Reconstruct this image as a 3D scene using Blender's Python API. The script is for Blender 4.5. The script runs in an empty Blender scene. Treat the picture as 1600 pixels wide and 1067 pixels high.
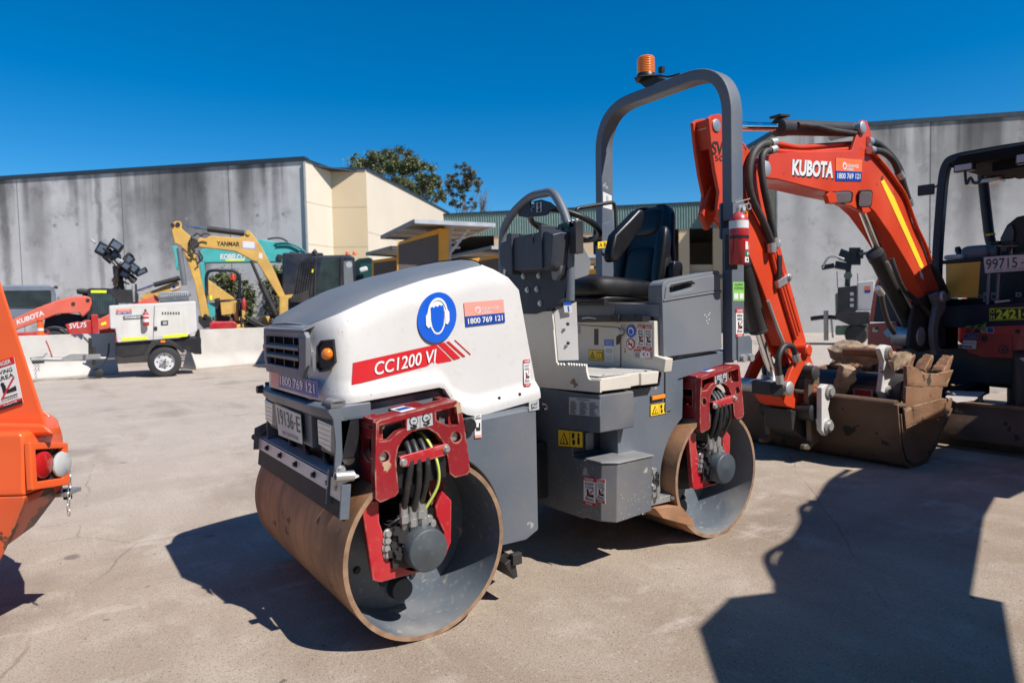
import bpy, bmesh, math, random
from mathutils import Vector, Matrix
from mathutils.geometry import tessellate_polygon
R = math.radians
random.seed(7)
SC = bpy.context.scene
COL = SC.collection
V = Vector

# ---------------------------------------------------------------- camera, world, sun, exposure
CAM = V((2.1272, 2.8903, 1.306)); YAW, PIT, ROL, FPX = -2.194, .0476, -.0207, 1010.9
_f = V((math.cos(YAW)*math.cos(PIT), math.sin(YAW)*math.cos(PIT), -math.sin(PIT)))
_r = V((math.sin(YAW), -math.cos(YAW), 0)); _u = _r.cross(_f)
RT = _r*math.cos(ROL) + _u*math.sin(ROL); UP = _u*math.cos(ROL) - _r*math.sin(ROL); FW = _f
cd = bpy.data.cameras.new('camera'); cam = bpy.data.objects.new('camera', cd); COL.objects.link(cam)
cam.matrix_world = Matrix(((RT.x, UP.x, -FW.x, CAM.x), (RT.y, UP.y, -FW.y, CAM.y), (RT.z, UP.z, -FW.z, CAM.z), (0, 0, 0, 1)))
cd.sensor_width = 36; cd.lens = 36*FPX/1600; cd.clip_end = 3000; cd.clip_start = .05
cd.dof.use_dof = True; cd.dof.focus_distance = 3.4; cd.dof.aperture_fstop = 3.2
SC.camera = cam

SUN = V((-.27, .79, 1.0)).normalized()
w = bpy.data.worlds.new("World"); SC.world = w; w.use_nodes = True
wn = w.node_tree.nodes; wl = w.node_tree.links
sky = wn.new('ShaderNodeTexSky'); sky.sky_type = 'NISHITA'; sky.sun_disc = False
sky.sun_elevation = math.asin(SUN.z); sky.sun_rotation = math.atan2(SUN.x, SUN.y)
sky.air_density = 1.0; sky.dust_density = .0; sky.ozone_density = 7; sky.altitude = 50
hs = wn.new('ShaderNodeHueSaturation'); hs.inputs['Saturation'].default_value = 1.36
hs.inputs['Hue'].default_value = .497
wl.new(sky.outputs[0], hs.inputs['Color']); wl.new(hs.outputs[0], wn['Background'].inputs[0])
wn['Background'].inputs[1].default_value = .09
sd = bpy.data.lights.new('sun', 'SUN'); sd.energy = 5.0; sd.angle = R(.53); sd.color = (1, .965, .915)
so = bpy.data.objects.new('sun', sd); COL.objects.link(so); so.location = (0, 5, 20)
so.rotation_euler = (-SUN).to_track_quat('-Z', 'Y').to_euler()
SC.view_settings.view_transform = 'Standard'; SC.view_settings.look = 'None'
SC.view_settings.exposure = 0.42; SC.view_settings.gamma = 1
SC.render.engine = 'CYCLES'
SC.cycles.use_denoising = True; SC.cycles.max_bounces = 6; SC.cycles.sample_clamp_indirect = 6

# ---------------------------------------------------------------- where a line of sight meets a plane of the scene
def at(px, py, ax, val):
    d = RT*((px-800)/FPX) + UP*((533.5-py)/FPX) + FW
    i = 'xyz'.index(ax)
    return CAM + d*((val-CAM[i])/d[i])
def A(ax, val, pts): return [at(p[0], p[1], ax, val) for p in pts]
class Frame:
    """upright plane seen face on: local x to the camera's right, local y away, z up"""
    def __init__(s, px, py, z=0, turn=0, depth=None):
        d = RT*((px-800)/FPX) + UP*((533.5-py)/FPX) + FW
        if depth: s.o = CAM + d*depth; s.o.z = z
        else: s.o = CAM + d*((z-CAM.z)/d.z)
        s.rz = math.atan2(RT.y, RT.x) + R(turn)
        s.x = V((math.cos(s.rz), math.sin(s.rz), 0)); s.y = V((-math.sin(s.rz), math.cos(s.rz), 0))
    def xz(s, px, py, dy=0):
        d = RT*((px-800)/FPX) + UP*((533.5-py)/FPX) + FW
        p0 = s.o + s.y*dy
        h = CAM + d*((p0-CAM).dot(s.y)/d.dot(s.y)) - s.o
        return (h.dot(s.x), h.z)
    def p(s, px, py, dy=0):
        a = s.xz(px, py, dy); return V((a[0], dy, a[1]))
    def ps(s, pts, dy=0): return [s.p(a, b, dy) for a, b in pts]

# ---------------------------------------------------------------- materials
MATS = {}
def nt(m): return m.node_tree.nodes, m.node_tree.links
def mat(name, col, rough=.5, metal=0, var=.12, dust=.0, dcol=(.30, .235, .17), chip=0, ccol=(.10, .05, .03),
        vscale=3, bump=0, bscale=60, streak=0, coat=0, trans=0, spec=.5, dscale=2.2, edge=None, er=.012, ea=.8, ss=(5, 5, .35)):
    if name in MATS: return MATS[name]
    m = bpy.data.materials.new(name); m.use_nodes = True; n, l = nt(m)
    b = n['Principled BSDF']; b.inputs['Metallic'].default_value = metal
    b.inputs['Roughness'].default_value = rough; b.inputs['Specular IOR Level'].default_value = spec
    b.inputs['Coat Weight'].default_value = coat
    if trans: b.inputs['Transmission Weight'].default_value = trans
    tc = n.new('ShaderNodeTexCoord'); co = tc.outputs['Object']
    def noise(s, d=4, sc=None):
        x = n.new('ShaderNodeTexNoise'); x.inputs['Scale'].default_value = s; x.inputs['Detail'].default_value = d
        if sc:
            mp = n.new('ShaderNodeMapping'); mp.inputs['Scale'].default_value = sc; l.new(co, mp.inputs[0]); l.new(mp.outputs[0], x.inputs[0])
        else: l.new(co, x.inputs[0])
        return x.outputs[0]
    def ramp(src, a, c):
        r = n.new('ShaderNodeMapRange'); r.inputs[1].default_value = a; r.inputs[2].default_value = c; l.new(src, r.inputs[0]); return r.outputs[0]
    def mixc(f, a, c, fac=None):
        x = n.new('ShaderNodeMix'); x.data_type = 'RGBA'
        if fac is not None:
            mm = n.new('ShaderNodeMath'); mm.operation = 'MULTIPLY'; l.new(f, mm.inputs[0]); mm.inputs[1].default_value = fac; f = mm.outputs[0]
        l.new(f, x.inputs[0])
        for s_, i in ((a, 6), (c, 7)):
            if isinstance(s_, tuple): x.inputs[i].default_value = (*s_[:3], 1)
            else: l.new(s_, x.inputs[i])
        return x.outputs[2]
    lo = tuple(c*(1-var) for c in col); hi = tuple(min(1, c*(1+var)) for c in col)
    c = mixc(ramp(noise(vscale, 6), .3, .7), lo, hi)
    if streak: c = mixc(ramp(noise(1.5, 5, ss), .5, .75), c, tuple(x*.45 for x in col), streak)
    if dust:
        dn = ramp(noise(dscale, 9), .42, .72); c = mixc(dn, c, dcol, dust)
        d2 = ramp(noise(38, 4), .58, .72); c = mixc(d2, c, dcol, dust*.7)
        rr = n.new('ShaderNodeMapRange'); l.new(dn, rr.inputs[0]); rr.inputs[3].default_value = rough; rr.inputs[4].default_value = min(1, rough+.3); l.new(rr.outputs[0], b.inputs['Roughness'])
    else:
        rr = n.new('ShaderNodeMapRange'); l.new(noise(vscale*2.3, 5), rr.inputs[0]); rr.inputs[1].default_value = .3; rr.inputs[2].default_value = .7
        rr.inputs[3].default_value = max(.02, rough-.07); rr.inputs[4].default_value = min(1, rough+.08); l.new(rr.outputs[0], b.inputs['Roughness'])
    if chip:
        cn = ramp(noise(9, 8), .71-chip*.16, .73-chip*.16); c = mixc(cn, c, ccol)
    if edge:   # paint worn through along the corners
        bv = n.new('ShaderNodeBevel'); bv.samples = 4; bv.inputs['Radius'].default_value = er; ge = n.new('ShaderNodeNewGeometry')
        dt = n.new('ShaderNodeVectorMath'); dt.operation = 'DOT_PRODUCT'; l.new(bv.outputs[0], dt.inputs[0]); l.new(ge.outputs['Normal'], dt.inputs[1])
        em = n.new('ShaderNodeMapRange'); em.inputs[1].default_value = .985; em.inputs[2].default_value = .90; l.new(dt.outputs['Value'], em.inputs[0])
        m2 = n.new('ShaderNodeMath'); m2.operation = 'MULTIPLY'; l.new(em.outputs[0], m2.inputs[0]); l.new(ramp(noise(16, 7), .42, .58), m2.inputs[1])
        c = mixc(m2.outputs[0], c, edge, ea)
    l.new(c, b.inputs['Base Color'])
    if bump:
        bp = n.new('ShaderNodeBump'); bp.inputs['Strength'].default_value = bump; bp.inputs['Distance'].default_value = .01
        l.new(noise(bscale, 5), bp.inputs['Height']); l.new(bp.outputs[0], b.inputs['Normal'])
    MATS[name] = m; return m
M = mat
white = M('white_paint', (.575, .555, .53), .38, var=.03, dust=.20, dscale=2.6, coat=.15)
cream = M('shaded_white_paint', (.57, .525, .45), .42, var=.05, dust=.22, chip=.05, ccol=(.2, .13, .08))  # white sheet with the cream shade of its front faces as base colour
grey = M('grey_paint', (.098, .118, .145), .4, var=.08, dust=.16, chip=.03, ccol=(.3, .3, .3))
greyd = M('grey_paint_scuffed', (.085, .10, .122), .45, var=.15, dust=.34, chip=.12, ccol=(.34, .33, .32))
plast = M('grey_plastic', (.135, .15, .17), .5, var=.06, dust=.15, bump=.05, bscale=300)
dkplast = M('dark_grey_plastic', (.020, .026, .038), .42, var=.1, dust=.06)
red = M('red_paint', (.225, .010, .016), .36, var=.2, dust=.22, dcol=(.38, .2, .14), chip=.22, ccol=(.42, .29, .18), bump=.12, bscale=25, edge=(.52, .38, .26))
redb = M('red_paint_bright', (.40, .012, .02), .3, var=.1, dust=.16, dcol=(.5, .33, .25), coat=.2, edge=(.5, .4, .3), ea=.6)
rust = M('rusted_steel', (.33, .155, .072), .6, metal=.1, var=.5, dust=.45, dcol=(.37, .24, .15), chip=.35, ccol=(.10, .052, .03), vscale=3.5, bump=.12, bscale=40, streak=.75, ss=(.5, 9, .5))
rim_m = M('worn_rim_steel', (.32, .20, .125), .55, metal=.3, var=.3, vscale=20)
drumin = M('drum_inner_paint', (.115, .135, .16), .42, var=.15, dust=.62, dcol=(.37, .33, .285), chip=.3, ccol=(.32, .28, .235), dscale=2.4)
steel = M('galvanised_steel', (.50, .50, .49), .38, metal=.75, var=.2, dust=.25)
zinc = M('zinc_plate', (.60, .59, .58), .4, metal=.15, var=.1, dust=.25)
chrome = M('chrome_rod', (.75, .75, .76), .12, metal=1, var=.05)
iron = M('dark_iron', (.03, .029, .03), .5, metal=.3, var=.3, dust=.22, dcol=(.12, .09, .07))
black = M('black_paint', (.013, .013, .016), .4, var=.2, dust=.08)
rubber = M('black_rubber', (.018, .018, .019), .65, var=.2, dust=.22, dcol=(.13, .11, .09), bump=.15, bscale=120)
hosem = M('hose_rubber', (.016, .016, .017), .5, var=.2, dust=.35, dcol=(.16, .12, .08))
vinyl = M('black_vinyl', (.007, .007, .008), .36, var=.15, dust=.04, bump=.05, bscale=200, spec=.4)
amber = M('amber_lens', (.85, .22, .01), .15, var=.1, coat=.5)
amberd = M('amber_lens_dark', (.74, .175, .010), .15, var=.1, coat=.5)
clear = M('clear_lens', (.45, .45, .44), .12, var=.15, coat=.6, dust=.2)
redlens = M('red_lens', (.42, .01, .01), .15, coat=.5)
glass = M('dark_glass', (.02, .03, .035), .06, var=.2, coat=.5)
orange = M('orange_red_paint', (.56, .050, .014), .36, var=.10, dust=.12, dcol=(.36, .10, .05), chip=.24, ccol=(.10, .03, .015), spec=.35, edge=(.16, .06, .03))
orangeb = M('orange_paint', (.78, .108, .022), .32, var=.06, dust=.05, dcol=(.45, .2, .1), coat=.3)
orangew = M('orange_paint_chipped', (.62, .085, .022), .42, var=.12, dust=.25, dcol=(.36, .17, .09), chip=1.0, ccol=(.085, .036, .016), edge=(.2, .12, .06), er=.02)
bodyred = M('body_red_paint', (.42, .022, .02), .35, var=.1, dust=.15, coat=.2)
fadered = M('faded_red_paint', (.62, .10, .06), .45, var=.1, dust=.2)
yellow = M('yellow_paint', (.62, .36, .075), .42, var=.16, dust=.3, chip=.16, ccol=(.12, .08, .04))
syel = M('signal_yellow', (.80, .52, .02), .5, var=.05)
oyel = M('orange_yellow_panel', (.74, .36, .045), .45, var=.06, dust=.1)
teal = M('teal_paint', (.06, .40, .38), .42, var=.1, dust=.15)
navy = M('navy_black_paint', (.010, .016, .030), .42, var=.2, dust=.06, spec=.35)
buck = M('bucket_steel', (.11, .066, .042), .6, metal=.35, var=.4, dust=.5, dcol=(.17, .11, .07), chip=.36, ccol=(.028, .024, .022), bump=.35, bscale=18, edge=(.25, .16, .10), er=.02)
buckl = M('bucket_edge_rust', (.19, .092, .045), .65, metal=.15, var=.35, dust=.5, dcol=(.25, .155, .09), chip=.42, ccol=(.05, .035, .026), bump=.35, bscale=25, edge=(.42, .3, .2), er=.015)
timber = M('broken_timber', (.30, .21, .135), .8, var=.3, vscale=12, streak=.6)
offwhite = M('off_white_paint', (.60, .58, .53), .45, var=.05, dust=.22, streak=.25)
sblue = M('sticker_blue', (.005, .045, .28), .4, var=.03)
mblue = M('mandatory_blue', (.002, .085, .50), .4, var=.03)
spink = M('sticker_faded_orange', (.72, .30, .24), .5, var=.08)
sorange = M('sticker_orange', (.80, .15, .04), .5, var=.05)
swhite = M('sticker_white', (.66, .65, .63), .45, var=.03)
sred = M('sticker_red', (.52, .012, .018), .4, var=.04)
sblack = M('sticker_black', (.012, .012, .014), .5, var=.05)
sgrey = M('sticker_silver', (.40, .41, .42), .4, var=.08)
sgreen = M('sticker_green', (.22, .50, .10), .5, var=.05)
dgreen = M('print_green', (.01, .16, .09), .5)
hiviz = M('hi_viz_yellow', (.72, .80, .02), .5, var=.04)
stripe = M('reflective_yellow', (.95, .62, .03), .45, var=.04)
platew = M('plate_white', (.60, .60, .57), .4, var=.05, dust=.15)
platep = M('plate_pinkish', (.62, .55, .55), .4, var=.05, dust=.1)
plateg = M('plate_green_text', (.02, .07, .05), .5)
ylens = M('hose_stripe', (.55, .62, .12), .5)

# ---------------------------------------------------------------- mesh building
ORG = V((0, 0, 0))
def setorg(v): global ORG; ORG = V(v)
_tc = {}
def textmesh(s, bold):
    k = (s, bold)
    if k not in _tc:
        cu = bpy.data.curves.new('t', 'FONT'); cu.body = s; cu.offset = bold; cu.resolution_u = 4
        ob = bpy.data.objects.new('t', cu); COL.objects.link(ob)
        dg = bpy.context.evaluated_depsgraph_get()
        me = bpy.data.meshes.new_from_object(ob.evaluated_get(dg))
        vs = [(v.co.x, v.co.y) for v in me.vertices]; fs = [tuple(p.vertices) for p in me.polygons]
        bpy.data.objects.remove(ob); bpy.data.curves.remove(cu); bpy.data.meshes.remove(me)
        x0 = min(v[0] for v in vs); x1 = max(v[0] for v in vs); y0 = min(v[1] for v in vs); y1 = max(v[1] for v in vs)
        _tc[k] = ([((a-x0)/(x1-x0), (b-y0)/(y1-y0)) for a, b in vs], fs, (x1-x0)/(y1-y0))
    return _tc[k]
def spline(pts, n=6, closed=False):
    pts = [V(p) for p in pts]; out = []; N = len(pts)
    for i in range(N if closed else N-1):
        if closed: a, b, c, d = pts[i-1], pts[i], pts[(i+1) % N], pts[(i+2) % N]
        else: a, b, c, d = pts[max(i-1, 0)], pts[i], pts[i+1], pts[min(i+2, N-1)]
        for k in range(n):
            t = k/n
            out.append(.5*((2*b)+(c-a)*t+(2*a-5*b+4*c-d)*t*t+(3*b-a-3*c+d)*t**3))
    if not closed: out.append(pts[-1])
    return out
def fillet(pts, r, n=5):
    """round the corners of an open path"""
    pts = [V(p) for p in pts]; out = [pts[0]]
    for a, b, c in zip(pts, pts[1:], pts[2:]):
        d = min(r, (a-b).length*.49, (c-b).length*.49); p = b+(a-b).normalized()*d; q = b+(c-b).normalized()*d
        for k in range(n+1):
            t = k/n; out.append(p*(1-t)**2+b*2*t*(1-t)+q*t*t)
    return out+[pts[-1]]
class MB:
    def __init__(s): s.v = []; s.f = []; s.mi = []; s.mats = []
    def m(s, mt):
        if mt not in s.mats: s.mats.append(mt)
        return s.mats.index(mt)
    def add(s, mt, vs, fs):
        o = len(s.v); k = s.m(mt); s.v += [V(v) for v in vs]
        for f in fs: s.f.append(tuple(i+o for i in f)); s.mi.append(k)
        return s
    def box(s, mt, x0, x1, y0, y1, z0, z1):
        vs = [(x, y, z) for x in (x0, x1) for y in (y0, y1) for z in (z0, z1)]
        return s.add(mt, vs, [(0, 1, 3, 2), (4, 6, 7, 5), (0, 4, 5, 1), (2, 3, 7, 6), (0, 2, 6, 4), (1, 5, 7, 3)])
    def obox(s, mt, c, sx, sy, sz, X=(1, 0, 0), Z=(0, 0, 1)):
        X = V(X).normalized(); Z = V(Z); Z = (Z-X*Z.dot(X)).normalized(); Y = Z.cross(X); c = V(c)
        vs = [c+X*a*sx/2+Y*b*sy/2+Z*d*sz/2 for a in (-1, 1) for b in (-1, 1) for d in (-1, 1)]
        return s.add(mt, vs, [(0, 1, 3, 2), (4, 6, 7, 5), (0, 4, 5, 1), (2, 3, 7, 6), (0, 2, 6, 4), (1, 5, 7, 3)])
    def beam(s, mt, a, b, w, h, up=(0, 0, 1)):
        a = V(a); b = V(b); return s.obox(mt, (a+b)/2, (b-a).length, w, h, b-a, up)
    def slab(s, mt, loop, vec, holes=(), mt2=None, side=None):
        """plate with the given outline (and holes), extruded along vec"""
        loops = [[V(p) for p in loop]]+[[V(p) for p in h] for h in holes]; vec = V(vec)
        flat = [p for L in loops for p in L]; N = len(flat)
        tri = tessellate_polygon(loops) if holes or len(loop) > 4 else [tuple(range(len(loop)))]
        s.add(mt, flat, [tuple(t) for t in tri])
        s.add(mt2 or mt, [p+vec for p in flat], [tuple(reversed(t)) for t in tri])
        vs = flat+[p+vec for p in flat]; fs = []; o = 0
        for L in loops:
            k = len(L)
            for i in range(k):
                j = (i+1) % k; fs.append((o+i, o+j, N+o+j, N+o+i))
            o += k
        return s.add(side or mt, vs, fs)
    def loft(s, mt, loops, cap=True, closed=True):
        n = len(loops[0]); vs = [p for L in loops for p in L]; fs = []
        for k in range(len(loops)-1):
            for i in range(n if closed else n-1):
                j = (i+1) % n; fs.append((k*n+i, k*n+j, (k+1)*n+j, (k+1)*n+i))
        if cap and closed:
            fs.append(tuple(range(n))); fs.append(tuple(reversed(range((len(loops)-1)*n, len(loops)*n))))
        return s.add(mt, vs, fs)
    def tube(s, mt, pts, r, n=10, closed=False, flat=None):
        pts = [V(p) for p in pts]; N = len(pts); loops = []; up = None
        for i, p in enumerate(pts):
            t = (pts[(i+1) % N]-pts[i-1]) if closed else (pts[min(i+1, N-1)]-pts[max(i-1, 0)])
            t.normalize()
            if up is None: up = V((0, 0, 1)) if abs(t.z) < .9 else V((1, 0, 0))
            up = (up-t*up.dot(t)).normalized(); sd = t.cross(up)
            rr = r[i] if isinstance(r, (list, tuple)) else r
            loops.append([p+up*math.cos(2*math.pi*k/n)*rr+sd*math.sin(2*math.pi*k/n)*rr for k in range(n)])
        if closed: loops.append(loops[0]); return s.loft(mt, loops, cap=False)
        return s.loft(mt, loops)
    def cyl(s, mt, a, b, r, r2=None, n=24):
        return s.lathe(mt, a, V(b)-V(a), [(0, r), (1, r if r2 is None else r2)], n)
    def lathe(s, mt, a, ax, prof, n=32, mts=None, cap=True, closed=False):
        """prof = [(t along ax, radius)...]; mts = one material per span"""
        a = V(a); ax = V(ax); t = ax.normalized(); u = t.orthogonal().normalized(); w_ = t.cross(u); loops = []
        for q, r in prof:
            loops.append([a+ax*q+(u*math.cos(2*math.pi*k/n)+w_*math.sin(2*math.pi*k/n))*r for k in range(n)])
        if closed: loops.append(loops[0])
        if mts:
            for k in range(len(loops)-1): s.loft(mts[k], loops[k:k+2], cap=False)
        else: s.loft(mt, loops, cap=False)
        if cap and not closed:
            s.add(mt, loops[0], [tuple(range(n))]); s.add(mt, loops[-1], [tuple(reversed(range(n)))])
        return s
    def quad(s, mt, q, off=0, th=.0012, nrm=None):
        """thin plate: corners bl, br, tr, tl (or any outline), lifted by off towards the viewer"""
        q = [V(p) for p in q]; n_ = (q[1]-q[0]).cross(q[2]-q[0]).normalized() if nrm is None else V(nrm)
        if nrm is None and len(q) == 4 and n_.length == 0: n_ = V((0, 0, 1))
        return s.slab(mt, [p+n_*off for p in q], n_*th)
    def textq(s, mt, txt, q, off=.003, bold=.0):
        vs, fs, _ = textmesh(txt, bold); bl, br, tr, tl = [V(p) for p in q]
        n_ = (br-bl).cross(tl-bl).normalized()
        return s.add(mt, [bl*(1-a)*(1-b)+br*a*(1-b)+tr*a*b+tl*(1-a)*b+n_*off for a, b in vs], fs)
    def disc(s, mt, c, n_, r, off=0, k=32, th=.0012, u=None, ry=None):
        n_ = V(n_).normalized(); u = (V((0, 0, 1))-n_*n_.z).normalized() if u is None else V(u); w_ = n_.cross(u); ry = ry or r
        L = [V(c)+n_*off+w_*math.cos(2*math.pi*i/k)*r+u*math.sin(2*math.pi*i/k)*ry for i in range(k)]
        return s.slab(mt, L, n_*th)
    def bolt(s, mt, c, n_, r=.012, h=.01):
        c = V(c); n_ = V(n_).normalized(); s.lathe(mt, c, n_*h, [(0, r*1.45), (.25, r*1.45), (.26, r), (1, r*.96)], 6 if r < .008 else 12); return s
    def build(s, name, parent=None, bevel=0, seg=2, smooth=35, weld=True, recalc=True, wn_=True):
        me = bpy.data.meshes.new(name)
        me.from_pydata([tuple(v-ORG) for v in s.v], [], s.f)
        for mt in s.mats: me.materials.append(mt)
        me.polygons.foreach_set('material_index', s.mi)
        if weld or recalc:
            bm = bmesh.new(); bm.from_mesh(me)
            if weld: bmesh.ops.remove_doubles(bm, verts=bm.verts, dist=.00004)
            if recalc: bmesh.ops.recalc_face_normals(bm, faces=bm.faces)
            bm.to_mesh(me); bm.free()
        me.validate(); me.update()
        if smooth:
            me.shade_smooth(); me.set_sharp_from_angle(angle=R(smooth))
        o = bpy.data.objects.new(name, me); COL.objects.link(o)
        if parent: o.parent = parent
        if bevel:
            b = o.modifiers.new('bevel', 'BEVEL'); b.width = bevel; b.segments = seg; b.limit_method = 'ANGLE'; b.angle_limit = R(38)
            b.use_clamp_overlap = True; b.harden_normals = False
            if seg > 1 or True:
                me.shade_smooth(); me.set_sharp_from_angle(angle=R(180))
                wn2 = o.modifiers.new('normals', 'WEIGHTED_NORMAL'); wn2.keep_sharp = False; wn2.weight = 60
        return o
def bolts(parent, specs, mt=None, name='bolt'):
    """one object for every bolt head: (centre, normal, radius, height)"""
    for c, n_, r_, h_ in specs:
        s = MB(); s.bolt(mt or steel, c, n_, r_, h_); s.build(name, parent, smooth=40)
def tag(o, label=None, cat=None, group=None, kind=None):
    if label: o['label'] = label
    if cat: o['category'] = cat
    if group: o['group'] = group
    if kind: o['kind'] = kind
    return o
def thing(name, label, cat, loc=(0, 0, 0), rz=0, group=None):
    o = bpy.data.objects.new(name, None); COL.objects.link(o); o.empty_display_size = .2
    o.location = loc; o.rotation_euler = (0, 0, rz); return tag(o, label, cat, group)
_tx = {}
def rough(o, strength=.012, size=.12, levels=3):
    """dent and crust a surface"""
    k = round(size, 3)
    if k not in _tx:
        t = bpy.data.textures.new('lumps', 'CLOUDS'); t.noise_scale = size; t.noise_depth = 3; _tx[k] = t
    sb = o.modifiers.new('fine', 'SUBSURF'); sb.subdivision_type = 'SIMPLE'; sb.levels = sb.render_levels = levels
    d = o.modifiers.new('lumps', 'DISPLACE'); d.texture = _tx[k]; d.strength = strength; d.mid_level = .5; d.texture_coords = 'LOCAL'
    for m_ in [m for m in o.modifiers if m.type == 'WEIGHTED_NORMAL']: o.modifiers.remove(m_)
    o.data.shade_smooth(); return o
def soil(parent, spots, seed, mt):
    """crumbly caked soil: many small lumps round the given spots (centre, radius)"""
    rg_ = random.Random(seed); s = MB()
    for c, r_, k in spots:
        for _ in range(k):
            d = V((rg_.gauss(0, .5), rg_.gauss(0, .5), rg_.gauss(0, .22)))*r_; q = rg_.uniform(.008, .028); p = V(c)+d
            vs = [p+V((math.cos(a)*q*rg_.uniform(.6, 1.2), math.sin(a)*q*rg_.uniform(.6, 1.2), rg_.uniform(-.3, .3)*q)) for a in (0, 1.05, 2.1, 3.14, 4.2, 5.2)]+[p+V((0, 0, q*rg_.uniform(.5, 1))), p-V((0, 0, q*.6))]
            s.add(mt, vs, [(i, (i+1) % 6, 6) for i in range(6)]+[((i+1) % 6, i, 7) for i in range(6)])
    return tag(s.build('caked_soil', parent, smooth=0, weld=False), kind='stuff')
def copy_tree(o, parent=None):
    c = o.copy(); COL.objects.link(c); c.parent = parent
    for ch in list(o.children): copy_tree(ch, c)
    return c
def lerp(a, b, t): return V(a)*(1-t)+V(b)*t
def circ(c, u, w_, r, n=16): return [V(c)+V(u)*math.cos(2*math.pi*i/n)*r+V(w_)*math.sin(2*math.pi*i/n)*r for i in range(n)]
def sub(q, u0, v0, u1, v1):
    bl, br, tr, tl = [V(p) for p in q]
    f = lambda a, b: bl*(1-a)*(1-b)+br*a*(1-b)+tr*a*b+tl*(1-a)*b
    return [f(u0, v0), f(u1, v0), f(u1, v1), f(u0, v1)]
# small printed safety labels, each one thin mesh
def danger(q, name, parent, words=('SWING', 'AREA'), foot=True, figure=True, head='DANGER'):
    s = MB(); s.quad(swhite, q, .0012)
    s.quad(sred, sub(q, 0, .86, 1, 1), .0028); s.textq(swhite, head, sub(q, .12, .885, .88, .975), .0056, .02)
    y = .80
    for w_ in words: s.textq(sblack, w_, sub(q, .14, y-.085, .86, y), .0038, .01); y -= .12
    if figure:
        s.quad(sblack, sub(q, .3, .32, .45, .48), .003); s.disc(sblack, sum(sub(q, .28, .47, .42, .55), V())/4, (q[1]-q[0]).cross(q[3]-q[0]), (q[1]-q[0]).length*.08, .003)
        a = sub(q, .15, .22, .9, .58); s.quad(sred, [a[0], lerp(a[0], a[1], .12), a[2], lerp(a[2], a[3], .12)], .0042)
        a = sub(q, .45, .3, .85, .5); s.quad(sblack, [a[0], a[1], lerp(a[1], a[2], .5), lerp(a[0], a[3], .3)], .003)
    for k in range(2): s.quad(sblack, sub(q, .15, .17+.045*k, .85, .185+.045*k), .003)
    if foot: s.quad(sred, sub(q, 0, 0, 1, .11), .0028); s.textq(swhite, head, sub(q, .2, .02, .8, .09), .0056, .02)
    return s.build(name, parent, smooth=0, recalc=True)
def yellow_label(q, name, parent, two=True):
    s = MB(); s.quad(sblack, q, .001); s.quad(syel, sub(q, .02, .03, .98, .97), .0026)
    a = sub(q, .08, .15, .44, .85); mid = lerp(a[2], a[3], .5)
    s.quad(sblack, [a[0], a[1], mid], .0042); b = [lerp(p, (a[0]+a[1]+mid)/3, .28) for p in (a[0], a[1], mid)]
    s.quad(syel, b, .0056); s.quad(sblack, [lerp(b[0], b[1], .45), lerp(b[0], b[1], .55), lerp(lerp(b[0], b[1], .55), b[2], .6), lerp(lerp(b[0], b[1], .45), b[2], .6)], .007)
    s.quad(sblack, sub(q, .49, .05, .5, .95), .0042)
    s.quad(sblack, sub(q, .58, .55, .68, .85), .0042); s.quad(sblack, sub(q, .6, .15, .7, .45), .0042)
    s.quad(sblack, sub(q, .80, .2, .88, .65), .0042); s.disc(sblack, sum(sub(q, .8, .7, .88, .85), V())/4, (q[1]-q[0]).cross(q[3]-q[0]), (q[1]-q[0]).length*.04, .0042)
    return s.build(name, parent, smooth=0)
def hire(q, name, parent, top=spink, split=.42, words=True):
    s = MB(); s.quad(top, sub(q, 0, split, 1, 1), .0012); s.quad(sblue, sub(q, 0, 0, 1, split), .0012)
    s.textq(swhite, '1800 769 121', sub(q, .06, split*.22, .94, split*.8), .0036, .02)
    if words:
        tm = swhite if top is sorange else M('faded_print', (.80, .55, .5), .5)
        s.textq(tm, 'ORANGE', sub(q, .42, split+.30*(1-split), .86, split+.56*(1-split)), .0036, .02)
        s.textq(tm, 'HIRE', sub(q, .42, split+.02, .66, split+.26*(1-split)), .0036, .02)
        c = sum(sub(q, .25, split+.1, .4, split+.35), V())/4; n_ = (q[1]-q[0]).cross(q[3]-q[0]); r = (q[1]-q[0]).length*.075
        s.disc(tm, c, n_, r, .0026); s.disc(top, c, n_, r*.55, .0038)
    return s.build(name, parent, smooth=0)
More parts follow.
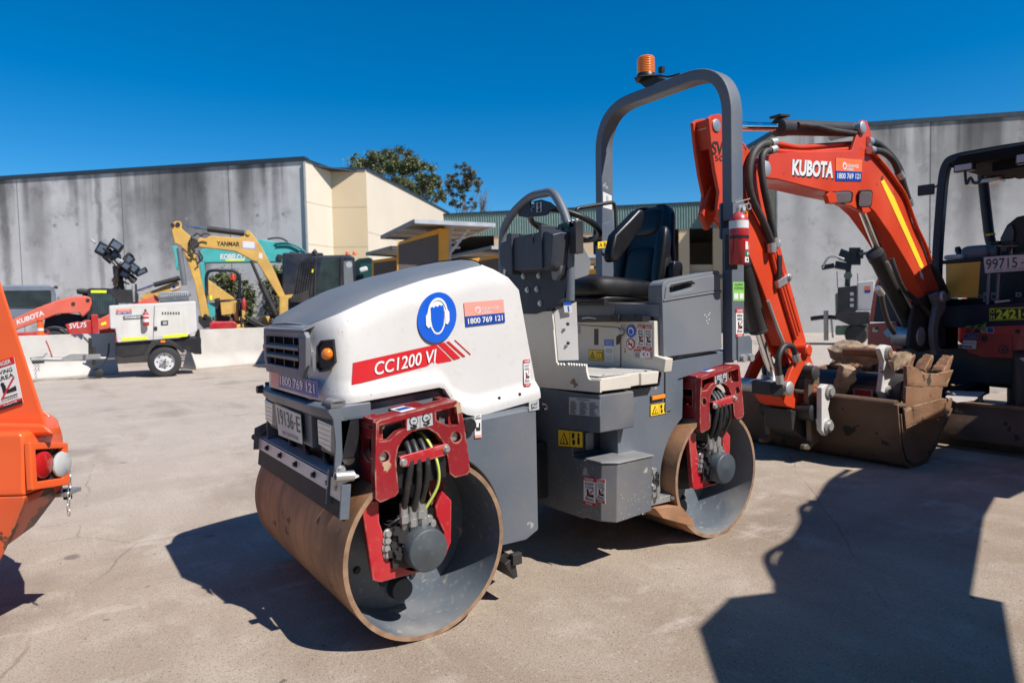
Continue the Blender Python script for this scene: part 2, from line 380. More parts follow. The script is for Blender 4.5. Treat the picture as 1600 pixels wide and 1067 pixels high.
# ================================================================ ground
def ground_mat():
    m = bpy.data.materials.new('yard_surface'); m.use_nodes = True; n, l = nt(m); b = n['Principled BSDF']
    tc = n.new('ShaderNodeTexCoord'); co = tc.outputs['Object']
    def noise(s, d=5, sc=None, r=.55):
        x = n.new('ShaderNodeTexNoise'); x.inputs['Scale'].default_value = s; x.inputs['Detail'].default_value = d; x.inputs['Roughness'].default_value = r
        if sc:
            mp = n.new('ShaderNodeMapping'); mp.inputs['Scale'].default_value = sc; mp.inputs['Rotation'].default_value = (0, 0, R(25)); l.new(co, mp.inputs[0]); l.new(mp.outputs[0], x.inputs[0])
        else: l.new(co, x.inputs[0])
        return x.outputs[0]
    def rng(src, a, c, o0=0, o1=1):
        r = n.new('ShaderNodeMapRange'); r.inputs[1].default_value = a; r.inputs[2].default_value = c; r.inputs[3].default_value = o0; r.inputs[4].default_value = o1; l.new(src, r.inputs[0]); return r.outputs[0]
    def mix(f, a, c):
        x = n.new('ShaderNodeMix'); x.data_type = 'RGBA'; l.new(f, x.inputs[0])
        for s_, i in ((a, 6), (c, 7)):
            if isinstance(s_, tuple): x.inputs[i].default_value = (*s_, 1)
            else: l.new(s_, x.inputs[i])
        return x.outputs[2]
    c = mix(rng(noise(.35, 6), .35, .65), (0.252, 0.185, 0.123), (0.320, 0.243, 0.170))
    c = mix(rng(noise(1.6, 8, (1, .45, 1)), .45, .66, 0, .9), c, (0.400, 0.323, 0.243))
    c = mix(rng(noise(.9, 8, (.5, 1.3, 1)), .50, .68, 0, .85), c, (0.188, 0.129, 0.081))
    c = mix(rng(noise(3.4, 8), .53, .66, 0, .8), c, (0.416, 0.347, 0.268))
    c = mix(rng(noise(7, 6, (2, .2, 1)), .60, .72, 0, .35), c, (0.464, 0.400, 0.326))
    # the far side of the yard is dusted paler than the trafficked strip in front
    sx = n.new('ShaderNodeSeparateXYZ'); l.new(co, sx.inputs[0]); am = n.new('ShaderNodeMath'); am.operation = 'MULTIPLY_ADD'; l.new(noise(.5, 6), am.inputs[0]); am.inputs[1].default_value = 3.0; l.new(sx.outputs['Y'], am.inputs[2])
    c = mix(rng(am.outputs[0], 4.2, -2.6, 0, .72), c, (.475, .405, .345))
    c = mix(rng(am.outputs[0], 1.2, 4.0, 0, .3), c, (.21, .148, .098))
    v = n.new('ShaderNodeTexVoronoi'); v.inputs['Scale'].default_value = 95; l.new(co, v.inputs['Vector'])
    c = mix(rng(v.outputs['Distance'], .10, .34, .7, 0), c, (.10, .082, .068))
    v2 = n.new('ShaderNodeTexVoronoi'); v2.inputs['Scale'].default_value = 42; l.new(co, v2.inputs['Vector'])
    c = mix(rng(v2.outputs['Distance'], .05, .17, .8, 0), c, (.07, .058, .05))
    c = mix(rng(noise(55, 3), .60, .70, 0, .5), c, (.48, .43, .38))
    c = mix(rng(noise(150, 2), .52, .70, 0, .5), c, (.12, .10, .085))
    # stains with their own shape
    c = mix(rng(noise(.55, 5), .60, .68, 0, .4), c, (.14, .11, .09))
    # hairline cracks, oil drips
    v3 = n.new('ShaderNodeTexVoronoi'); v3.feature = 'DISTANCE_TO_EDGE'; v3.inputs['Scale'].default_value = .33
    wv = n.new('ShaderNodeMix'); wv.data_type = 'VECTOR'; wv.inputs[0].default_value = .12; nz = n.new('ShaderNodeTexNoise'); nz.inputs['Scale'].default_value = 1.7; nz.inputs['Detail'].default_value = 8; l.new(co, nz.inputs['Vector']); l.new(co, wv.inputs[4]); l.new(nz.outputs['Color'], wv.inputs[5]); l.new(wv.outputs[1], v3.inputs['Vector'])
    cm = n.new('ShaderNodeMath'); cm.operation = 'MULTIPLY'; l.new(rng(v3.outputs[0], .0004, .002, .4, 0), cm.inputs[0]); l.new(rng(noise(.8, 3), .48, .56), cm.inputs[1])
    c = mix(cm.outputs[0], c, (.10, .08, .065))
    c = mix(rng(noise(2.7, 2), .71, .74, 0, .6), c, (.09, .072, .06))
    c = mix(rng(noise(11, 2), .73, .76, 0, .7), c, (.075, .06, .05))
    c = mix(rng(noise(.8, 9, (1.6, .5, 1), .68), .54, .66, 0, .38), c, (.21, .155, .115))
    c = mix(rng(noise(2.3, 9, (.5, 1.5, 1), .7), .58, .70, 0, .5), c, (.56, .49, .42))
    l.new(c, b.inputs['Base Color']); l.new(rng(noise(2, 4), .3, .7, .72, .95), b.inputs['Roughness']); b.inputs['Specular IOR Level'].default_value = .3
    bp = n.new('ShaderNodeBump'); bp.inputs['Strength'].default_value = .38; bp.inputs['Distance'].default_value = .012
    ad = n.new('ShaderNodeMath'); ad.operation = 'ADD'; l.new(noise(70, 6, None, .7), ad.inputs[0]); l.new(noise(6, 5), ad.inputs[1]); l.new(ad.outputs[0], bp.inputs['Height']); l.new(bp.outputs[0], b.inputs['Normal'])
    return m
gm = ground_mat()
s = MB(); s.add(gm, [(-900, -900, 0), (900, -900, 0), (900, 900, 0), (-900, 900, 0)], [(0, 1, 2, 3)])
g = s.build('yard_ground', smooth=0, recalc=False); tag(g, 'dusty pale brown concrete yard under the machines', 'ground', kind='structure')
# grit and pebbles strewn over the yard
s = MB(); rg = random.Random(3); grit = M('yard_grit', (.22, .18, .15), .9, var=.5, vscale=30)
for k in range(1500):
    d = 1.2+9*rg.random()**1.7; a_ = YAW+rg.uniform(-.78, .78); c = V((CAM.x+math.cos(a_)*d, CAM.y+math.sin(a_)*d, 0)); r_ = rg.choice((.002, .003, .003, .004, .006))
    vs = [c+V((math.cos(t)*r_*rg.uniform(.7, 1.3), math.sin(t)*r_*rg.uniform(.7, 1.3), -.0005)) for t in (0, 1.26, 2.5, 3.8, 5.0)]+[c+V((rg.uniform(-1, 1)*r_*.3, rg.uniform(-1, 1)*r_*.3, r_*.8))]
    s.add(grit, vs, [(i, (i+1) % 5, 5) for i in range(5)])
tag(s.build('yard_grit', smooth=0), 'scattered grit and small stones on the yard', 'grit', kind='stuff')

# slab joints in the yard surface
jm = M('joint_sealant', (.085, .07, .058), .9, var=.3, dust=.5, dscale=6)
for k, (a, b, w_) in enumerate(((at(1380, 716, 'z', 0), at(1640, 747, 'z', 0), .010),)):
    d_ = (b-a).normalized(); n_ = V((-d_.y, d_.x, 0))*w_; s = MB(); rj = random.Random(k); L0, L1 = [], []
    for i in range(41):
        p_ = lerp(a, b, i/40)+n_*rj.uniform(-.5, .5); L0.append(p_-n_*rj.uniform(.2, .6)+V((0, 0, .003))); L1.append(p_+n_*rj.uniform(.2, .6)+V((0, 0, .003)))
    s.loft(jm, [L0, L1], cap=False, closed=False); tag(s.build('yard_joint', smooth=0, recalc=False), 'thin dark joint line across the yard surface', 'joint', kind='structure')
# ================================================================ the tandem road roller
setorg((0, 0, 0))
rol = thing('road_roller', 'white and grey tandem road roller with red drum brackets and a tall roll hoop', 'road roller')
YV = V((0, 1, 0)); XV = V((1, 0, 0)); ZV = V((0, 0, 1))
FD = V((.9216, 0, .36)); RD = V((-.9216, 0, .36))
for c in (FD, RD):
    s = MB()
    a = c+V((0, -.618, 0))
    s.lathe(rust, a, YV, [(0, .360), (1.236, .360), (1.236, .341), (.93, .341), (.93, .0), (.92, .0), (.92, .33), (.31, .33), (.31, 0), (.30, 0), (.30, .341), (0, .341)], 96,
            [rust, rim_m, drumin, drumin, drumin, drumin, drumin, drumin, drumin, drumin, drumin, rim_m], cap=False, closed=True)
    # hub flange bolts
    for sg in (1,):
        y = .312
        s.lathe(iron, c+V((0, y, 0)), YV*.10, [(0, .15), (1, .13)], 32)
        for k in range(10):
            t = 2*math.pi*k/10; s.bolt(iron, c+V((math.cos(t)*.23, y, math.sin(t)*.23)), YV, .012, .012)
        s.lathe(M('rubber_buffer', (.05, .055, .06), .6), c+V((.0, y, -.255)), YV*.05, [(0, .052), (1, .048)], 24)
    do = s.build('drum', rol, smooth=40)
def bracket(dx, dz, sx=1.0, extra=True):
    """cast drum support hanging over the drum end, with its motor"""
    yf = .635
    o = V((dx, 0, dz)); ref = at(659, 668, 'y', yf)
    def p(px, py, y=yf):
        q = at(px, py, 'y', yf); q = V((ref.x+(q.x-ref.x)*sx, y, q.z)); return q+o
    def L(pts, y=yf): return [p(a, b, y) for a, b in pts]
    outer = [(588, 661), (594, 656), (712, 625), (719, 629), (725, 660), (735, 733), (731, 741), (711, 746), (703, 740), (699, 712), (693, 692), (683, 678), (670, 670), (657, 670),
             (643, 675), (630, 686), (622, 700), (619, 718), (623, 768), (618, 775), (594, 785), (587, 779), (586, 740)]
    w1 = [(592.5, 665), (634, 655), (634, 669), (622, 675), (610, 687), (592.5, 690)]
    w2 = [(681, 643), (713, 635), (717, 663), (703, 665), (690, 660), (682, 656)]
    s = MB()
    s.slab(red, L(outer), (0, -.035, 0), [L(w1), L(w2), [p(601+7.5*math.cos(t), 714+8.5*math.sin(t)) for t in [i*math.pi/6 for i in range(12)]],
           [p(713+7.5*math.cos(t), 683+8.5*math.sin(t)) for t in [i*math.pi/6 for i in range(12)]]])
    # roof of the casting with two slots, sloping slightly to the back
    q = L([(589, 660.5), (594, 655.5), (712, 624.5), (718, 628.5)])
    yb = .37
    a, b, c_, d = p(590, 661), p(594, 656), p(712, 625), p(718, 629)
    tl = V((a.x, yb, a.z+.012)); tr = V((d.x, yb, d.z+.012))
    nl = V((a.x, .598, a.z+.008)); nr = V((d.x, .598, d.z+.008))
    top = [nl, nr, tr, tl]
    s.slab(red, top, (0, 0, -.035), [sub(top, .13, .30, .36, .62), sub(top, .70, .30, .93, .62)])
    # end cheeks, each with a window, and the back web
    for k, (xx, zz) in enumerate(((a.x, a.z), (d.x, d.z))):
        sg = 1 if k == 0 else -1
        zl = p(588, 779).z if k == 0 else p(733, 739).z
        x0 = xx-(0 if k == 0 else 0)
        ck = [V((x0, .60, zz-.02)), V((x0, yb, zz-.02)), V((x0, yb, zz-.16)), V((x0-.0, .46, zz-.24)), V((x0, .52, zl+.02)), V((x0, .60, zl))]
        hole = [V((x0, .57, zz-.07)), V((x0, .47, zz-.07)), V((x0, .47, zz-.13)), V((x0, .52, zz-.16)), V((x0, .57, zz-.16))]
        s.slab(red, ck, (-sg*.035, 0, 0), [hole])
    # inner cheeks of the arch legs
    for k, (xx, zt, zl) in enumerate(((p(621, 718).x, p(621, 705).z, p(622, 775).z), (p(699, 716).x, p(699, 712).z, p(703, 742).z))):
        sg = -1 if k == 0 else 1
        s.slab(red, [V((xx, .60, zt)), V((xx, .48, zt)), V((xx, .52, zl)), V((xx, .60, zl))], (-sg*.03, 0, 0))
    m_ = p(659, 700)
    s.box(red, p(735, 700).x+.03, p(588, 700).x-.03, yb, yb+.05, p(659, 660).z-.16, p(659, 660).z+.03)
    br = s.build('drum_bracket', rol, bevel=.009, seg=2)
    bolts(br, [(p(px, py, .598), YV, .017, .02) for px, py in ((601, 714), (713, 683))]+[(p(px, py, .52), YV, .018, .07) for px, py in ((603, 668), (685, 648))])
    g = MB(); gx0, gx1 = p(618, 700).x, p(698, 700).x; gz = p(659, 701).z
    g.slab(black, [V((gx0, .621, gz)), V((gx1, .621, gz)), V((gx1, .621, p(700, 745).z)), V((gx0, .621, p(620, 765).z))], (0, .004, 0)); g.build('arch_shade_plate', br, smooth=0)  # added black plate, stands in for the dark inside the bracket arch
    c2 = MB()
    bar = [(622, 713), (626, 711), (694, 692), (698, 694), (698, 705), (694, 710), (628, 729), (623, 727)]
    c2.slab(redb, L(bar, .653), (0, -.008, 0)); c2.slab(redb, [p(624, 713, .653), p(696, 693, .653), p(696, 693, .60), p(624, 713, .60)], (0, 0, -.006))
    cb = c2.build('hose_guard', br, bevel=.003)
    bolts(cb, [(p(px, py, .653), YV, .011, .012) for px, py in ((627, 721), (694, 700))])
    l = MB(); qd = L([(635.5, 672.5), (676, 664), (675, 645), (636, 655)], yf)
    l.quad(sgrey, qd, .001); l.quad(sblack, sub(qd, .495, .02, .505, .98), .0026)
    for u in (.12, .62):
        cc = sum(sub(qd, u, .55, u+.26, .9), V())/4; l.disc(sblack, cc, YV, .019, .0026); l.disc(sgrey, cc, YV, .015, .004); l.quad(sblack, sub(qd, u+.08, .68, u+.19, .78), .005)
    l.tube(sblack, spline([sum(sub(qd, .25, y_, .25, y_), V())/4+XV*x_+YV*.004 for x_, y_ in ((0, .48), (0, .35), (-.012, .22), (0, .12), (.014, .22))], 4), .0035, 6)
    l.tube(sblack, spline([sum(sub(qd, .75, y_, .75, y_), V())/4+XV*x_+YV*.004 for x_, y_ in ((-.012, .55), (0, .45), (-.012, .3), (0, .15), (.014, .25))], 4), .003, 6)
    l.build('lifting_label', br, smooth=0)
    l = MB(); qd = [p(634, 648, .60), p(658, 643, .60), p(654, 637, .50), p(632, 641, .50)]
    tp = lambda y: None
    n0 = (nr-nl).cross(tl-nl).normalized()
    qd = [x_+n0*(nl-x_).dot(n0) for x_ in qd]
    if n0.z < 0: n0 = -n0
    l.quad(swhite, qd, .002, nrm=n0); l.quad(sblue, sub(qd, .1, .3, .9, .7), .0036, nrm=n0); l.build('top_sticker', br, smooth=0)
    # lower fork that carries the motor
    u = MB()
    fork = [(573, 794), (586, 785), (601, 789), (602, 822), (610, 845), (611, 872), (622, 886), (645, 893), (676, 887), (697, 870), (704, 838), (692, 812), (690, 795), (701, 771), (716, 786), (715, 852), (706, 876), (690, 889), (667, 899), (604, 917), (591, 914)]
    fk = [(p(a_, b_, yf).x, p(a_, b_, yf).z) for a_, b_ in fork]
    u.slab(redb, [V((x_, .585, z_)) for x_, z_ in fk], (0, -.03, 0))
    x0, x1 = p(566, 790).x, p(602, 790).x; zt = p(600, 740).z
    u.slab(red, [V((x0-.03, .555, fk[0][1]-.05)), V((x1, .555, fk[2][1]-.03)), V((x1, .53, zt)), V((x0-.13, .53, zt))], (0, -.05, 0))
    x0, x1 = p(690, 790).x, p(716, 790).x
    u.slab(red, [V((x0, .553, fk[12][1]-.02)), V((x1, .553, fk[14][1]-.02)), V((x1+.005, .50, zt)), V((x0, .50, zt))], (0, -.05, 0))
    um = u.build('motor_fork', rol, bevel=.006)
    g = MB(); mc = p(663, 858, .585)
    g.lathe(iron, mc+V((0, -.20, 0)), YV, [(0, .13), (.12, .13), (.125, .115), (.19, .112), (.20, .10)], 28)
    g.box(iron, mc.x-.05, mc.x+.12, .50, .60, mc.z-.06, mc.z+.10)
    for k in range(4): g.bolt(iron, p(624+4*k, 842+9*k, .585), YV, .012, .02)
    rg3 = random.Random(3)
    for k in range(14):
        q_ = p(618+rg3.uniform(-2, 22), 838+rg3.uniform(-6, 38), .585); g.obox(iron, q_+V((0, rg3.uniform(0, .02), 0)), rg3.uniform(.012, .035), .03, rg3.uniform(.012, .03), X=(1, 0, rg3.uniform(-.5, .5)))
    for k in range(3): g.tube(hosem, spline([p(615+6*k, 826, .58), p(622+5*k, 818-3*k, .60), p(634+4*k, 812, .59), p(640+5*k, 822, .575)], 5), .004, 6)
    g.build('drum_motor', um, smooth=40)
    bolts(um, [(p(px, py, .585), YV, .013, .016) for px, py in ((614, 838), (613, 849), (612, 861), (614, 871), (679, 815), (684, 822), (628, 868), (632, 844))])
    g = MB(); cc = p(665, 857, yf); cc.y = .585
    g.lathe(M('motor_cap_paint', (.05, .062, .072), .5, dust=.2), cc, YV, [(0, .086), (.07, .086), (.078, .082), (.08, .078), (.079, .016), (.081, .012), (.081, 0.001)], 40)
    g.build('motor_cap', um, smooth=40)
    hoses = [((642, 690), (641, 716), (636, 760), (637, 800)), ((652, 688), (652, 714), (653, 760), (651, 805)), ((663, 686), (665, 712), (666, 750), (663, 792)), ((672, 682), (680, 712), (685, 755), (668, 803))]
    for k, hpt in enumerate(hoses):
        h = MB(); e = hpt[0]
        pts = [p(e[0]+3, e[1]+1, .44)+V((0, -.03, -.02)), p(*e, .56)+V((0, 0, .006)), p(*hpt[1], .639), p(*hpt[2], .636), p(*hpt[3], .60)]
        h.tube(hosem if k < 3 or not extra else hosem, spline(pts, 8), .0135 if k < 3 else .0085, 10)
        if k == 3 and extra:
            h.tube(ylens, [q_+V((.004, .0045, 0)) for q_ in spline(pts, 8)], .0062, 8)
        hd = h.build('hose', br, smooth=60)
        f = MB(); a_ = pts[-1]
        f.cyl(steel, a_+V((0, 0, .03)), a_+V((0, 0, -.02)), .017, n=12); f.cyl(steel, a_+V((0, 0, -.02)), a_+V((0, 0, -.05)), .021, n=6); f.cyl(steel, a_+V((0, 0, -.05)), a_+V((.0, -.01, -.075)), .014, n=10)
        f.build('hose_fitting', hd, smooth=40)
    return br
bracket(0, 0)
ra = at(1091, 585, 'y', .635); rb = at(1159, 570, 'y', .635); fa = at(590, 660, 'y', .635); fb = at(716, 628, 'y', .635)
bracket((ra.x+rb.x)/2-(fa.x+fb.x)/2, .022, .95, False)

# ---- front frame over the front drum, with wing panels behind the drum
def arcpts(c, r, a0, a1, n=14): return [V((c.x+r*math.cos(R(a0+(a1-a0)*k/n)), 0, c.z+r*math.sin(R(a0+(a1-a0)*k/n)))) for k in range(n+1)]
s = MB()
prof = [V((.335, 0, .862)), V((.335, 0, .30)), V((.40, 0, .27)), V((.545, 0, .275))]+arcpts(FD, .382, 172, 118)[0:]+[V((.735, 0, .838))]
s.slab(grey, [V((q.x, .575, q.z)) for q in prof], (0, -1.15, 0))
s.box(grey, .70, 1.20, -.42, .455, .775, .965)
s.box(greyd, .36, .74, -.43, .43, .84, .93)
s.build('front_frame', rol, bevel=.006)
s = MB()   # filler cap on the wing panel and its dark hole
s.lathe(black, at(731, 664, 'y', .577), YV*.02, [(0, .033), (1, .030)], 24)
s.build('tank_cap', rol, smooth=40)
# side plate of the front end: grey plate; the gusset behind is coloured dark for its shade
s = MB()
yp = .50
s.slab(grey, A('y', yp, [(513, 643), (517, 639), (535, 636.5), (556, 634), (549, 650), (538, 700), (529, 746), (523, 742), (525, 692), (521, 655)]), (0, -.012, 0))
s.slab(grey, A('y', .458, [(540, 640), (600, 626), (688, 607.5), (694, 609), (699, 617), (704, 650), (600, 676), (549, 660)]), (0, -.012, 0))
s.build('front_side_plate', rol, bevel=.003)
s = MB(); q = A('y', .46, [(556, 640), (560, 648), (600, 670), (600, 735), (548, 745), (538, 735)])
s.slab(navy, q, (0, -.02, 0))
fg_ = s.build('front_gusset', rol, bevel=.002); bolts(fg_, [(at(545, 716, 'y', .462), YV, .018, .012), (at(532, 734, 'y', .502), YV, .013, .02)])
s = MB()   # far side plate, dark interior box
s.box(greyd, .80, 1.24, -.50, -.488, .62, .97)
s.box(black, 1.02, 1.15, -.487, .455, .60, .80)
for y in (-.28, -.05, .2): s.tube(hosem, spline([(1.16, y, .74), (1.20, y+.05, .70), (1.17, y+.12, .64), (1.10, y+.1, .60)], 6), .014, 8)
s.tube(hosem, spline([(1.2, -.4, .66), (1.21, -.1, .63), (1.2, .2, .66), (1.19, .42, .63)], 6), .012, 8)
s.build('front_cavity', rol, smooth=50)
# bumper
s = MB()
bl = [V((x_, y_, 0)) for y_, x_ in ((-.49, 1.20), (-.46, 1.262), (-.30, 1.285), (.34, 1.285), (.49, 1.262), (.505, 1.20))]
s.loft(grey, [[p_+V((-.02, 0, .895)) for p_ in bl]+[V((1.1, .5, .895)), V((1.1, -.48, .895))], [p_+V((0, 0, .91)) for p_ in bl]+[V((1.1, .5, .91)), V((1.1, -.48, .91))],
                 [p_+V((0.005, 0, .945)) for p_ in bl]+[V((1.1, .5, .945)), V((1.1, -.48, .945))], [p_+V((-.02, 0, .958)) for p_ in bl]+[V((1.1, .5, .958)), V((1.1, -.48, .958))]])
bp = s.build('front_bumper', rol, bevel=.006)
s = MB(); s.box(grey, 1.235, 1.262, -.225, .265, .76, .90)
s.build('plate_mount', bp, bevel=.004)
s = MB()
s.box(greyd, 1.205, 1.262, .40, .50, .95, .963)
for k in range(3): s.tube(greyd, fillet([(1.256, .42+.028*k, .955), (1.256, .425+.028*k, .972), (1.205, .425+.028*k, .972), (1.205, .42+.028*k, .95)], .01, 3), .009, 8)
s.build('bonnet_latch', bp, smooth=50)
s = MB(); s.lathe(black, (1.262, -.455, .94), XV*.03, [(0, .022), (1, .018)], 16); s.build('bonnet_stop', bp, smooth=40)
# registration plate
q = A('x', 1.272, [(437.5, 680), (476, 695), (472.5, 647), (431.5, 629)])
s = MB(); s.quad(plateg, q, .004, .002); s.quad(platew, sub(q, .015, .03, .985, .97), .006)
s.textq(plateg, '19136', sub(q, .10, .38, .70, .88), .009, .0); s.textq(plateg, '-', sub(q, .735, .58, .775, .64), .009); s.textq(plateg, 'E', sub(q, .82, .38, .95, .88), .009)
s.textq(plateg, 'NSW CONDITIONAL', sub(q, .22, .10, .86, .22), .009)
s.build('registration_plate', rol, smooth=0)
# headlights
for sg, (y0, y1) in ((1, (.305, .475)), (-1, (-.475, -.325))):
    s = MB(); s.box(black, 1.15, 1.232, y0-.03, y1+.025, .745, .905)
    hb = s.build('headlight', rol, bevel=.008)
    s = MB(); s.loft(clear, [[V((1.231, y0, .775)), V((1.231, y1-.02, .765)), V((1.231, y1, .885)), V((1.231, y0-.005, .89))], [V((1.252, y0+.008, .783)), V((1.252, y1-.026, .772)), V((1.252, y1-.01, .878)), V((1.252, y0+.003, .882))]])
    for k in range(5):
        z = .79+.02*k; s.box(steel, 1.252, 1.2535, y0+.012, y1-.03, z, z+.003)
    s.build('lens', hb, bevel=.004)
# scraper beam across the front of the drum
def xs(z, off=.0):  # drum front at this height
    return FD.x+math.sqrt(max(.0, (.362+off)**2-(z-.36)**2))
s = MB()
pA = V((1.236, 0, .672)); pB = V((xs(.53)+.008, 0, .535))
s.slab(rubber, [V((pA.x, -.60, pA.z)), V((pA.x, .585, pA.z)), V((pB.x+.004, .585, pB.z)), V((pB.x+.004, -.60, pB.z))], V(((pA-pB).z, 0, -(pA-pB).x)).normalized()*.012)
sc = s.build('scraper_blade', rol, bevel=.002)
s = MB(); d = (pA-pB).normalized(); nn = V((d.z, 0, -d.x))
if nn.x < 0: nn = -nn
o = V((pA.x, 0, pA.z))+nn*.014
lo = o-d*.055
s.slab(zinc, [lo+YV*-.59, lo+YV*.45, o+YV*.45, o+YV*-.59], nn*.006)
s.slab(zinc, [o+YV*-.59, o+YV*.45, o+YV*.45-nn*.06+d*.01, o+YV*-.59-nn*.06+d*.01], d*.006)
s.slab(zinc, [lo+YV*.47+nn*.006-d*.01, lo+YV*.585+nn*.006-d*.01, o+YV*.585+nn*.006, o+YV*.47+nn*.006], nn*.006)
s.slab(zinc, [o+YV*.47+nn*.012, o+YV*.585+nn*.012, o+YV*.57-nn*.06+d*.02, o+YV*.47-nn*.06+d*.02], d*.006)
s.slab(grey, [o+YV*.45+d*.035+nn*.02, o+YV*.45-d*.10+nn*.02, o+YV*.45-d*.10-nn*.03, o+YV*.45+d*.035-nn*.03], YV*.009)
s.slab(grey, [o+YV*.585-d*.0+nn*.016, o+YV*.585-d*.13+nn*.016, o+YV*.585-d*.13-nn*.02, o+YV*.585-nn*.02], YV*.009)
s.build('scraper_beam', sc, bevel=.0015)
for y in (-.42, -.2, .03, .27, .43, .53): bolts(sc, [(lo+YV*y+d*.03+nn*.007, nn, .010, .014)], iron if y < .4 else steel)
s = MB(); s.lathe(steel, o+YV*.585-nn*.03+d*.03, nn*.07, [(0, .02), (1, .02), (1, .012), (.9, .012)], 16, cap=True)
s.build('scraper_pin', sc, smooth=40)
s = MB(); s.slab(grey, [o+YV*-.6+d*.05+nn*.03, o+YV*-.6-d*.06+nn*.03, o+YV*-.6-d*.06-nn*.03, o+YV*-.6+d*.09-nn*.05], YV*.012); s.tube(iron, [o+YV*-.57+d*.03, o+YV*-.5+d*.12-nn*.06, V((1.16, -.44, .80))], .016, 8); s.lathe(iron, o+YV*-.6+nn*.02, YV*-.03, [(0, .016), (1, .016)], 12)
s.build('scraper_bracket', sc, bevel=.002)
# rear scraper tips seen by the drums
s = MB()
for c, q0 in ((FD, -1), ):
    s.slab(black, [V((.49, .60, .22)), V((.545, .60, .20)), V((.50, .60, .12)), V((.475, .60, .125))], (0, -1.2, 0))
    s.obox(iron, (.485, .60, .21), .05, .03, .05)
s.build('rear_scraper', rol, bevel=.003)
s = MB()
s.slab(steel, [V((-.40, .59, .30)), V((-.565, .59, .30)), V((-.59, .59, .265)), V((-.41, .59, .27))], (0, -.25, 0))
s.slab(rust, [V((-.40, .62, .262)), V((-.60, .62, .24)), V((-.72, .62, .12)), V((-.70, .62, .105)), V((-.46, .62, .20))], (0, -1.2, 0))
s.bolt(steel, (-.57, .595, .285), YV, .012, .012)
s.build('drum_scraper', rol, bevel=.002)
s = MB()   # tie-down lugs and chain hook on the hull corner
p0 = at(1021, 745, 'y', .62)
s.obox(steel, at(1020, 760, 'y', .60), .05, .012, .19, Z=(0.05, 0, 1))
for k in range(4):
    c = at(1027, 742+4.5*k, 'y', .625); s.tube(iron, circ(c, XV*.6 if k % 2 else YV*.6, ZV, .016, 10), .004, 6, closed=True)
s.cyl(steel, at(1027, 760, 'y', .62), at(1027, 778, 'y', .62), .012)
th_ = s.build('tie_down_hook', rol, smooth=40); bolts(th_, [(at(1018, py, 'y', .606), YV, .014, .02) for py in (735, 760, 772)])

# ---- the bonnet
ZS = [(.25, 1.51), (.46, 1.520), (.54, 1.508), (.66, 1.478), (.80, 1.447), (.985, 1.389), (1.15, 1.322), (1.225, 1.288), (1.262, 1.262)]
ZB = [(.20, .893), (.60, .842), (.655, .857), (.675, .868), (.71, .886), (.735, .935), (.765, .980), (.79, .988), (1.0, .972), (1.23, .955), (1.262, .965)]
WB = [(.2, .47), (1.16, .47), (1.19, .462), (1.215, .44), (1.24, .39), (1.255, .345), (1.262, .315)]
def ip(T, x):
    if x <= T[0][0]: return T[0][1]
    for (a, b), (c, d) in zip(T, T[1:]):
        if x <= c: return b+(d-b)*(x-a)/(c-a)
    return T[-1][1]
XR = [(.8, .236), (.94, .25), (1.396, .325), (1.440, .355), (1.475, .405), (1.517, .50)]
stations = [.20, .26, .32, .38, .44, .50, .56, .60, .655, .675, .71, .735, .765, .79, .85, .92, 1.0, 1.08, 1.13, 1.16, 1.19, 1.215, 1.24, 1.255, 1.262]
def rows(x):
    w_ = ip(WB, x); zs = ip(ZS, x); zb = ip(ZB, x); fl = .025 if x < 1.2 else .025*(1.262-x)/.062
    q = max(.25, min(1, (1.262-x)/.22))
    zc = max(zb+.03, .995 if x > .74 else zb+.045)
    zc = min(zc, 1.03)
    return [(w_+fl-.05, zb+.002), (w_+fl, zb), (w_+fl+.002, zb+.02), (w_+fl-.002, zc), (w_-.002, zc+.035), (w_-.004, zc+.06), (w_-.012, 1.15 if zs > 1.24 else 1.1), (w_-.020, zs-.11), (w_-.029, zs-.055), (w_-.045, zs-.022), (w_-.072, zs), (w_-.078, zs+.004),
            (w_-.10, zs+.017*q), (w_-.15, zs+.030*q), (w_-.25, zs+.040*q), (0, zs+.045*q)]
s = MB(); NR = None; grid = []
for x in stations:
    r_ = rows(x); full = [(y, z) for y, z in r_]+[(-y, z) for y, z in reversed(r_[:-1])]
    loop = []
    for y, z in full:
        xx = max(x, ip(XR, z)) if x < .6 else x
        loop.append(V((xx, y, z)))
    grid.append(loop)
N = len(grid[0]); H = len(rows(1.))
vs = [p_ for L_ in grid for p_ in L_]
fw, fg = [], []
for k in range(len(grid)-1):
    for i in range(N-1):
        f_ = (k*N+i, k*N+i+1, (k+1)*N+i+1, (k+1)*N+i)
        j = min(i, N-2-i)
        (fg if j >= 10 else fw).append(f_)
s.add(white, vs, fw); s.add(plast, vs, [f_ for f_ in fg])
# nose: rounded front face, white below and beside the grille
front = grid[-1]; o = len(front)
inset = [V((p_.x+.012, p_.y*.93, p_.z)) for p_ in front]
n_ = N
fs = [(i, i+1, n_+i+1, n_+i) for i in range(N-1)]
s.add(white, front+inset, [f_ for i, f_ in enumerate(fs) if min(i, N-2-i) < 10]); s.add(plast, front+inset, [f_ for i, f_ in enumerate(fs) if min(i, N-2-i) >= 10])
for i in range(H-1):
    a, b, c_, d = inset[i], inset[i+1], inset[N-2-i], inset[N-1-i]
    s.add(white if i < 10 else plast, [a, b, c_, d] if i < H-2 else [a, b, d], [(0, 1, 2, 3)] if i < H-2 else [(0, 1, 2)])
rear = grid[0]
for i in range(H-1):
    a, b, c_, d = rear[i], rear[i+1], rear[N-2-i], rear[N-1-i]
    s.add(white if i < 10 else plast, [a, b, c_, d] if i < H-2 else [a, b, d], [(0, 1, 2, 3)] if i < H-2 else [(0, 1, 2)])
hood = s.build('bonnet', rol, smooth=48)
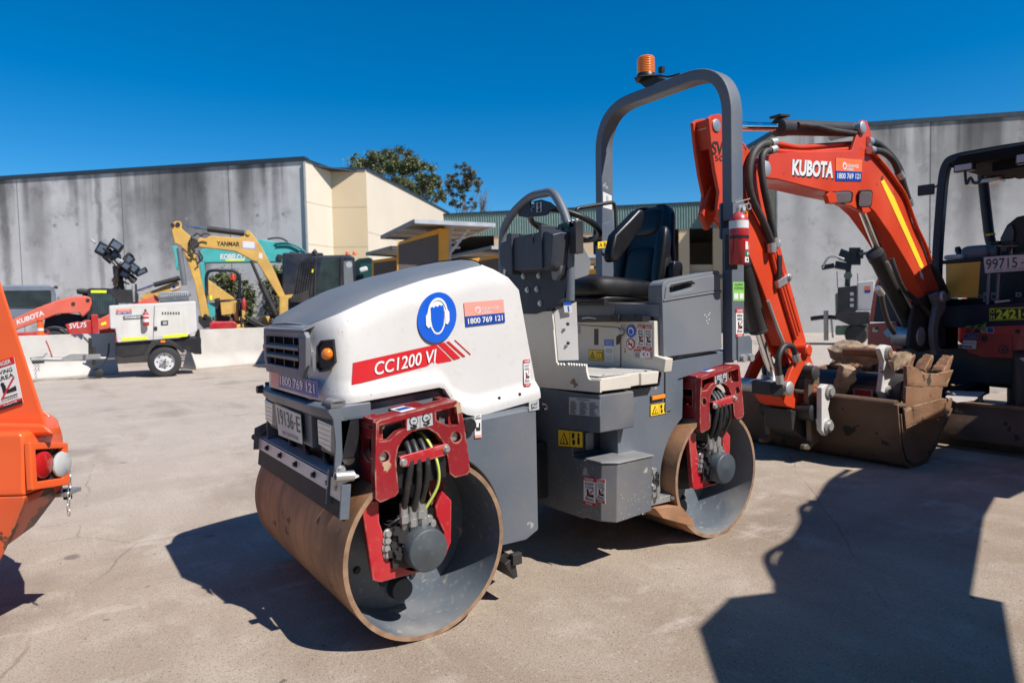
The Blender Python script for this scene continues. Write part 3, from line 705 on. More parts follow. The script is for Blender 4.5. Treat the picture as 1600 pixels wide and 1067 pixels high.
# black rubber lip under the bonnet
for y in (.455, -.455):
    s = MB(); s.tube(rubber, [V((x_, y, ip(ZB, x_)-.004)) for x_ in (.27, .4, .5, .6, .655, .69, .715, .735, .765, .8, .9, 1.0, 1.1, 1.2)], .014, 8); s.build('bonnet_seal', hood, smooth=50)
# grille, set in a grey surround on the nose
s = MB(); xg = 1.275
def gq(y, z, x=xg): return V((x-max(0, abs(y)-.27)*.16, y, z))
ol = [(-.275, 1.238), (.30, 1.238), (.315, 1.215), (.305, 1.10), (.27, 1.045), (-.25, 1.045), (-.28, 1.10), (-.285, 1.215)]
il = [(-.24, 1.212), (.245, 1.212), (.24, 1.105), (.23, 1.085), (-.225, 1.085), (-.238, 1.105)]
s.slab(plast, [gq(*q_) for q_ in ol], (.022, 0, 0), [[gq(*q_) for q_ in il]])
s.slab(plast, [V((1.235, -.29, 1.272)), V((1.235, .31, 1.272)), V((1.296, .30, 1.247)), V((1.296, -.275, 1.247))], (0, 0, -.01))
gr = s.build('grille', hood, bevel=.005)
s = MB(); s.box(M('grille_dark', (.006, .006, .007), .95, spec=.05), 1.2755, 1.277, -.25, .255, 1.08, 1.215)
for y in (-.14, 0, .14): s.box(black, 1.277, 1.285, y-.004, y+.004, 1.085, 1.212)
s.build('grille_void', gr, smooth=0)
for k in range(2):
    z = 1.128+.042*k; s = MB()
    s.slab(plast, [V((1.279, -.239, z-.002)), V((1.279, .243, z-.002)), V((1.300, .243, z-.012)), V((1.300, -.239, z-.012))], (0.002, 0, .015))
    s.build('grille_slat', gr, bevel=.003)
# direction lamps in their recesses on the bevelled nose corners
for sg in (1, -1):
    s = MB(); a = V((1.262, .35*sg, 0)); b = V((1.205, .452*sg, 0)); t = (b-a).normalized(); n1 = V((-t.y, t.x, 0))
    if n1.x < 0: n1 = -n1
    c = (a+b)/2+n1*.004
    L_ = [c+t*u_+ZV*z_ for u_, z_ in ((-.048, 1.095), (-.043, 1.18), (-.02, 1.205), (.043, 1.21), (.05, 1.12), (.02, 1.09), (-.03, 1.078))]
    s.slab(black, L_, n1*.012, [[lerp(q_, c+ZV*1.148, .12) for q_ in L_]])
    s.slab(sblack, [lerp(q_, c+ZV*1.148, .1) for q_ in L_], n1*.003)
    il_ = s.build('direction_lamp', hood, bevel=.003)
    s = MB(); c2 = c+t*.016+ZV*1.152+n1*.004
    s.lathe(amberd, c2, n1, [(0, .023), (.018, .023), (.026, .018), (.030, .008), (.0302, .001)], 24); s.build('lens', il_, smooth=50)
# printed marks on the near side of the bonnet
def hy(x, z):
    """side face position of the bonnet"""
    r_ = rows(x); pts = [(y, zz) for y, zz in r_[2:11]]
    for (y0, z0), (y1, z1) in zip(pts, pts[1:]):
        if z <= z1: return y0+(y1-y0)*max(0, (z-z0)/(z1-z0))
    return pts[-1][0]
def onhood(pts, off=.0):
    out = []
    for px, py in pts:
        y = .455
        for _ in range(4):
            q_ = at(px, py, 'y', y); y = hy(q_.x, q_.z)
        out.append(V((q_.x, y+off, q_.z)))
    return out
qs = onhood([(550, 601), (688, 567), (705, 563), (706.5, 563), (680, 538), (549, 568)], .0015)
s = MB(); s.quad(sred, onhood([(549.5, 601.5), (706, 563), (681, 538), (551, 567)], .0015), 0, .0015, nrm=YV)
for a_ in ([(709, 562), (719, 559), (694, 535), (684, 537.5)], [(723, 557.5), (727, 556.5), (701, 533), (697, 534)], [(734, 554), (735.5, 553.5), (711, 531), (709.5, 531.3)]):
    s.quad(sred, onhood(a_, .0015), 0, .0015, nrm=YV)
tq = onhood([(584, 587), (679, 565), (681, 545), (585, 566)], .003)
s.textq(swhite, 'CC1200 VI', tq, .003, .012)
s.build('model_decal', hood, smooth=0)
s = MB(); c = onhood([(682.5, 496)])[0]; cr = onhood([(713, 490)])[0]; ct = onhood([(681, 457)])[0]
rx = .0995; rz = .118
rz = abs(ct.z-c.z); rx = abs(cr.x-c.x)*.99; n1 = (cr-c).cross(ct-c).normalized(); n1 = n1 if n1.y > 0 else -n1
ux = (c-cr).normalized(); uz = (ct-c).normalized()
c = c+n1*.004
def F2(pts, off): return [c+ux*(-x_)*rx+uz*z_*rz+n1*off for x_, z_ in pts]
s.slab(mblue, F2([(math.cos(t), math.sin(t)) for t in [2*math.pi*i/64 for i in range(64)]], -.003), n1*.0042)
head = [(-.42, .28), (-.40, .50), (-.34, .60), (-.2, .66), (0, .685), (.2, .67), (.34, .61), (.41, .5), (.43, .28), (.42, -.05), (.36, -.38), (.22, -.60), (.08, -.68), (-.06, -.68), (-.2, -.60), (-.34, -.38), (-.41, -.05)]
s.slab(swhite, F2(head, .0014), n1*.0012)
inn = [(-.33, .22), (-.34, .42), (-.25, .46), (-.18, .40), (-.08, .47), (.02, .41), (.12, .48), (.22, .42), (.31, .46), (.34, .26), (.34, -.05), (.29, -.34), (.18, -.53), (.06, -.60), (-.04, -.60), (-.16, -.53), (-.27, -.34), (-.33, -.05)]
s.slab(mblue, F2(inn, .0028), n1*.0012)
for sg in (-1, 1):
    s.slab(swhite, F2([(sg*.36, .22), (sg*.50, .26), (sg*.60, .12), (sg*.60, -.22), (sg*.50, -.36), (sg*.38, -.32)], .0042), n1*.0012)
band = [(.52*math.cos(t), .12+.66*math.sin(t)) for t in [math.pi*k/16 for k in range(17)]]+[(.44*math.cos(t), .12+.56*math.sin(t)) for t in [math.pi*(16-k)/16 for k in range(17)]]
s.slab(swhite, F2(band, .0046), n1*.0012)
s.build('ear_protection_sign', hood, smooth=0)
hire(onhood([(727, 510.5), (788.5, 503.5), (786, 468), (724, 473)], .002), 'hire_sticker', hood)
danger(onhood([(818.5, 604), (828, 603), (826.5, 561), (817, 562)], .002), 'warning_label', hood, ('HOT', 'PARTS'), head='DANGER')
# telephone strip along the lower nose
q = [V((1.277, -.30, 1.035)), V((1.277, .32, 1.035)), V((1.277, .32, .975)), V((1.277, -.30, .975))]
q = A('x', 1.279, [(424, 601), (498, 622), (496.5, 596), (423.5, 577)])
s = MB(); s.quad(spink, sub(q, 0, 0, .2, 1), .001); s.quad(sblue, sub(q, .2, 0, 1, 1), .001); s.textq(swhite, '1800 769 121', sub(q, .24, .2, .95, .8), .004, .02)
for u in (.03, ): s.textq(M('faded_print', (.80, .55, .5), .5), 'HIRE', sub(q, .03, .3, .17, .7), .004, .01)
s.build('telephone_sticker', hood, smooth=0)
# chips and scuffs in the bonnet paint, the shut line and its catch
rs = random.Random(12); s = MB()
for (px, py, sp_, k) in ((507, 606, 4, 9), (503, 621, 4, 8), (530, 518, 3, 4), (543, 500, 2, 3), (700, 610, 8, 6), (760, 430, 12, 5), (830, 600, 5, 5), (640, 590, 30, 6), (560, 620, 12, 6)):
    for _ in range((k+1)//2):
        c = onhood([(px+rs.gauss(0, sp_), py+rs.gauss(0, sp_*.7))])[0]; s.disc(iron if rs.random() < .7 else rust, c, (.15, 1, 0) if px > 520 else (1, .4, 0), rs.uniform(.0006, .002), .0004, 7, th=.0005, ry=rs.uniform(.0006, .0035))
s.build('paint_chips', hood, smooth=0, recalc=False)
s = MB(); L_ = onhood([(826.5, 598), (822, 560), (815, 515), (808, 470), (803, 452)]); s.tube(M('shut_line', (.05, .05, .05), .8), L_, .0022, 6) if 0 else None
for (px, py) in ((812, 612), (826, 612)): s.bolt(steel, onhood([(px, py)], .0)[0], (.05, 1, 0), .006, .005)
s.build('bonnet_catch', hood, smooth=40) if 0 else bolts(hood, [(onhood([(px, py)])[0], (.05, 1, 0), .006, .005) for px, py in ((812, 616), (780, 622))], iron)
# labels on the grey wing panel
q = A('y', .577, [(741.5, 684), (752, 683), (751.5, 646), (741, 647.5)])
s = MB(); s.quad(swhite, q, .001); s.quad(sblack, sub(q, .1, .80, .9, .84), .0026); s.textq(sblack, 'HOT', sub(q, .2, .86, .8, .96), .003); s.quad(sblack, sub(q, .2, .3, .8, .62), .0026); s.quad(swhite, sub(q, .2, .45, .55, .62), .004); s.quad(spink, sub(q, 0, 0, 1, .12), .0026)
s.build('warning_label', rol, smooth=0)
q = A('y', .577, [(826.5, 642.5), (842, 639.5), (841.5, 624.5), (826, 627.5)])
s = MB(); s.quad(sgrey, q, .001); s.quad(sblack, sub(q, .22, .25, .78, .7), .0026); s.quad(sgrey, sub(q, .28, .32, .72, .63), .004); a = sub(q, .15, .15, .85, .85); s.quad(sblack, [a[0], lerp(a[0], a[1], .1), a[2], lerp(a[2], a[3], .1)], .0052)
s.build('battery_label', rol, smooth=0)
s = MB(); s.tube(iron, fillet([at(846, 632, 'y', .5), at(852, 632, 'y', .5), at(855, 638, 'y', .5), at(850, 640, 'y', .5)], .02), .006, 8); s.build('lock_pin', rol, smooth=50)

# ---- articulation joint between the halves
s = MB(); s.box(black, -.02, .34, -.2, .2, .30, .60); s.lathe(iron, (.16, 0, .28), ZV*.4, [(0, .11), (1, .11)], 24)
s.tube(hosem, spline([(.36, .08, .55), (.2, .16, .5), (.05, .1, .55)], 6), .015); s.tube(hosem, spline([(.36, .1, .62), (.2, .20, .60), (.0, .13, .64)], 6), .013)
s.box(black, .0, .335, -.42, .12, .62, .84)
s.build('pivot_joint', rol, smooth=40)

# ---- rear hull with the step box
XF = -.03
s = MB()
s.slab(greyd, [V((XF, -.60, .885)), V((XF, -.60, .30)), V((XF, -.5, .25)), V((XF, .2, .245)), V((XF, .47, .25)), V((XF, .505, .27)), V((XF, .50, .548)), V((XF, .40, .552)), V((XF, .40, .70)), V((XF, .543, .70)), V((XF, .543, .885))], (-.20, 0, 0))
hullp = [V((-.22, 0, .885)), V((-.22, 0, .26)), V((-.40, 0, .262)), V((-.41, 0, .30)), V((-.545, 0, .31))]+arcpts(RD, .385, 0, 62, 12)[1:]+[V((-.70, 0, .96)), V((-.50, 0, .96)), V((-.50, 0, .885))]
hullp = [V((-.22, 0, .885)), V((-.22, 0, .26)), V((-.40, 0, .262))]+arcpts(RD, .385, 352, 420, 12)+[V((-.735, 0, 1.06)), V((-.56, 0, .97)), V((-.52, 0, .885))]
s.slab(grey, [V((q_.x, .535, q_.z)) for q_ in hullp], (0, -1.07, 0))
hull = s.build('rear_hull', rol, bevel=.006)
s = MB()
# upper block, step recess and lower tread box, all on the near side
s.slab(greyd, [V((XF, .54, .70)), V((XF, .607, .705)), V((XF, .607, .888)), V((XF, .54, .888))], (-.235, 0, 0))
s.slab(greyd, [V((XF, .40, .25)), V((XF, .55, .258)), V((XF, .594, .268)), V((-.075, .66, .262)), V((-.075, .66, .545)), V((XF, .60, .548)), V((XF, .40, .548))], (0, 0, 0.0001)) if 0 else None
pl = [V((XF, .50, 0)), V((XF, .61, 0)), V((-.085, .665, 0)), V((-.335, .665, 0)), V((-.335, .50, 0))]
lo_ = [V((XF, .50, .258)), V((XF, .60, .268)), V((-.085, .655, .262)), V((-.335, .655, .272)), V((-.335, .50, .27))]
s.loft(greyd, [lo_, [V((q_.x, q_.y, .553)) for q_ in pl]])
s.build('step_box', hull, bevel=.006)
s = MB(); s.slab(steel, [V((q_.x, q_.y, .556)) for q_ in [V((XF+.004, .50, 0)), V((XF+.004, .614, 0)), V((-.086, .67, 0)), V((-.34, .67, 0)), V((-.34, .50, 0))]], (0, 0, .008)); s.build('step_tread', hull, bevel=.002)
s = MB(); s.box(navy, -.225, -.035, .401, .404, .566, .699); s.box(greyd, -.165, -.11, .405, .412, .575, .665); s.build('step_recess', hull, smooth=0)
# labels and lamp on the hull
fx = XF+.001
q = A('x', fx, [(889.5, 647), (938, 651), (938, 624), (889.5, 620)])
s = MB(); s.quad(sgrey, q, .001)
s.textq(sblack, 'DYNAPAC', sub(q, .28, .86, .68, .95), .003, .02)
for k in range(9):
    for j in range(3): s.quad(iron, sub(q, .05+.31*j, .06+.085*k, .05+.31*j+random.uniform(.15, .28), .085+.085*k), .003)
s.build('rating_plate', hull, smooth=0)
yellow_label(A('x', fx, [(872.5, 697), (911.5, 699.5), (911.5, 674), (872.5, 670)]), 'warning_label', hull)
danger(A('x', fx, [(912.5, 786.5), (931, 791), (931, 747), (912.5, 743.5)]), 'warning_label', hull, ('KEEP', 'CLEAR'))
danger(A('x', fx, [(932.5, 783), (946, 787), (946, 749), (932.5, 747)]), 'warning_label', hull, ('DO NOT', 'STAND'))
yh = .536
q = A('y', yh, [(1015.5, 626), (1037, 622), (1037, 614), (1015.5, 618)])
s = MB(); s.slab(black, q, YV*.006); s.slab(amber, sub(q, .03, .1, .97, .9), YV*.016); s.build('marker_lamp', hull, bevel=.003)
yellow_label(A('y', yh, [(1015.5, 650.5), (1042, 645.5), (1042, 628), (1015.5, 632)]), 'warning_label', hull)
s = MB()
for k in range(110):
    t = random.random(); z = .27+.28*random.random()**1.6; u = random.random()
    if u < .6: y_ = .42+.18*random.random()**.6; c = V((XF+.0006, y_, z)); n_ = XV
    else: c = V((-.10-.22*random.random(), .6655-.01*(1-(z-.26)/.29), z)); n_ = YV
    s.disc(swhite, c, n_, random.choice((.0008, .0012, .0018)), 0, 5, th=.0006, ry=random.uniform(.001, .003))
s.build('paint_spatter', hull, smooth=0)

# ---- platform, bulkhead and column in white sheet, its shade coloured in as cream
s = MB()
bulk = [(-.45, .885), (-.45, 1.0), (-.03, 1.0), (-.03, 1.295), (.252, 1.299), (.281, 1.031)]
pts = [V((XF, y_, z_)) for y_, z_ in bulk]
px_ = 869
teeth = []
for k in range(7):
    a_ = at(887+k*4.1, 567+.25*k, 'x', XF); b_ = at(889+k*4.1, 571+.25*k, 'x', XF); teeth += [a_, b_]
pts += [at(871, 567, 'x', XF), at(872, 571, 'x', XF), at(875, 567.2, 'x', XF), at(877, 571, 'x', XF), at(879, 567.2, 'x', XF), at(882, 571, 'x', XF), at(885, 567.2, 'x', XF)]+teeth
pts += A('x', XF, [(915, 568.5), (916, 580), (919, 591.5), (922, 593.5), (937.5, 594.5), (937.5, 613.5)])
pts += [V((XF, .15, .888))]
s.slab(cream, pts, (-.012, 0, 0))
s.build('bulkhead', rol, bevel=.0015)
s = MB()
s.slab(white, [V((XF-.012, .255, 1.299)), V((XF-.012, .285, 1.04)), V((XF-.10, .345, 1.04)), V((XF-.10, .335, 1.345))], (-.01, -.012, 0))
for z in (1.13, 1.23): s.bolt(iron, V((XF-.055, .315, z)), (.57, .82, 0), .007, .008)
s.build('column_flange', rol, bevel=.002)
s = MB()
top = [V((XF-.012, -.45, .972)), V((XF-.012, .607, .966)), V((-.245, .607, .972)), V((-.25, .575, .972)), V((-.335, .575, .972)), V((-.34, .588, .972)), V((-.475, .588, .972)), V((-.505, .535, .972)), V((-.505, -.45, .972))]
low = [V((q_.x+(.012 if q_.x < -.45 else 0), q_.y, .905 if q_.x > -.3 else .908)) for q_ in top]
s.loft(cream, [low, top])
plf = s.build('platform', rol, bevel=.004)
s = MB(); s.slab(M('worn_tread', (.42, .40, .37), .7, var=.2, dust=.3, bump=.4, bscale=150), [q_+V((0, 0, .003)) for q_ in [V((-.06, .1, .97)), V((-.06, .57, .97)), V((-.24, .57, .97)), V((-.26, .53, .97)), V((-.48, .53, .97)), V((-.49, .1, .97))]], (0, 0, .002)); 
s.bolt(iron, (-.12, .54, .973), ZV, .007, .004); s.bolt(iron, (-.42, .545, .973), ZV, .007, .004); s.build('tread_mat', plf, smooth=0)

# ---- seat pedestal
s = MB(); XP = -.50
s.slab(cream, [V((XP, -.5, .97)), V((XP, .60, .965)), V((XP, .612, 1.035)), V((XP, .535, 1.05)), V((XP, .535, 1.235)), V((XP, -.5, 1.225))], (-.06, 0, 0))
ped = s.build('seat_pedestal', rol, bevel=.004)
s = MB(); q = A('x', XP+.001, [(889, 573), (970.5, 575.5), (970.5, 512), (889, 506.5)])
fr = [(0, 0), (.95, 0), (1, .05), (1, .95), (.96, 1), (0, 1)]
L_ = [sub(q, a_, b_, a_, b_)[0] for a_, b_ in fr]
s.slab(iron, L_, XV*.002); s.slab(cream, [lerp(p_, sum(L_, V())/6, .018)+XV*.002 for p_ in L_], XV*.004)
door = s.build('access_door', ped, smooth=0)
s = MB(); s.quad(black, A('x', XP+.0075, [(928.5, 539), (935, 539), (935, 514), (928.5, 514)])); s.build('door_slot', door, smooth=0)
s = MB(); s.quad(M('peeled_brown', (.06, .03, .02), .6), A('x', XP+.0075, [(963, 539), (968, 537), (970, 527), (975, 522), (974, 516), (969, 522), (963, 526)])); s.cyl(steel, at(971, 519, 'x', XP+.006), at(971, 519, 'x', XP+.03), .013); s.tube(steel, [at(970, 508, 'x', XP+.01), at(972, 514, 'x', XP+.015), at(971, 519, 'x', XP+.02)], .004, 6); s.build('door_latch', door, smooth=40)
s = MB(); q = A('x', XP+.0075, [(898.5, 521.5), (906.5, 521.5), (906.5, 510.5), (898.5, 510)]); s.quad(sblue, q, 0); s.quad(cream, sub(q, .08, .06, .92, .94), .0014); s.quad(sblue, sub(q, .25, .3, .75, .7), .0028); s.quad(cream, sub(q, .32, .38, .68, .7), .004); s.build('manual_sticker', door, smooth=0)
q = A('x', XP+.0075, [(920, 562.5), (944, 563.5), (944, 547), (920, 546)])
s = MB(); s.quad(sblack, q, 0); s.quad(syel, sub(q, .03, .04, .97, .96), .0014); a = sub(q, .1, .2, .42, .85); md = lerp(a[2], a[3], .5); s.quad(sblack, [a[0], a[1], md], .003); b_ = [lerp(p_, (a[0]+a[1]+md)/3, .3) for p_ in (a[0], a[1], md)]; s.quad(syel, b_, .0044); s.quad(sblack, sub(q, .24, .3, .28, .55), .006); s.quad(sblack, sub(q, .56, .15, .92, .8), .003); s.quad(syel, sub(q, .59, .2, .73, .72), .0044); s.quad(syel, sub(q, .75, .2, .89, .72), .0044); s.build('warning_label', door, smooth=0)
q = A('x', XP+.0075, [(944.5, 565), (959, 566), (959, 531), (944.5, 530.5)])
s = MB(); s.quad(swhite, q, 0); s.quad(mblue, sub(q, 0, .72, 1, 1), .0014)
for k, t_ in enumerate(('IMPORTANT', 'SAFETY', 'INSTRUCTIONS')): s.textq(swhite, t_, sub(q, .1, .91-.075*k, .9, .965-.075*k), .0032)
s.quad(sgrey, sub(q, .15, .4, .85, .62), .0014)
for k in range(4): s.quad(sgrey, sub(q, .15, .08+.07*k, .8, .11+.07*k), .0014)
s.build('instruction_label', door, smooth=0)
xq = XP+.001
q = A('x', xq, [(980, 529), (993, 530), (993, 510), (980, 509)])
s = MB(); s.quad(swhite, q, 0); c = sum(q, V())/4+ZV*.008; s.disc(mblue, c, XV, .036, .0014); s.disc(swhite, c, XV, .022, .0028); s.disc(mblue, c+ZV*-.004, XV, .015, .004); s.quad(sgrey, sub(q, .15, .06, .85, .1), .0014); s.build('ear_protection_label', ped, smooth=0)
q = A('x', xq, [(980, 548), (991, 549), (991, 531), (980, 530.5)])
s = MB(); s.quad(swhite, q, 0); c = sum(q, V())/4+ZV*.008; s.disc(sred, c, XV, .032, .0014); s.disc(swhite, c, XV, .025, .0028); s.quad(sblack, [c+V((.0, -.016, -.006)), c+V((0, .016, -.006)), c+V((0, .016, .003)), c+V((0, -.016, .003))], .004); a = [c+V((0, -.021, .018)), c+V((0, -.017, .022)), c+V((0, .021, -.018)), c+V((0, .017, -.022))]; s.quad(sred, a, .0052, nrm=XV); s.textq(sblack, 'NO SMOKING', sub(q, .1, .04, .9, .13), .004); s.build('no_smoking_label', ped, smooth=0)
danger(A('x', xq, [(996.5, 545), (1007, 546), (1007, 508.5), (996.5, 508)]), 'warning_label', ped, ('MUST', 'BE', 'CLEAR'))
danger(A('x', xq, [(1008, 546), (1019, 547), (1019, 509), (1008, 508.5)]), 'warning_label', ped, ('RING', 'DO', 'NOT'))
q = A('x', xq, [(990.5, 559), (1019, 561), (1019, 547.5), (990.5, 546)])
s = MB(); s.quad(sblack, q, 0); s.quad(swhite, sub(q, .02, .03, .98, .97), .0014); s.quad(sred, sub(q, .02, .72, .4, .97), .0028)
for k in range(3): s.quad(sblack, sub(q, .07, .12+.19*k, .35, .22+.19*k), .0028)
s.textq(swhite, 'DANGER', sub(q, .07, .77, .36, .92), .0044); c = sum(sub(q, .66, .2, .92, .8), V())/4; s.disc(sred, c, XV, .024, .0028); s.disc(swhite, c, XV, .020, .004); s.quad(sblack, sub(q, .52, .35, .57, .65), .0028); s.quad(sblack, sub(q, .77, .35, .81, .65), .0054); s.build('warning_label', ped, smooth=0)
s = MB()   # grey seat base with keyhole flange
s.slab(plast, [V((-.46, -.24, 1.262)), V((-.46, .28, 1.262)), V((-.46, .292, 1.335)), V((-.46, -.24, 1.345))], (-.10, 0, 0))
s.slab(plast, [V((-.46, .285, 1.262)), V((-.53, .545, 1.258)), V((-.53, .548, 1.322)), V((-.46, .293, 1.335))], (-.16, -.02, 0))
s.slab(sblack, A('x', -.4925, [(992, 499), (995, 499), (995, 491), (993.5, 489.5), (992, 491)]), (.004, .001, 0))
sb = s.build('seat_base', rol, bevel=.006)
s = MB(); s.box(black, -.75, -.45, -.25, .50, 1.232, 1.262); s.tube(steel, spline([(-.455, .0, 1.248), (-.45, .08, 1.256), (-.455, .16, 1.246)], 5), .004, 6); s.box(iron, -.45, -.44, .27, .33, 1.24, 1.27); s.build('slide_rail', sb, smooth=0)

# ---- seat
def pillow(mb, mt, c, X, Y, Z, sx, sy, sz, e=.35, nu=28, nv=14):
    """superellipsoid cushion"""
    X = V(X).normalized(); Y = V(Y).normalized(); Z = V(Z).normalized()
    sg = lambda v, k: math.copysign(abs(v)**k, v)
    loops = []
    for i in range(nv+1):
        a_ = -math.pi/2+math.pi*i/nv; cz = sg(math.cos(a_), .55); zz = sg(math.sin(a_), .55)
        loops.append([V(c)+X*(sx/2*cz*sg(math.cos(t), e))+Y*(sy/2*cz*sg(math.sin(t), e))+Z*(sz/2*zz) for t in [2*math.pi*k/nu for k in range(nu)]])
    mb.loft(mt, loops, cap=False)
s = MB(); pillow(s, vinyl, (-.64, .02, 1.418), (1, 0, .07), (0, 1, 0), (-.07, 0, 1), .56, .50, .14)
seat = s.build('seat_cushion', rol, smooth=60)
s = MB(); s.box(black, -.86, -.42, -.20, .24, 1.325, 1.36); pillow(s, vinyl, (-.62, .02, 1.362), (1, 0, 0), (0, 1, 0), (0, 0, 1), .48, .46, .05); s.cyl(steel, (-.40, .05, 1.372), (-.40, .12, 1.372), .008); s.build('seat_pan', seat, smooth=50)
s = MB()   # backrest: wide at the shoulders, waisted, wrapping at the sides
X_ = V((.22, 0, 1)).normalized()*-1
secs = []
bz = V((-.20, 0, .98)).normalized(); bx = V((.98, 0, .20)).normalized(); base = V((-.95, .04, 1.38))
for h, hw_, th in ((0, .17, .08), (.03, .21, .11), (.12, .215, .13), (.22, .21, .13), (.30, .19, .12), (.40, .175, .11), (.50, .165, .10), (.545, .15, .085), (.57, .12, .05), (.575, .05, .02)):
    L_ = []
    for k in range(28):
        t = 2*math.pi*k/28; cy = math.copysign(abs(math.cos(t))**.5, math.cos(t)); sx_ = math.copysign(abs(math.sin(t))**.6, math.sin(t))
        bulge = .035*abs(cy)**3 if sx_ > 0 else 0
        L_.append(base+bz*h+YV*(hw_*cy)+bx*(th/2*sx_+bulge))
    secs.append(L_)
s.loft(vinyl, secs)
bk = s.build('backrest', rol, smooth=60)
for sg in (-1, 1):
    s = MB(); pillow(s, vinyl, base+bz*.22+bx*.055+YV*sg*.165, bz, YV, bx, .40, .085, .085, .7); s.build('side_bolster', bk, smooth=60)
s = MB(); pillow(s, vinyl, base+bz*.46+bx*.045, bz, YV, bx, .17, .25, .06, .5); s.build('shoulder_pad', bk, smooth=60)
s = MB(); pillow(s, vinyl, base+bz*.17+bx*.055, bz, YV, bx, .26, .24, .06, .5); s.build('lumbar_pad', bk, smooth=60)
for sg in (1,):
    s = MB(); s.tube(vinyl, [base+bz*h_+YV*(w_*sg)+bx*.0 for h_, w_ in ((.06, .225), (.14, .222), (.22, .216), (.32, .19), (.42, .176), (.52, .162))], .009, 8); s.build('piping', bk, smooth=60)
s = MB(); pillow(s, vinyl, base+V((-.02, .245, .14)), (1, 0, .1), (0, 1, 0), (-.1, 0, 1), .09, .05, .13); s.build('side_knob', bk, smooth=60)
s = MB()   # folded-up armrest beside the backrest
ar = [(956, 392), (962, 366), (985, 342), (998, 328), (1006, 326), (1009, 338), (1004, 355), (985, 385), (968, 408), (958, 410), (955, 402)]
s.slab(vinyl, A('y', .27, ar), YV*-.07)
s.build('armrest', rol, bevel=.018, seg=3)
s = MB(); a0 = at(1038, 455, 'y', .24); s.box(iron, -.95, -.80, -.2, .22, 1.28, 1.40); s.cyl(steel, (-.82, .24, 1.40), (-.93, .24, 1.42), .016); s.build('seat_hinge', seat, smooth=40)
# safety hoop beside the seat
s = MB(); hp = [at(900, 338, 'y', .10), at(901, 326, 'y', .10), at(958, 316, 'y', .10), at(962, 324, 'y', .10), at(963, 368, 'y', .10)]
s.tube(black, fillet(hp, .06, 6), .011, 10); s.obox(steel, at(963, 366, 'y', .10), .03, .035, .03); s.cyl(steel, at(963, 372, 'y', .1), at(963.5, 382, 'y', .1), .012); s.cyl(steel, at(963, 366, 'y', .10), at(972, 365, 'y', .10), .008)
s.build('restraint_bar', rol, smooth=50)

# ---- dark console plate, instrument tub, hand hoop, steering wheel
s = MB(); XC = -.02
s.slab(navy, [V((XC, -.16, 1.29)), V((XC, .12, 1.285)), V((XC, .22, 1.305)), V((XC, .365, 1.365)), V((XC, .395, 1.50)), V((XC, .36, 1.60)), V((XC, -.12, 1.60)), V((XC, -.16, 1.5))], (-.03, 0, 0))
con = s.build('console_plate', rol, bevel=.003)
bolts(con, [(at(px, py, 'x', XC+.001), XV, .011, .010) for px, py in ((818, 432), (842, 431), (824, 453), (839, 452), (844, 474))], steel)
s = MB(); xt = .10
def tubl(x, g=0):
    return [V((x, y_+.14, z_)) for y_, z_ in ((-.225+g, 1.545+g), (-.16, 1.515+g), (.22, 1.50+g), (.245-g, 1.53+g), (.265-g, 1.69-g), (.20, 1.712-g), (-.07, 1.708-g), (-.20, 1.692-g), (-.225+g, 1.67-g))]
s.loft(dkplast, [tubl(-.08), tubl(.025), tubl(.07, .012)])
s.box(dkplast, .02, .085, .022, .062, 1.50, 1.722)
s.box(dkplast, -.02, .082, .292, .318, 1.515, 1.735)
s.box(dkplast, .066, .077, .185, .24, 1.65, 1.70)
tub = s.build('instrument_tub', rol, bevel=.012, seg=3)
s = MB(); s.slab(plast, [V((XC, .30, 1.53)), V((XC, .385, 1.535)), V((XC, .375, 1.49)), V((XC, .335, 1.455)), V((XC, .315, 1.462))], (.035, 0, 0)); s.slab(plast, [V((XC-.03, .37, 1.45)), V((XC-.14, .38, 1.48)), V((XC-.16, .38, 1.55)), V((XC-.08, .38, 1.66)), V((XC-.03, .37, 1.64))], (0, .02, 0)); s.box(black, XC-.10, XC-.02, .30, .37, 1.53, 1.68); s.build('console_side_bracket', con, bevel=.003)
s = MB(); XH = -.05
hoop = A('x', XH, [(787, 432), (785, 378), (797, 340), (826, 310), (866, 304), (884, 340), (890, 378), (891, 420), (891, 470)])
hoop[0].z -= .20
s.tube(grey, spline([hoop[0], hoop[1], hoop[2], hoop[3], V((XH, .175, 1.925)), hoop[4], hoop[5], hoop[6], hoop[7], hoop[8]], 8), .023, 14)
hp_ = s.build('hand_hoop', rol, smooth=60)
s = MB(); L_ = A('x', XH, [(800, 333), (812, 322), (822, 317), (845, 312), (858, 316), (868, 324), (858, 328), (855, 334), (850, 337), (822, 340), (811, 338), (809, 332)])
hole = A('x', XH, [(827.5, 313+3), (833, 313+2), (835, 318), (834.5, 327), (831, 331), (828, 327)])
s.slab(navy, L_, (-.012, 0, 0), [hole]); hpl = s.build('hoop_plate', hp_, bevel=.001)
s = MB(); q = A('x', XH+.001, [(838.5, 332), (846.5, 331), (846.5, 315.5), (838.5, 317)]); s.quad(sgrey, q, 0); s.tube(sblack, spline([sub(q, a_, b_, a_, b_)[0]+XV*.003 for a_, b_ in ((.5, .5), (.6, .35), (.7, .2), (.45, .1), (.3, .25))], 4), .0045, 6); s.disc(sblack, sub(q, .5, .75, .5, .75)[0], XV, .012, .002); s.build('lifting_label', hpl, smooth=0)
s = MB(); cw = V((-.30, .02, 1.79)); nz = V((-.36, .0, .93)).normalized(); ux = YV; uy = nz.cross(ux)
cw = at(882, 352, 'x', -.30)
s.tube(vinyl, circ(cw, ux, uy, .205, 40), .017, 10, closed=True)
st = s.build('steering_wheel', rol, smooth=60)
s = MB()
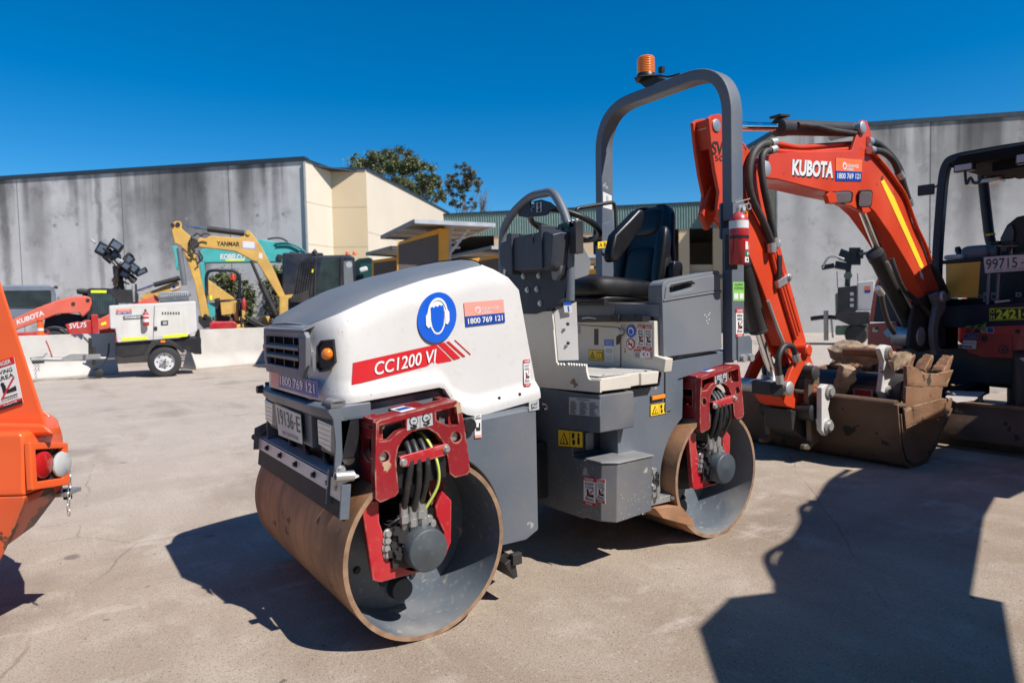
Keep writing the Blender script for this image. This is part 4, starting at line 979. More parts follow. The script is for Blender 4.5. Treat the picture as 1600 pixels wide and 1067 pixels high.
for a_ in (90, 210, 330): s.tube(iron, [cw-nz*.04, cw+ux*.10*math.cos(R(a_))+uy*.10*math.sin(R(a_))-nz*.02, cw+ux*.20*math.cos(R(a_))+uy*.20*math.sin(R(a_))], .009, 8)
s.lathe(iron, cw-nz*.06, nz*.05, [(0, .04), (1, .035)], 20); s.build('wheel_spokes', st, smooth=50)
s = MB(); s.lathe(black, cw+uy*-.14+ux*-.14, nz*.08, [(0, .012), (.4, .012), (.45, .028), (.9, .03), (1, .02)], 16); s.build('spinner_knob', st, smooth=50)
s = MB(); s.tube(iron, [cw-nz*.05, cw-nz*.35], .03, 12); s.build('steering_column', rol, smooth=50)
# green clamp block on the hoop
s = MB(); cg = at(892, 357, 'x', XH); s.obox(M('dark_green_block', (.012, .06, .045), .45), cg+V((.0, .0, .015)), .05, .10, .03); s.obox(M('dark_green_block', (.012, .06, .045), .45), cg+V((.02, -.04, -.06)), .05, .09, .03); s.obox(black, cg+V((0, .04, -.05)), .05, .05, .16)
for k in range(3): s.bolt(steel, cg+V((.02, .01+.03*k, .03)), (1, 0, .3), .008, .012)
s.build('clamp_block', rol, bevel=.002)
s = MB(); q = A('x', XC-.028, [(873, 490), (882, 489), (882, 468), (873, 469.5)]); q = [V((XF-.045, .302, 1.29)), V((XF-.078, .327, 1.29)), V((XF-.074, .322, 1.345)), V((XF-.041, .297, 1.345))]
s.quad(swhite, q, .001); s.quad(mblue, sub(q, 0, .72, 1, 1), .0024); s.quad(mblue, sub(q, .5, .1, .65, .6), .0024); s.build('instruction_label', rol, smooth=0)

# ---- grey tool box beside the seat
s = MB()
yb0, yb1 = .30, .565
o1 = A('y', yb1, [(1034.5, 449), (1037, 442), (1042, 438), (1121, 422.5), (1124.5, 425), (1125.5, 440), (1128, 543), (1126, 546.5), (1045, 557.5), (1037, 556)])
hl = A('y', yb1, [(1046, 449), (1078, 441), (1083, 443.5), (1081, 449), (1070, 453), (1050, 458), (1046, 456)])
s.slab(plast, o1, (0, -.10, 0), [hl])
tb = s.build('tool_box', rol, bevel=.012, seg=3)
s = MB(); pts = A('y', yb1, [(1036, 470), (1052, 467), (1120, 456), (1127, 455)])
s.tube(plast, [V((p_.x, yb1-.001, p_.z)) for p_ in pts], .008, 8)
s.slab(plast, A('y', yb1, [(1037, 470), (1040, 448), (1045, 443), (1120, 428), (1122, 432), (1123, 453), (1052, 465)]), (0, .006, 0), [A('y', yb1, [(1045, 450), (1047, 446), (1079, 439), (1085, 443), (1082, 450), (1070, 455), (1049, 460), (1045, 457)])])
s.build('lid', tb, bevel=.004)
s = MB()
for (px, py) in ((1101, 492), (1104, 495), (1107, 492), (1109, 489), (1104, 501), (1106, 505), (1108, 499)): s.disc(swhite, at(px, py, 'y', yb1), YV, .004, .0005, 8, th=.0006)
s.box(grey, -1.20, -.57, .28, .53, .97, 1.045); s.box(black, -1.1, -.72, .34, .44, 1.05, 1.36)
s.build('box_shelf', rol, smooth=0)
s = MB(); s.slab(grey, A('y', .545, [(1040, 566), (1150, 545), (1157, 548), (1157, 560), (1060, 592), (1050, 640), (1040, 645)]), (0, -.03, 0)); s.build('rear_fender', rol, bevel=.004)

# ---- roll-over hoop
XR0 = -1.15; s = MB(); hw_ = .105
pth = A('x', XR0, [(1146, 352), (1146, 200), (1139, 132), (1112, 111), (975, 152), (951, 200), (945, 330)])
mid = [V((XR0, .563, 1.78)), V((XR0, .563, 2.30)), V((XR0, .535, 2.56)), V((XR0, .34, 2.705)), V((XR0, -.33, 2.705)), V((XR0, -.505, 2.56)), V((XR0, -.535, 2.30)), V((XR0, -.535, 1.78))]
ctr = fillet([V((XR0, .563, 1.80)), V((XR0, .56, 2.70)), V((XR0, -.50, 2.70)), V((XR0, -.50, 1.80))], .30, 14)
ctr[-1].y = -.505
loops = []
for i, p_ in enumerate(ctr):
    t = (ctr[min(i+1, len(ctr)-1)]-ctr[max(i-1, 0)]).normalized(); n1 = t.cross(XV).normalized(); th = .034
    loops.append([p_+n1*th+XV*.055, p_+n1*th-XV*.055, p_-n1*th-XV*.055, p_-n1*th+XV*.055])
s.loft(grey, loops)
rp = s.build('roll_hoop', rol, bevel=.008, seg=2)
for sg, yy in ((1, .565), (-1, -.507)):
    s = MB(); s.box(grey, XR0-.055, XR0+.06, yy-.034, yy+.034, .99 if sg > 0 else 1.0, 1.76)
    s.slab(grey, [V((XR0+.068, yy+.036*sg, 1.90)), V((XR0+.068, yy+.036*sg, 1.70)), V((XR0-.06, yy+.036*sg, 1.66)), V((XR0-.06, yy+.036*sg, 1.88)), V((XR0-.02, yy+.036*sg, 1.93))], (0, sg*.012, 0))
    s.slab(grey, [V((XR0+.068, yy-.036*sg, 1.90)), V((XR0+.068, yy-.036*sg, 1.70)), V((XR0-.06, yy-.036*sg, 1.66)), V((XR0-.06, yy-.036*sg, 1.88)), V((XR0-.02, yy-.036*sg, 1.93))], (0, -sg*.012, 0))
    s.slab(grey, [V((XR0+.02, yy+.034*sg, 1.13)), V((XR0-.10, yy+.034*sg, 1.13)), V((XR0-.12, yy+.034*sg, 1.10)), V((XR0-.12, yy+.034*sg, .98)), V((XR0+.02, yy+.034*sg, .98))], (0, sg*.01, 0))
    lg = s.build('hoop_post', rol, bevel=.005)
    s = MB(); s.lathe(steel, V((XR0+.0, yy+.048*sg, 1.775)), YV*sg*.035, [(0, .032), (.4, .032), (.41, .022), (1, .022), (1, .012), (.8, .012)], 18); s.build('hinge_pin', lg, smooth=40)
    for xx_ in (-.02, -.09):
      s = MB(); s.lathe(steel, V((XR0+xx_, yy+.045*sg, 1.0)), YV*sg*.02, [(0, .024), (1, .022)], 12); s.build('bolt', lg, smooth=40)
    if sg < 0:
        s = MB(); yy2 = yy+.036
        q = [V((XR0+.04, yy2, 1.99)), V((XR0-.04, yy2, 1.99)), V((XR0-.04, yy2, 2.11)), V((XR0+.04, yy2, 2.11))]; q = A('y', yy+.0495, [(934, 388.5), (948.5, 387), (948.5, 376.5), (934, 378)])
        s.quad(syel, q, 0); s.textq(sblack, 'A B', sub(q, .15, .2, .85, .8), .003); s.build('yellow_label', lg, smooth=0)
s = MB(); q = [V((XR0+.045, -.469, 2.02)), V((XR0-.04, -.469, 2.01)), V((XR0-.04, -.469, 2.11)), V((XR0+.045, -.469, 2.13))]; s.quad(swhite, q, 0); s.quad(sgrey, sub(q, .35, .4, .6, .85), .0014); s.build('white_label', rp, smooth=0)
yq = .565+.0345
s = MB()
def yq4(x0, x1, z0, z1): return [V((x0, yq, z0)), V((x1, yq, z0)), V((x1, yq, z1)), V((x0, yq, z1))]
q = A('y', yq, [(1137.5, 465), (1157, 464), (1157, 436), (1137.5, 436)]); q = yq4(XR0+.055, XR0-.052, 1.335, 1.445)
s.quad(sgreen, q, 0); s.quad(swhite, sub(q, .08, .1, .45, .4), .0014); s.quad(swhite, sub(q, .58, .1, .92, .4), .0014); s.textq(sblack, 'EQUIPMENT', sub(q, .15, .78, .92, .92), .003); s.textq(sblack, 'ACCEPTANCE', sub(q, .1, .6, .95, .74), .003); s.build('inspection_label', rol, smooth=0)
danger(yq4(XR0+.03, XR0-.04, 1.125, 1.29), 'warning_label', rol, ('SWING', 'AREA'))
# beacon on its bracket
s = MB(); bc = at(1012.5, 99, 'x', XR0-.02); 
s.slab(iron, [V((XR0+.02, bc.y-.07, 2.80)), V((XR0+.09, bc.y-.02, 2.80)), V((XR0+.09, bc.y+.03, 2.80)), V((XR0+.02, bc.y+.09, 2.80)), V((XR0-.10, bc.y+.08, 2.80)), V((XR0-.10, bc.y-.06, 2.80))], (0, 0, .008))
s.slab(iron, [V((XR0+.02, bc.y-.05, 2.80)), V((XR0+.02, bc.y+.08, 2.80)), V((XR0+.02, bc.y+.20, 2.735)), V((XR0+.02, bc.y+.02, 2.735))], (-.05, 0, 0))
s.build('beacon_bracket', rol, bevel=.003)
s = MB(); bz_ = 2.808; bc = V((XR0, bc.y, bz_)); s.lathe(black, bc, ZV, [(0, .062), (.02, .062), (.032, .056)], 28)
be = s.build('beacon', rol, smooth=40)
s = MB(); pr = []
for k in range(9): pr += [(.032+.011*k, .058), (.0375+.011*k, .0557)]
pr += [(.131, .057), (.139, .052), (.141, .03), (.141, .001)]
s.lathe(amberd, bc, ZV, pr, 32); s.build('beacon_lens', be, smooth=25)
s = MB(); s.tube(hosem, spline([bc+V((0, .07, .0)), bc+V((.02, .13, -.02)), bc+V((.01, .2, -.045)), bc+V((0, .28, -.05))], 6), .007, 8); s.obox(black, bc+V((.02, .15, .01)), .03, .03, .035); s.build('beacon_cable', be, smooth=50)

# fire extinguisher strapped to the near post
FZ = .062
setorg((XR0+.01, .66, 1.48+FZ))
fe = thing('fire_extinguisher', 'red fire extinguisher with white band strapped to the near post of the roll hoop', 'fire extinguisher', ORG)
cx, cy = XR0+.005, .672
cc = at(1154.5, 400, 'y', .672)
cx = cc.x
s = MB(); r_ = .052
s.lathe(redb, (cx, cy, (1.475+FZ)), ZV, [(0, r_-.006), (.006, r_), (.245, r_), (.27, r_*.85), (.288, r_*.45), (.292, .018)], 32); s.build('cylinder', fe, smooth=50)
s = MB(); s.lathe(swhite, (cx, cy, (1.475+FZ)), ZV, [(.20, r_+.0008), (.243, r_+.0008)], 32, cap=False); 
s.build('white_band', fe, smooth=50)
s = MB(); s.lathe(black, (cx, cy, (1.475+FZ)), ZV, [(.145, r_+.002), (.16, r_+.002)], 32, cap=False); s.obox(black, (cx-.02, cy-.03, (1.63+FZ)), .03, .10, .03); s.obox(black, (cx, cy-.05, (1.55+FZ)), .03, .06, .2); s.build('strap', fe, smooth=50)
def wrap(mt, mb, a0, a1, z0, z1, off):
    L0 = [V((cx+math.sin(R(a))*-(r_+off), cy+math.cos(R(a))*(r_+off), 0)) for a in [a0+(a1-a0)*k/8 for k in range(9)]]
    mb.loft(mt, [[p_+ZV*z0 for p_ in L0], [p_+ZV*z1 for p_ in L0]], cap=False, closed=False)
s = MB(); wrap(swhite, s, -18, 62, (1.485+FZ), (1.515+FZ), .0008); wrap(dgreen, s, -18, 62, (1.520+FZ), (1.548+FZ), .0008); wrap(swhite, s, 0, 12, (1.525+FZ), (1.543+FZ), .0016); wrap(swhite, s, 22, 40, (1.525+FZ), (1.543+FZ), .0016); wrap(sred, s, -18, 62, (1.552+FZ), (1.61+FZ), .0006); wrap(swhite, s, -14, 10, (1.556+FZ), (1.60+FZ), .0012); wrap(swhite, s, 18, 45, (1.556+FZ), (1.58+FZ), .0012); wrap(sblack, s, -4, 8, (1.494+FZ), (1.506+FZ), .0016); s.build('instruction_label', fe, smooth=50)
s = MB(); s.cyl(steel, (cx, cy, (1.765+FZ)), (cx, cy, (1.80+FZ)), .016); s.beam(steel, (cx+.01, cy, (1.80+FZ)), (cx-.06, cy+.02, (1.815+FZ)), .014, .01); s.beam(steel, (cx+.02, cy-.01, (1.822+FZ)), (cx-.07, cy+.02, (1.845+FZ)), .016, .006); s.tube(steel, circ((cx-.05, cy+.03, (1.80+FZ)), XV, ZV, .018, 14), .003, 6, closed=True); s.cyl(steel, (cx, cy, (1.79+FZ)), (cx+.04, cy+.02, (1.792+FZ)), .009); s.cyl(sgrey, (cx-.01, cy+.02, (1.785+FZ)), (cx-.01, cy+.03, (1.785+FZ)), .014)
s.build('valve', fe, smooth=40)
s = MB(); s.obox(amber, (cx-.058, cy+.01, (1.735+FZ)), .02, .005, .085); s.build('service_tag', fe, smooth=0)
setorg((0, 0, 0))
# ================================================================ the red excavator on the right
EX = V((-6.9, .35, 0)); setorg(EX)
exc = thing('excavator', 'red-orange mini excavator with black canopy, arm resting on a wide mud bucket', 'excavator', EX)
YN = -.05; W = .25; WA = .165
def B(pts, y=YN): return A('y', y, pts)
# --- boom
s = MB()
boom = [(1186, 251), (1190, 246), (1214, 239), (1290, 236), (1358, 233), (1366, 238), (1388, 264), (1410, 301), (1427, 349), (1453, 413), (1468, 452), (1470, 464), (1464, 474), (1454, 476), (1448, 466), (1420, 415), (1391, 366), (1368, 333), (1352, 318), (1335, 309), (1285, 298), (1217, 281), (1192, 279), (1186, 268)]
s.slab(orange, B(boom), (0, -W, 0))
boomo = s.build('boom', exc, bevel=.012)
s = MB()
for y in (YN-.02, YN-W+.0): s.slab(orange, B([(1331, 236), (1338, 214), (1341, 196), (1347, 188), (1355, 189), (1358, 198), (1363, 214), (1369, 238)], y+.02), (0, -.03, 0))
s.build('cylinder_lug', boomo, bevel=.006) if 0 else None
for y in (YN, YN-W+.03):
    l = MB(); l.slab(orange, B([(1331, 236), (1338, 214), (1341, 196), (1347, 188), (1355, 189), (1358, 198), (1363, 214), (1369, 238)], y), (0, -.03, 0)); l.build('cylinder_lug', boomo, bevel=.006)
def pin(px, py, r, y0=YN+.03, y1=YN-W-.03, name='pivot_pin', parent=None, mt=steel):
    c = at(px, py, 'y', y0); l = MB(); l.lathe(mt, c, V((0, y1-y0, 0)), [(0, r*.8), (.02, r), (.98, r), (1, r*.8)], 24); return l.build(name, parent or boomo, smooth=40)
pin(1350, 199, .055); pin(1198, 263, .065); pin(1463, 466, .08, mt=iron)
# lower lug with the work lights
s = MB(); s.slab(orange, B([(1318, 300), (1350, 312), (1362, 330), (1352, 334), (1330, 322), (1310, 318), (1296, 318), (1292, 305), (1300, 297)]), (0, -.04, 0)); s.build('light_bracket', boomo, bevel=.006)
for (a, b, cpx, y, tw) in ((17, 9, (1313, 309), .02, 0), (10, 13, (1352, 311), .06, 0)):
    c = at(*cpx, 'y', YN+y); l = MB(); u = V((.75, .6, -.25)).normalized()
    ux = u.orthogonal().normalized(); ux = V((u.y, -u.x, 0)).normalized(); uz = ux.cross(u).normalized()
    h = a*.0058; v = b*.0058
    L0 = [c+ux*(h*sx)+uz*(v*sz) for sx, sz in ((-1, -.7), (-.8, -1), (.8, -1), (1, -.7), (1, .7), (.8, 1), (-.8, 1), (-1, .7))]
    l.loft(black, [[p_-u*.07 for p_ in L0], L0]); lo = l.build('work_light', boomo, bevel=.004)
    l = MB(); l.slab(clear, [lerp(p_, c, .15)+u*.001 for p_ in L0], u*.006); l.build('lens', lo, bevel=.002)
# boom decals
s = MB(); q = B([(1237, 274), (1301, 279), (1303, 253), (1238, 249)]); n1 = YV
def stretch(q, d): return [p_+V((0, d, 0)) for p_ in q]
sh = [p_+V((-.012, 0, -.014)) for p_ in q]
s.textq(sblack, 'KUBOTA', stretch(sh, .0005), .0, .05); s.textq(swhite, 'KUBOTA', stretch(q, .003), .0, .045); s.build('maker_name', boomo, smooth=0)
hire([p_+V((0, .002, 0)) for p_ in B([(1305, 283), (1345.5, 283.5), (1346.5, 250), (1305.5, 247)])], 'hire_sticker', boomo, sorange, .44)
s = MB(); s.quad(stripe, stretch(B([(1437, 418), (1440, 420), (1443, 416), (1397, 309), (1381, 281), (1376, 284)]), .001), 0, .002, nrm=YV)
s.build('reflective_stripe', boomo, smooth=0)
s = MB(); s.quad(swhite, stretch(B([(1438, 432), (1443, 438), (1441, 428), (1437, 422)]), .001), 0, .002, nrm=YV); s.build('label', boomo, smooth=0)
# --- arm: forked head plates, then the box section
arm = [(1107, 185), (1112, 180), (1125, 178), (1133, 184), (1150, 216), (1172, 237), (1182, 262), (1192, 292), (1202, 317), (1228, 418), (1240, 461), (1259, 535), (1272, 573), (1266, 584), (1256, 578), (1244, 570), (1224, 542), (1190, 447), (1171, 400), (1150, 350), (1133, 335), (1121, 327), (1124, 300), (1118, 270), (1112, 230)]
s = MB()
s.slab(orange, B(arm), (0, -.03, 0)); s.slab(orange, [p_+V((0, -WA+.03, 0)) for p_ in B(arm)], (0, -.03, 0))
# web plates between the side plates
for a, b in (((1107, 186), (1113, 232)), ((1136, 192), (1172, 238)), ((1192, 292), (1259, 535)), ((1224, 540), (1150, 352)), ((1150, 352), (1122, 328))):
    p0, p1 = at(*a, 'y', YN-.03), at(*b, 'y', YN-.03); d_ = (p1-p0).normalized(); n_ = V((-d_.z, 0, d_.x))*.02
    s.slab(orange, [p0-n_*.5, p1-n_*.5, p1+n_*.5, p0+n_*.5], (0, -WA+.05, 0))
armo = s.build('arm', exc, bevel=.006)
pin(1121, 196, .045, YN+.012, YN-WA-.012, parent=armo); pin(1266, 576, .05, parent=armo)
s = MB(); s.slab(orange, B([(1098, 335), (1112, 290), (1118, 292), (1121, 322), (1116, 345), (1108, 360)], YN-.10), (0, -.05, 0)); s.build('stiffener', armo, bevel=.01)
s = MB(); q = stretch(B([(1112.5, 242), (1129, 243), (1130, 221), (1112, 221)]), .002); s.textq(sblack, 'SV', q, .001, .02); q = stretch(B([(1117, 252), (1130, 252), (1130, 243.5), (1116.5, 243.5)]), .002); s.textq(sblack, '50', q, .001, .0); s.build('arm_marking', armo, smooth=0)
# --- cylinders
def cylinder(name, rod, barrel, rr, br, y=-.135, parent=None, mt=iron, rmt=chrome):
    p = at(*barrel[0], 'y', y); q = at(*barrel[1], 'y', y); d_ = (q-p).normalized(); L = (q-p).length
    s = MB(); s.lathe(mt, p, q-p, [(0, br*.8), (.01, br*1.12), (.08, br*1.12), (.085, br*1.02), (.12, br), (.97, br), (.975, br*1.1), (1, br*1.1)], 24)
    bo = s.build('%s' % name, parent or exc, smooth=40)
    s = MB(); a = at(*rod[0], 'y', y); b = at(*rod[1], 'y', y); s.cyl(rmt, a, b, rr, n=20); s.build('rod', bo, smooth=40)
    return bo, p, q
cy1, p, q = cylinder('arm_cylinder', ((1122, 197), (1222, 199)), ((1214, 199), (1342, 203)), .035, .063)
s = MB(); u0 = V((0, .05, .02)); s.tube(hosem, spline([lerp(p, q, .15)+V((0, .06, .01)), lerp(p, q, .35)+V((0, .068, .0)), lerp(p, q, .55)+V((0, .07, -.03)), lerp(p, q, .8)+V((0, .07, -.05)), lerp(p, q, 1.0)+V((0, .06, -.06))], 6), .022, 8); s.build('cylinder_hose', cy1, smooth=50)
s = MB(); s.obox(iron, lerp(p, q, .03)+V((0, 0, .085)), .14, .10, .02, X=q-p); s.build('barrel_clamp', cy1, bevel=.003)
cy2, p, q = cylinder('boom_cylinder', ((1345, 322), (1376, 398)), ((1366, 394), (1428, 520)), .040, .072, -.16)
s = MB(); s.slab(steel, [p_ for p_ in circ(at(1440, 526, 'y', -.02), XV, ZV, .10, 16)], (0, -.26, 0)); s.build('cylinder_foot', cy2, bevel=.01)
s = MB(); s.tube(steel, [lerp(p, q, .12)+V((.05, .09, .0)), lerp(p, q, .45)+V((.03, .1, 0)), lerp(p, q, .9)+V((.0, .1, 0))], .014, 8); s.build('cylinder_pipe', cy2, bevel=.002)
s = MB(); pt = at(1393, 404, 'y', -.02); s.tube(hosem, spline([pt, at(1400, 425, 'y', 0), at(1412, 452, 'y', .0), at(1432, 470, 'y', .0), at(1452, 492, 'y', .0), at(1462, 515, 'y', -.1)], 6), .024, 8)
s.build('boom_hose', cy2, smooth=50)
s = MB(); s.tube(hosem, spline([at(1377, 455, 'y', .02), at(1380, 478, 'y', .02), at(1388, 505, 'y', .02), at(1397, 520, 'y', 0)], 6), .024, 8); s.cyl(steel, at(1371, 450, 'y', .02), at(1378, 460, 'y', .02), .03, n=10); s.build('boom_hose', cy2, smooth=50)
cy3, p, q = cylinder('bucket_cylinder', ((1183, 508), (1213, 606)), ((1158, 405), (1186, 518)), .036, .067, -.13)
# guide pipes and hoses along boom and arm
def pipe(pts, r, mt=orange, y=YN-.10, name='hydraulic_pipe', parent=None, dy=None):
    s = MB(); s.tube(mt, fillet([at(a, b, 'y', y if dy is None else dy[i]) for i, (a, b) in enumerate(pts)], .1, 4), r, 8); return s.build(name, parent or boomo, smooth=50)
pipe([(1212, 224), (1247, 231), (1350, 223)], .022); pipe([(1212, 236), (1237, 238), (1262, 239), (1352, 231)], .02, y=YN-.06); pipe([(1215, 231), (1262, 233), (1352, 227)], .016, steel, y=YN-.14)
pipe([(1362, 236), (1388, 266), (1415, 305), (1431, 352), (1447, 385), (1455, 410)], .018, y=YN+.02)
pipe([(1405, 300), (1428, 345), (1440, 375), (1452, 395)], .02, y=YN-.18)
def hose(pts, r, parent=None, y=YN+.04, name='hose', mt=hosem, ys=None):
    s = MB(); s.tube(mt, spline([at(a, b, 'y', y if ys is None else ys[i]) for i, (a, b) in enumerate(pts)], 7), r, 10); h = s.build(name, parent or boomo, smooth=60)
    for e, d_ in ((0, 1), (-1, -2)):
        a, b = pts[e], pts[d_]; c = at(*a, 'y', y if ys is None else ys[e]); k = at(*b, 'y', y if ys is None else ys[d_]); f = MB(); n_ = (k-c).normalized(); f.cyl(steel, c-n_*.05, c+n_*.02, r*1.25, n=10); f.build('hose_fitting', h, smooth=40)
hose([(1205, 224), (1188, 228), (1175, 245), (1170, 275), (1175, 310), (1192, 345), (1204, 375), (1205, 384)], .029)
hose([(1205, 235), (1195, 238), (1190, 252), (1192, 285), (1200, 325), (1208, 360), (1210, 376)], .026, y=YN+.05)
hose([(1358, 222), (1372, 226), (1388, 240), (1404, 262), (1410, 285), (1419, 315)], .034, y=YN+.0)
hose([(1362, 235), (1380, 238), (1396, 252), (1405, 272)], .03, y=YN+.03)
hose([(1424, 352), (1447, 412), (1462, 430), (1475, 460)], .05, y=YN-.1)
for (a, b) in (((1202, 387), (1216, 380)), ((1213, 445), (1233, 433))):
    s = MB(); s.beam(steel, at(*a, 'y', YN+.02), at(*b, 'y', YN+.02), .04, .06); s.bolt(steel, at(*b, 'y', YN+.04), YV, .02, .02); s.build('pipe_clamp', armo, bevel=.004)
for k in range(3): pipe([(1204+3.5*k, 392-2*k), (1216+4*k, 440-3*k), (1243+3*k, 530-6*k)], .017, y=YN+.015, parent=armo)
s = MB(); s.obox(iron, at(1215, 417, 'y', YN+.02), .05, .05, .18, Z=(-.2, 0, 1)); s.build('pipe_block', armo, bevel=.004)
pipe([(1200, 470), (1212, 505), (1230, 550)], .013, steel, y=YN+.03, parent=armo)
hose([(1218, 590), (1216, 560), (1225, 541), (1238, 542), (1243, 556)], .024, armo, y=YN+.06)
hose([(1196, 590), (1200, 560), (1207, 548), (1214, 552)], .030, armo, y=YN-.3)
# linkage
s = MB()
for y in (YN+.05, YN-W-.06):
    l = MB(); l.slab(orange, [p_+V((0, y-YN-.05, 0)) for p_ in B([(1257, 543), (1265, 538), (1270, 546), (1268, 556), (1256, 572), (1243, 600), (1240, 612), (1230, 612), (1226, 603), (1230, 595), (1240, 570)], YN+.05)], (0, -.04, 0)); l.build('link', armo, bevel=.008)
pin(1265, 547, .05, YN+.09, YN-W-.1, parent=armo, mt=orange); pin(1236, 607, .055, YN+.10, YN-W-.1, parent=armo, mt=steel)
s = MB(); s.cyl(iron, at(1213, 608, 'y', YN+.04), at(1213, 608, 'y', YN-W-.02), .06); s.slab(iron, B([(1205, 596), (1240, 598), (1240, 616), (1205, 618)], YN-.02), (0, -.18, 0)); s.build('tipping_link', armo, bevel=.01)
# quick hitch
s = MB(); s.slab(orange, B([(1216, 617), (1240, 606), (1256, 628), (1258, 644), (1244, 640), (1228, 634)], YN-.02), (0, -.24, 0)); hi = s.build('quick_hitch', exc, bevel=.01)
for y in (YN+.08, YN-W-.05):
    s = MB(); s.slab(M('hitch_steel', (.13, .10, .075), .55, metal=.4, var=.4, dust=.5, dcol=(.2, .15, .1), bump=.2, bscale=30), [p_+V((0, y-YN-.08, 0)) for p_ in B([(1265, 577), (1274, 572), (1280, 578), (1281, 600), (1276, 625), (1282, 640), (1279, 662), (1281, 690), (1272, 695), (1265, 703), (1257, 702), (1258, 696), (1268, 690), (1266, 650), (1263, 620)], YN+.08)], (0, -.045, 0)); hp2 = s.build('hitch_plate', hi, bevel=.008)
    if y > 0:
        s = MB(); s.textq(sorange, 'HED', [at(1272, 628, 'y', y+.002), at(1272, 600, 'y', y+.002), at(1278, 600, 'y', y+.002), at(1278, 628, 'y', y+.002)][::1], .002, .01); s.build('cast_letters', hp2, smooth=0)
pin(1276, 583, .06, YN+.12, YN-W-.1, parent=hi, mt=iron); pin(1273, 645, .07, YN+.12, YN-W-.1, parent=hi, mt=iron)
s = MB(); s.slab(iron, B([(1236, 640), (1266, 648), (1266, 690), (1238, 672)], YN+.0), (0, -.25, 0)); s.build('hitch_body', hi, bevel=.01)
# --- wide mud bucket lying on its back
def bucket(name, prof, y0, y1, th, parent, side_prof, mt=buck):
    """prof = (x,z) outline of the shell from the near lip round the back to the cutting edge"""
    s = MB(); N = len(prof); inn = []
    for i, (x, z) in enumerate(prof):
        a = V(prof[max(i-1, 0)]); b = V(prof[min(i+1, N-1)]); d_ = (b-a).normalized(); n_ = V((-d_.y, d_.x)); inn.append((x+n_.x*th, z+n_.y*th))
    loop = prof+inn[::-1]
    s.slab(mt, [V((x, y1, z)) for x, z in loop], (0, y0-y1, 0))
    b = s.build(name, parent, smooth=40, bevel=.004)
    for k, y in enumerate((y0, y1-.025)):
        l = MB(); l.slab(mt if k else mt, [V((x, y+.0, z)) for x, z in side_prof], (0, .025, 0)); l.build('side_plate', b, bevel=.003)
    return b
BX = lambda pts: [(p_.x, p_.z) for p_ in A('y', .62, pts)]
pr = [(-3.13, .53), (-3.14, .47), (-3.165, .34), (-3.20, .18), (-3.26, .07), (-3.36, .015), (-3.50, .004), (-3.66, .03), (-3.82, .13), (-4.12, .40)]
sp = [(-3.17, .45), (-3.19, .34), (-3.22, .19), (-3.28, .085), (-3.37, .035), (-3.5, .024), (-3.65, .05), (-3.81, .15), (-4.10, .41), (-4.13, .485), (-3.8, .44), (-3.4, .435)]
mud = bucket('mud_bucket', pr, -.93, .62, .02, exc, sp)
l = MB(); l.slab(buckl, [V((x, .622, z)) for x, z in BX([(1409, 638), (1450, 627), (1467, 622), (1482, 622), (1483, 632), (1479, 645), (1466, 650), (1440, 657), (1412, 670)])], (0, .018, 0)); rough(l.build('side_cutter', mud, bevel=.004), .012, .08, 3)
l = MB(); l.slab(buckl, [V((-4.05, .60, .345)), V((-4.15, .60, .47)), V((-4.165, .60, .455)), V((-4.07, .60, .33))], (0, -1.5, 0)); l.build('cutting_edge', mud, bevel=.003)
l = MB(); l.tube(buck, [V((-3.145, -.93, .545)), V((-3.145, .60, .52))], .04, 10); l.build('lip_tube', mud, smooth=50)
l = MB(); l.slab(buck, [V((-3.12, .40, .555)), V((-3.12, .60, .54)), V((-3.28, .62, .52)), V((-3.28, .38, .54))], (0, 0, -.04)); l.build('wear_pad', mud, bevel=.015)
for y in (.13, -.36):
    l = MB(); l.slab(white if y > 0 else buck, A('y', y, [(1284, 606), (1290, 600), (1298, 601), (1301, 607), (1298, 620), (1294, 640), (1297, 655), (1300, 664), (1299, 673), (1291, 681), (1288, 678), (1284, 672)]), (0, -.045, 0)); ea = l.build('bucket_ear', mud, bevel=.006)
    for (px, py) in ((1295, 611), (1293, 665)):
        m2 = MB(); m2.lathe(steel, at(px, py, 'y', y), YV*.035, [(0, .055), (.5, .055), (.6, .035), (1, .035)], 18); m2.build('ear_pin', ea, smooth=40)
for z in (.20, .30):
    l = MB(); l.slab(buck, [V((-3.21-.03*(z<.25), -.9, z)), V((-3.21-.03*(z<.25), .60, z-.02)), V((-3.19-.03*(z<.25), .60, z+.02)), V((-3.19-.03*(z<.25), -.9, z+.04))], (.012, 0, 0)); l.build('wear_strip', mud, bevel=.004) if 0 else None
# --- upper structure, seen nearly head on
xb = -5.95
def X(pts, x=xb): return A('x', x, pts)
s = MB()
s.slab(bodyred, X([(1510, 513), (1514, 511), (1640, 506), (1640, 556), (1600, 560), (1530, 558), (1512, 550), (1508, 540)]), (-.5, 0, 0))
bd = s.build('front_skirt', exc, bevel=.03, seg=3)
s = MB(); a = X([(1551, 550), (1582, 551), (1582, 525), (1551, 524)]); s.quad(M('panel_gap', (.12, .008, .008), .5), a, .002); s.quad(bodyred, [lerp(p_, sum(a, V())/4, .03) for p_ in a], .004)
s.disc(black, at(1568, 546, 'x', xb), XV, .045, .007); s.disc(bodyred, at(1568, 546, 'x', xb), XV, .03, .009); s.disc(black, at(1568, 546, 'x', xb), XV, .018, .011); s.build('tow_hatch', bd, smooth=0)
s = MB()
for (px, py) in ((1526.5, 518), (1590, 517.5)): s.disc(black, at(px, py, 'x', xb), XV, .02, .001)
s.build('bolt_recess', bd, smooth=0) if 0 else None
bolts(bd, [(at(px, py, 'x', xb), XV, .016, .006) for px, py in ((1526.5, 518), (1590, 517.5))], iron)
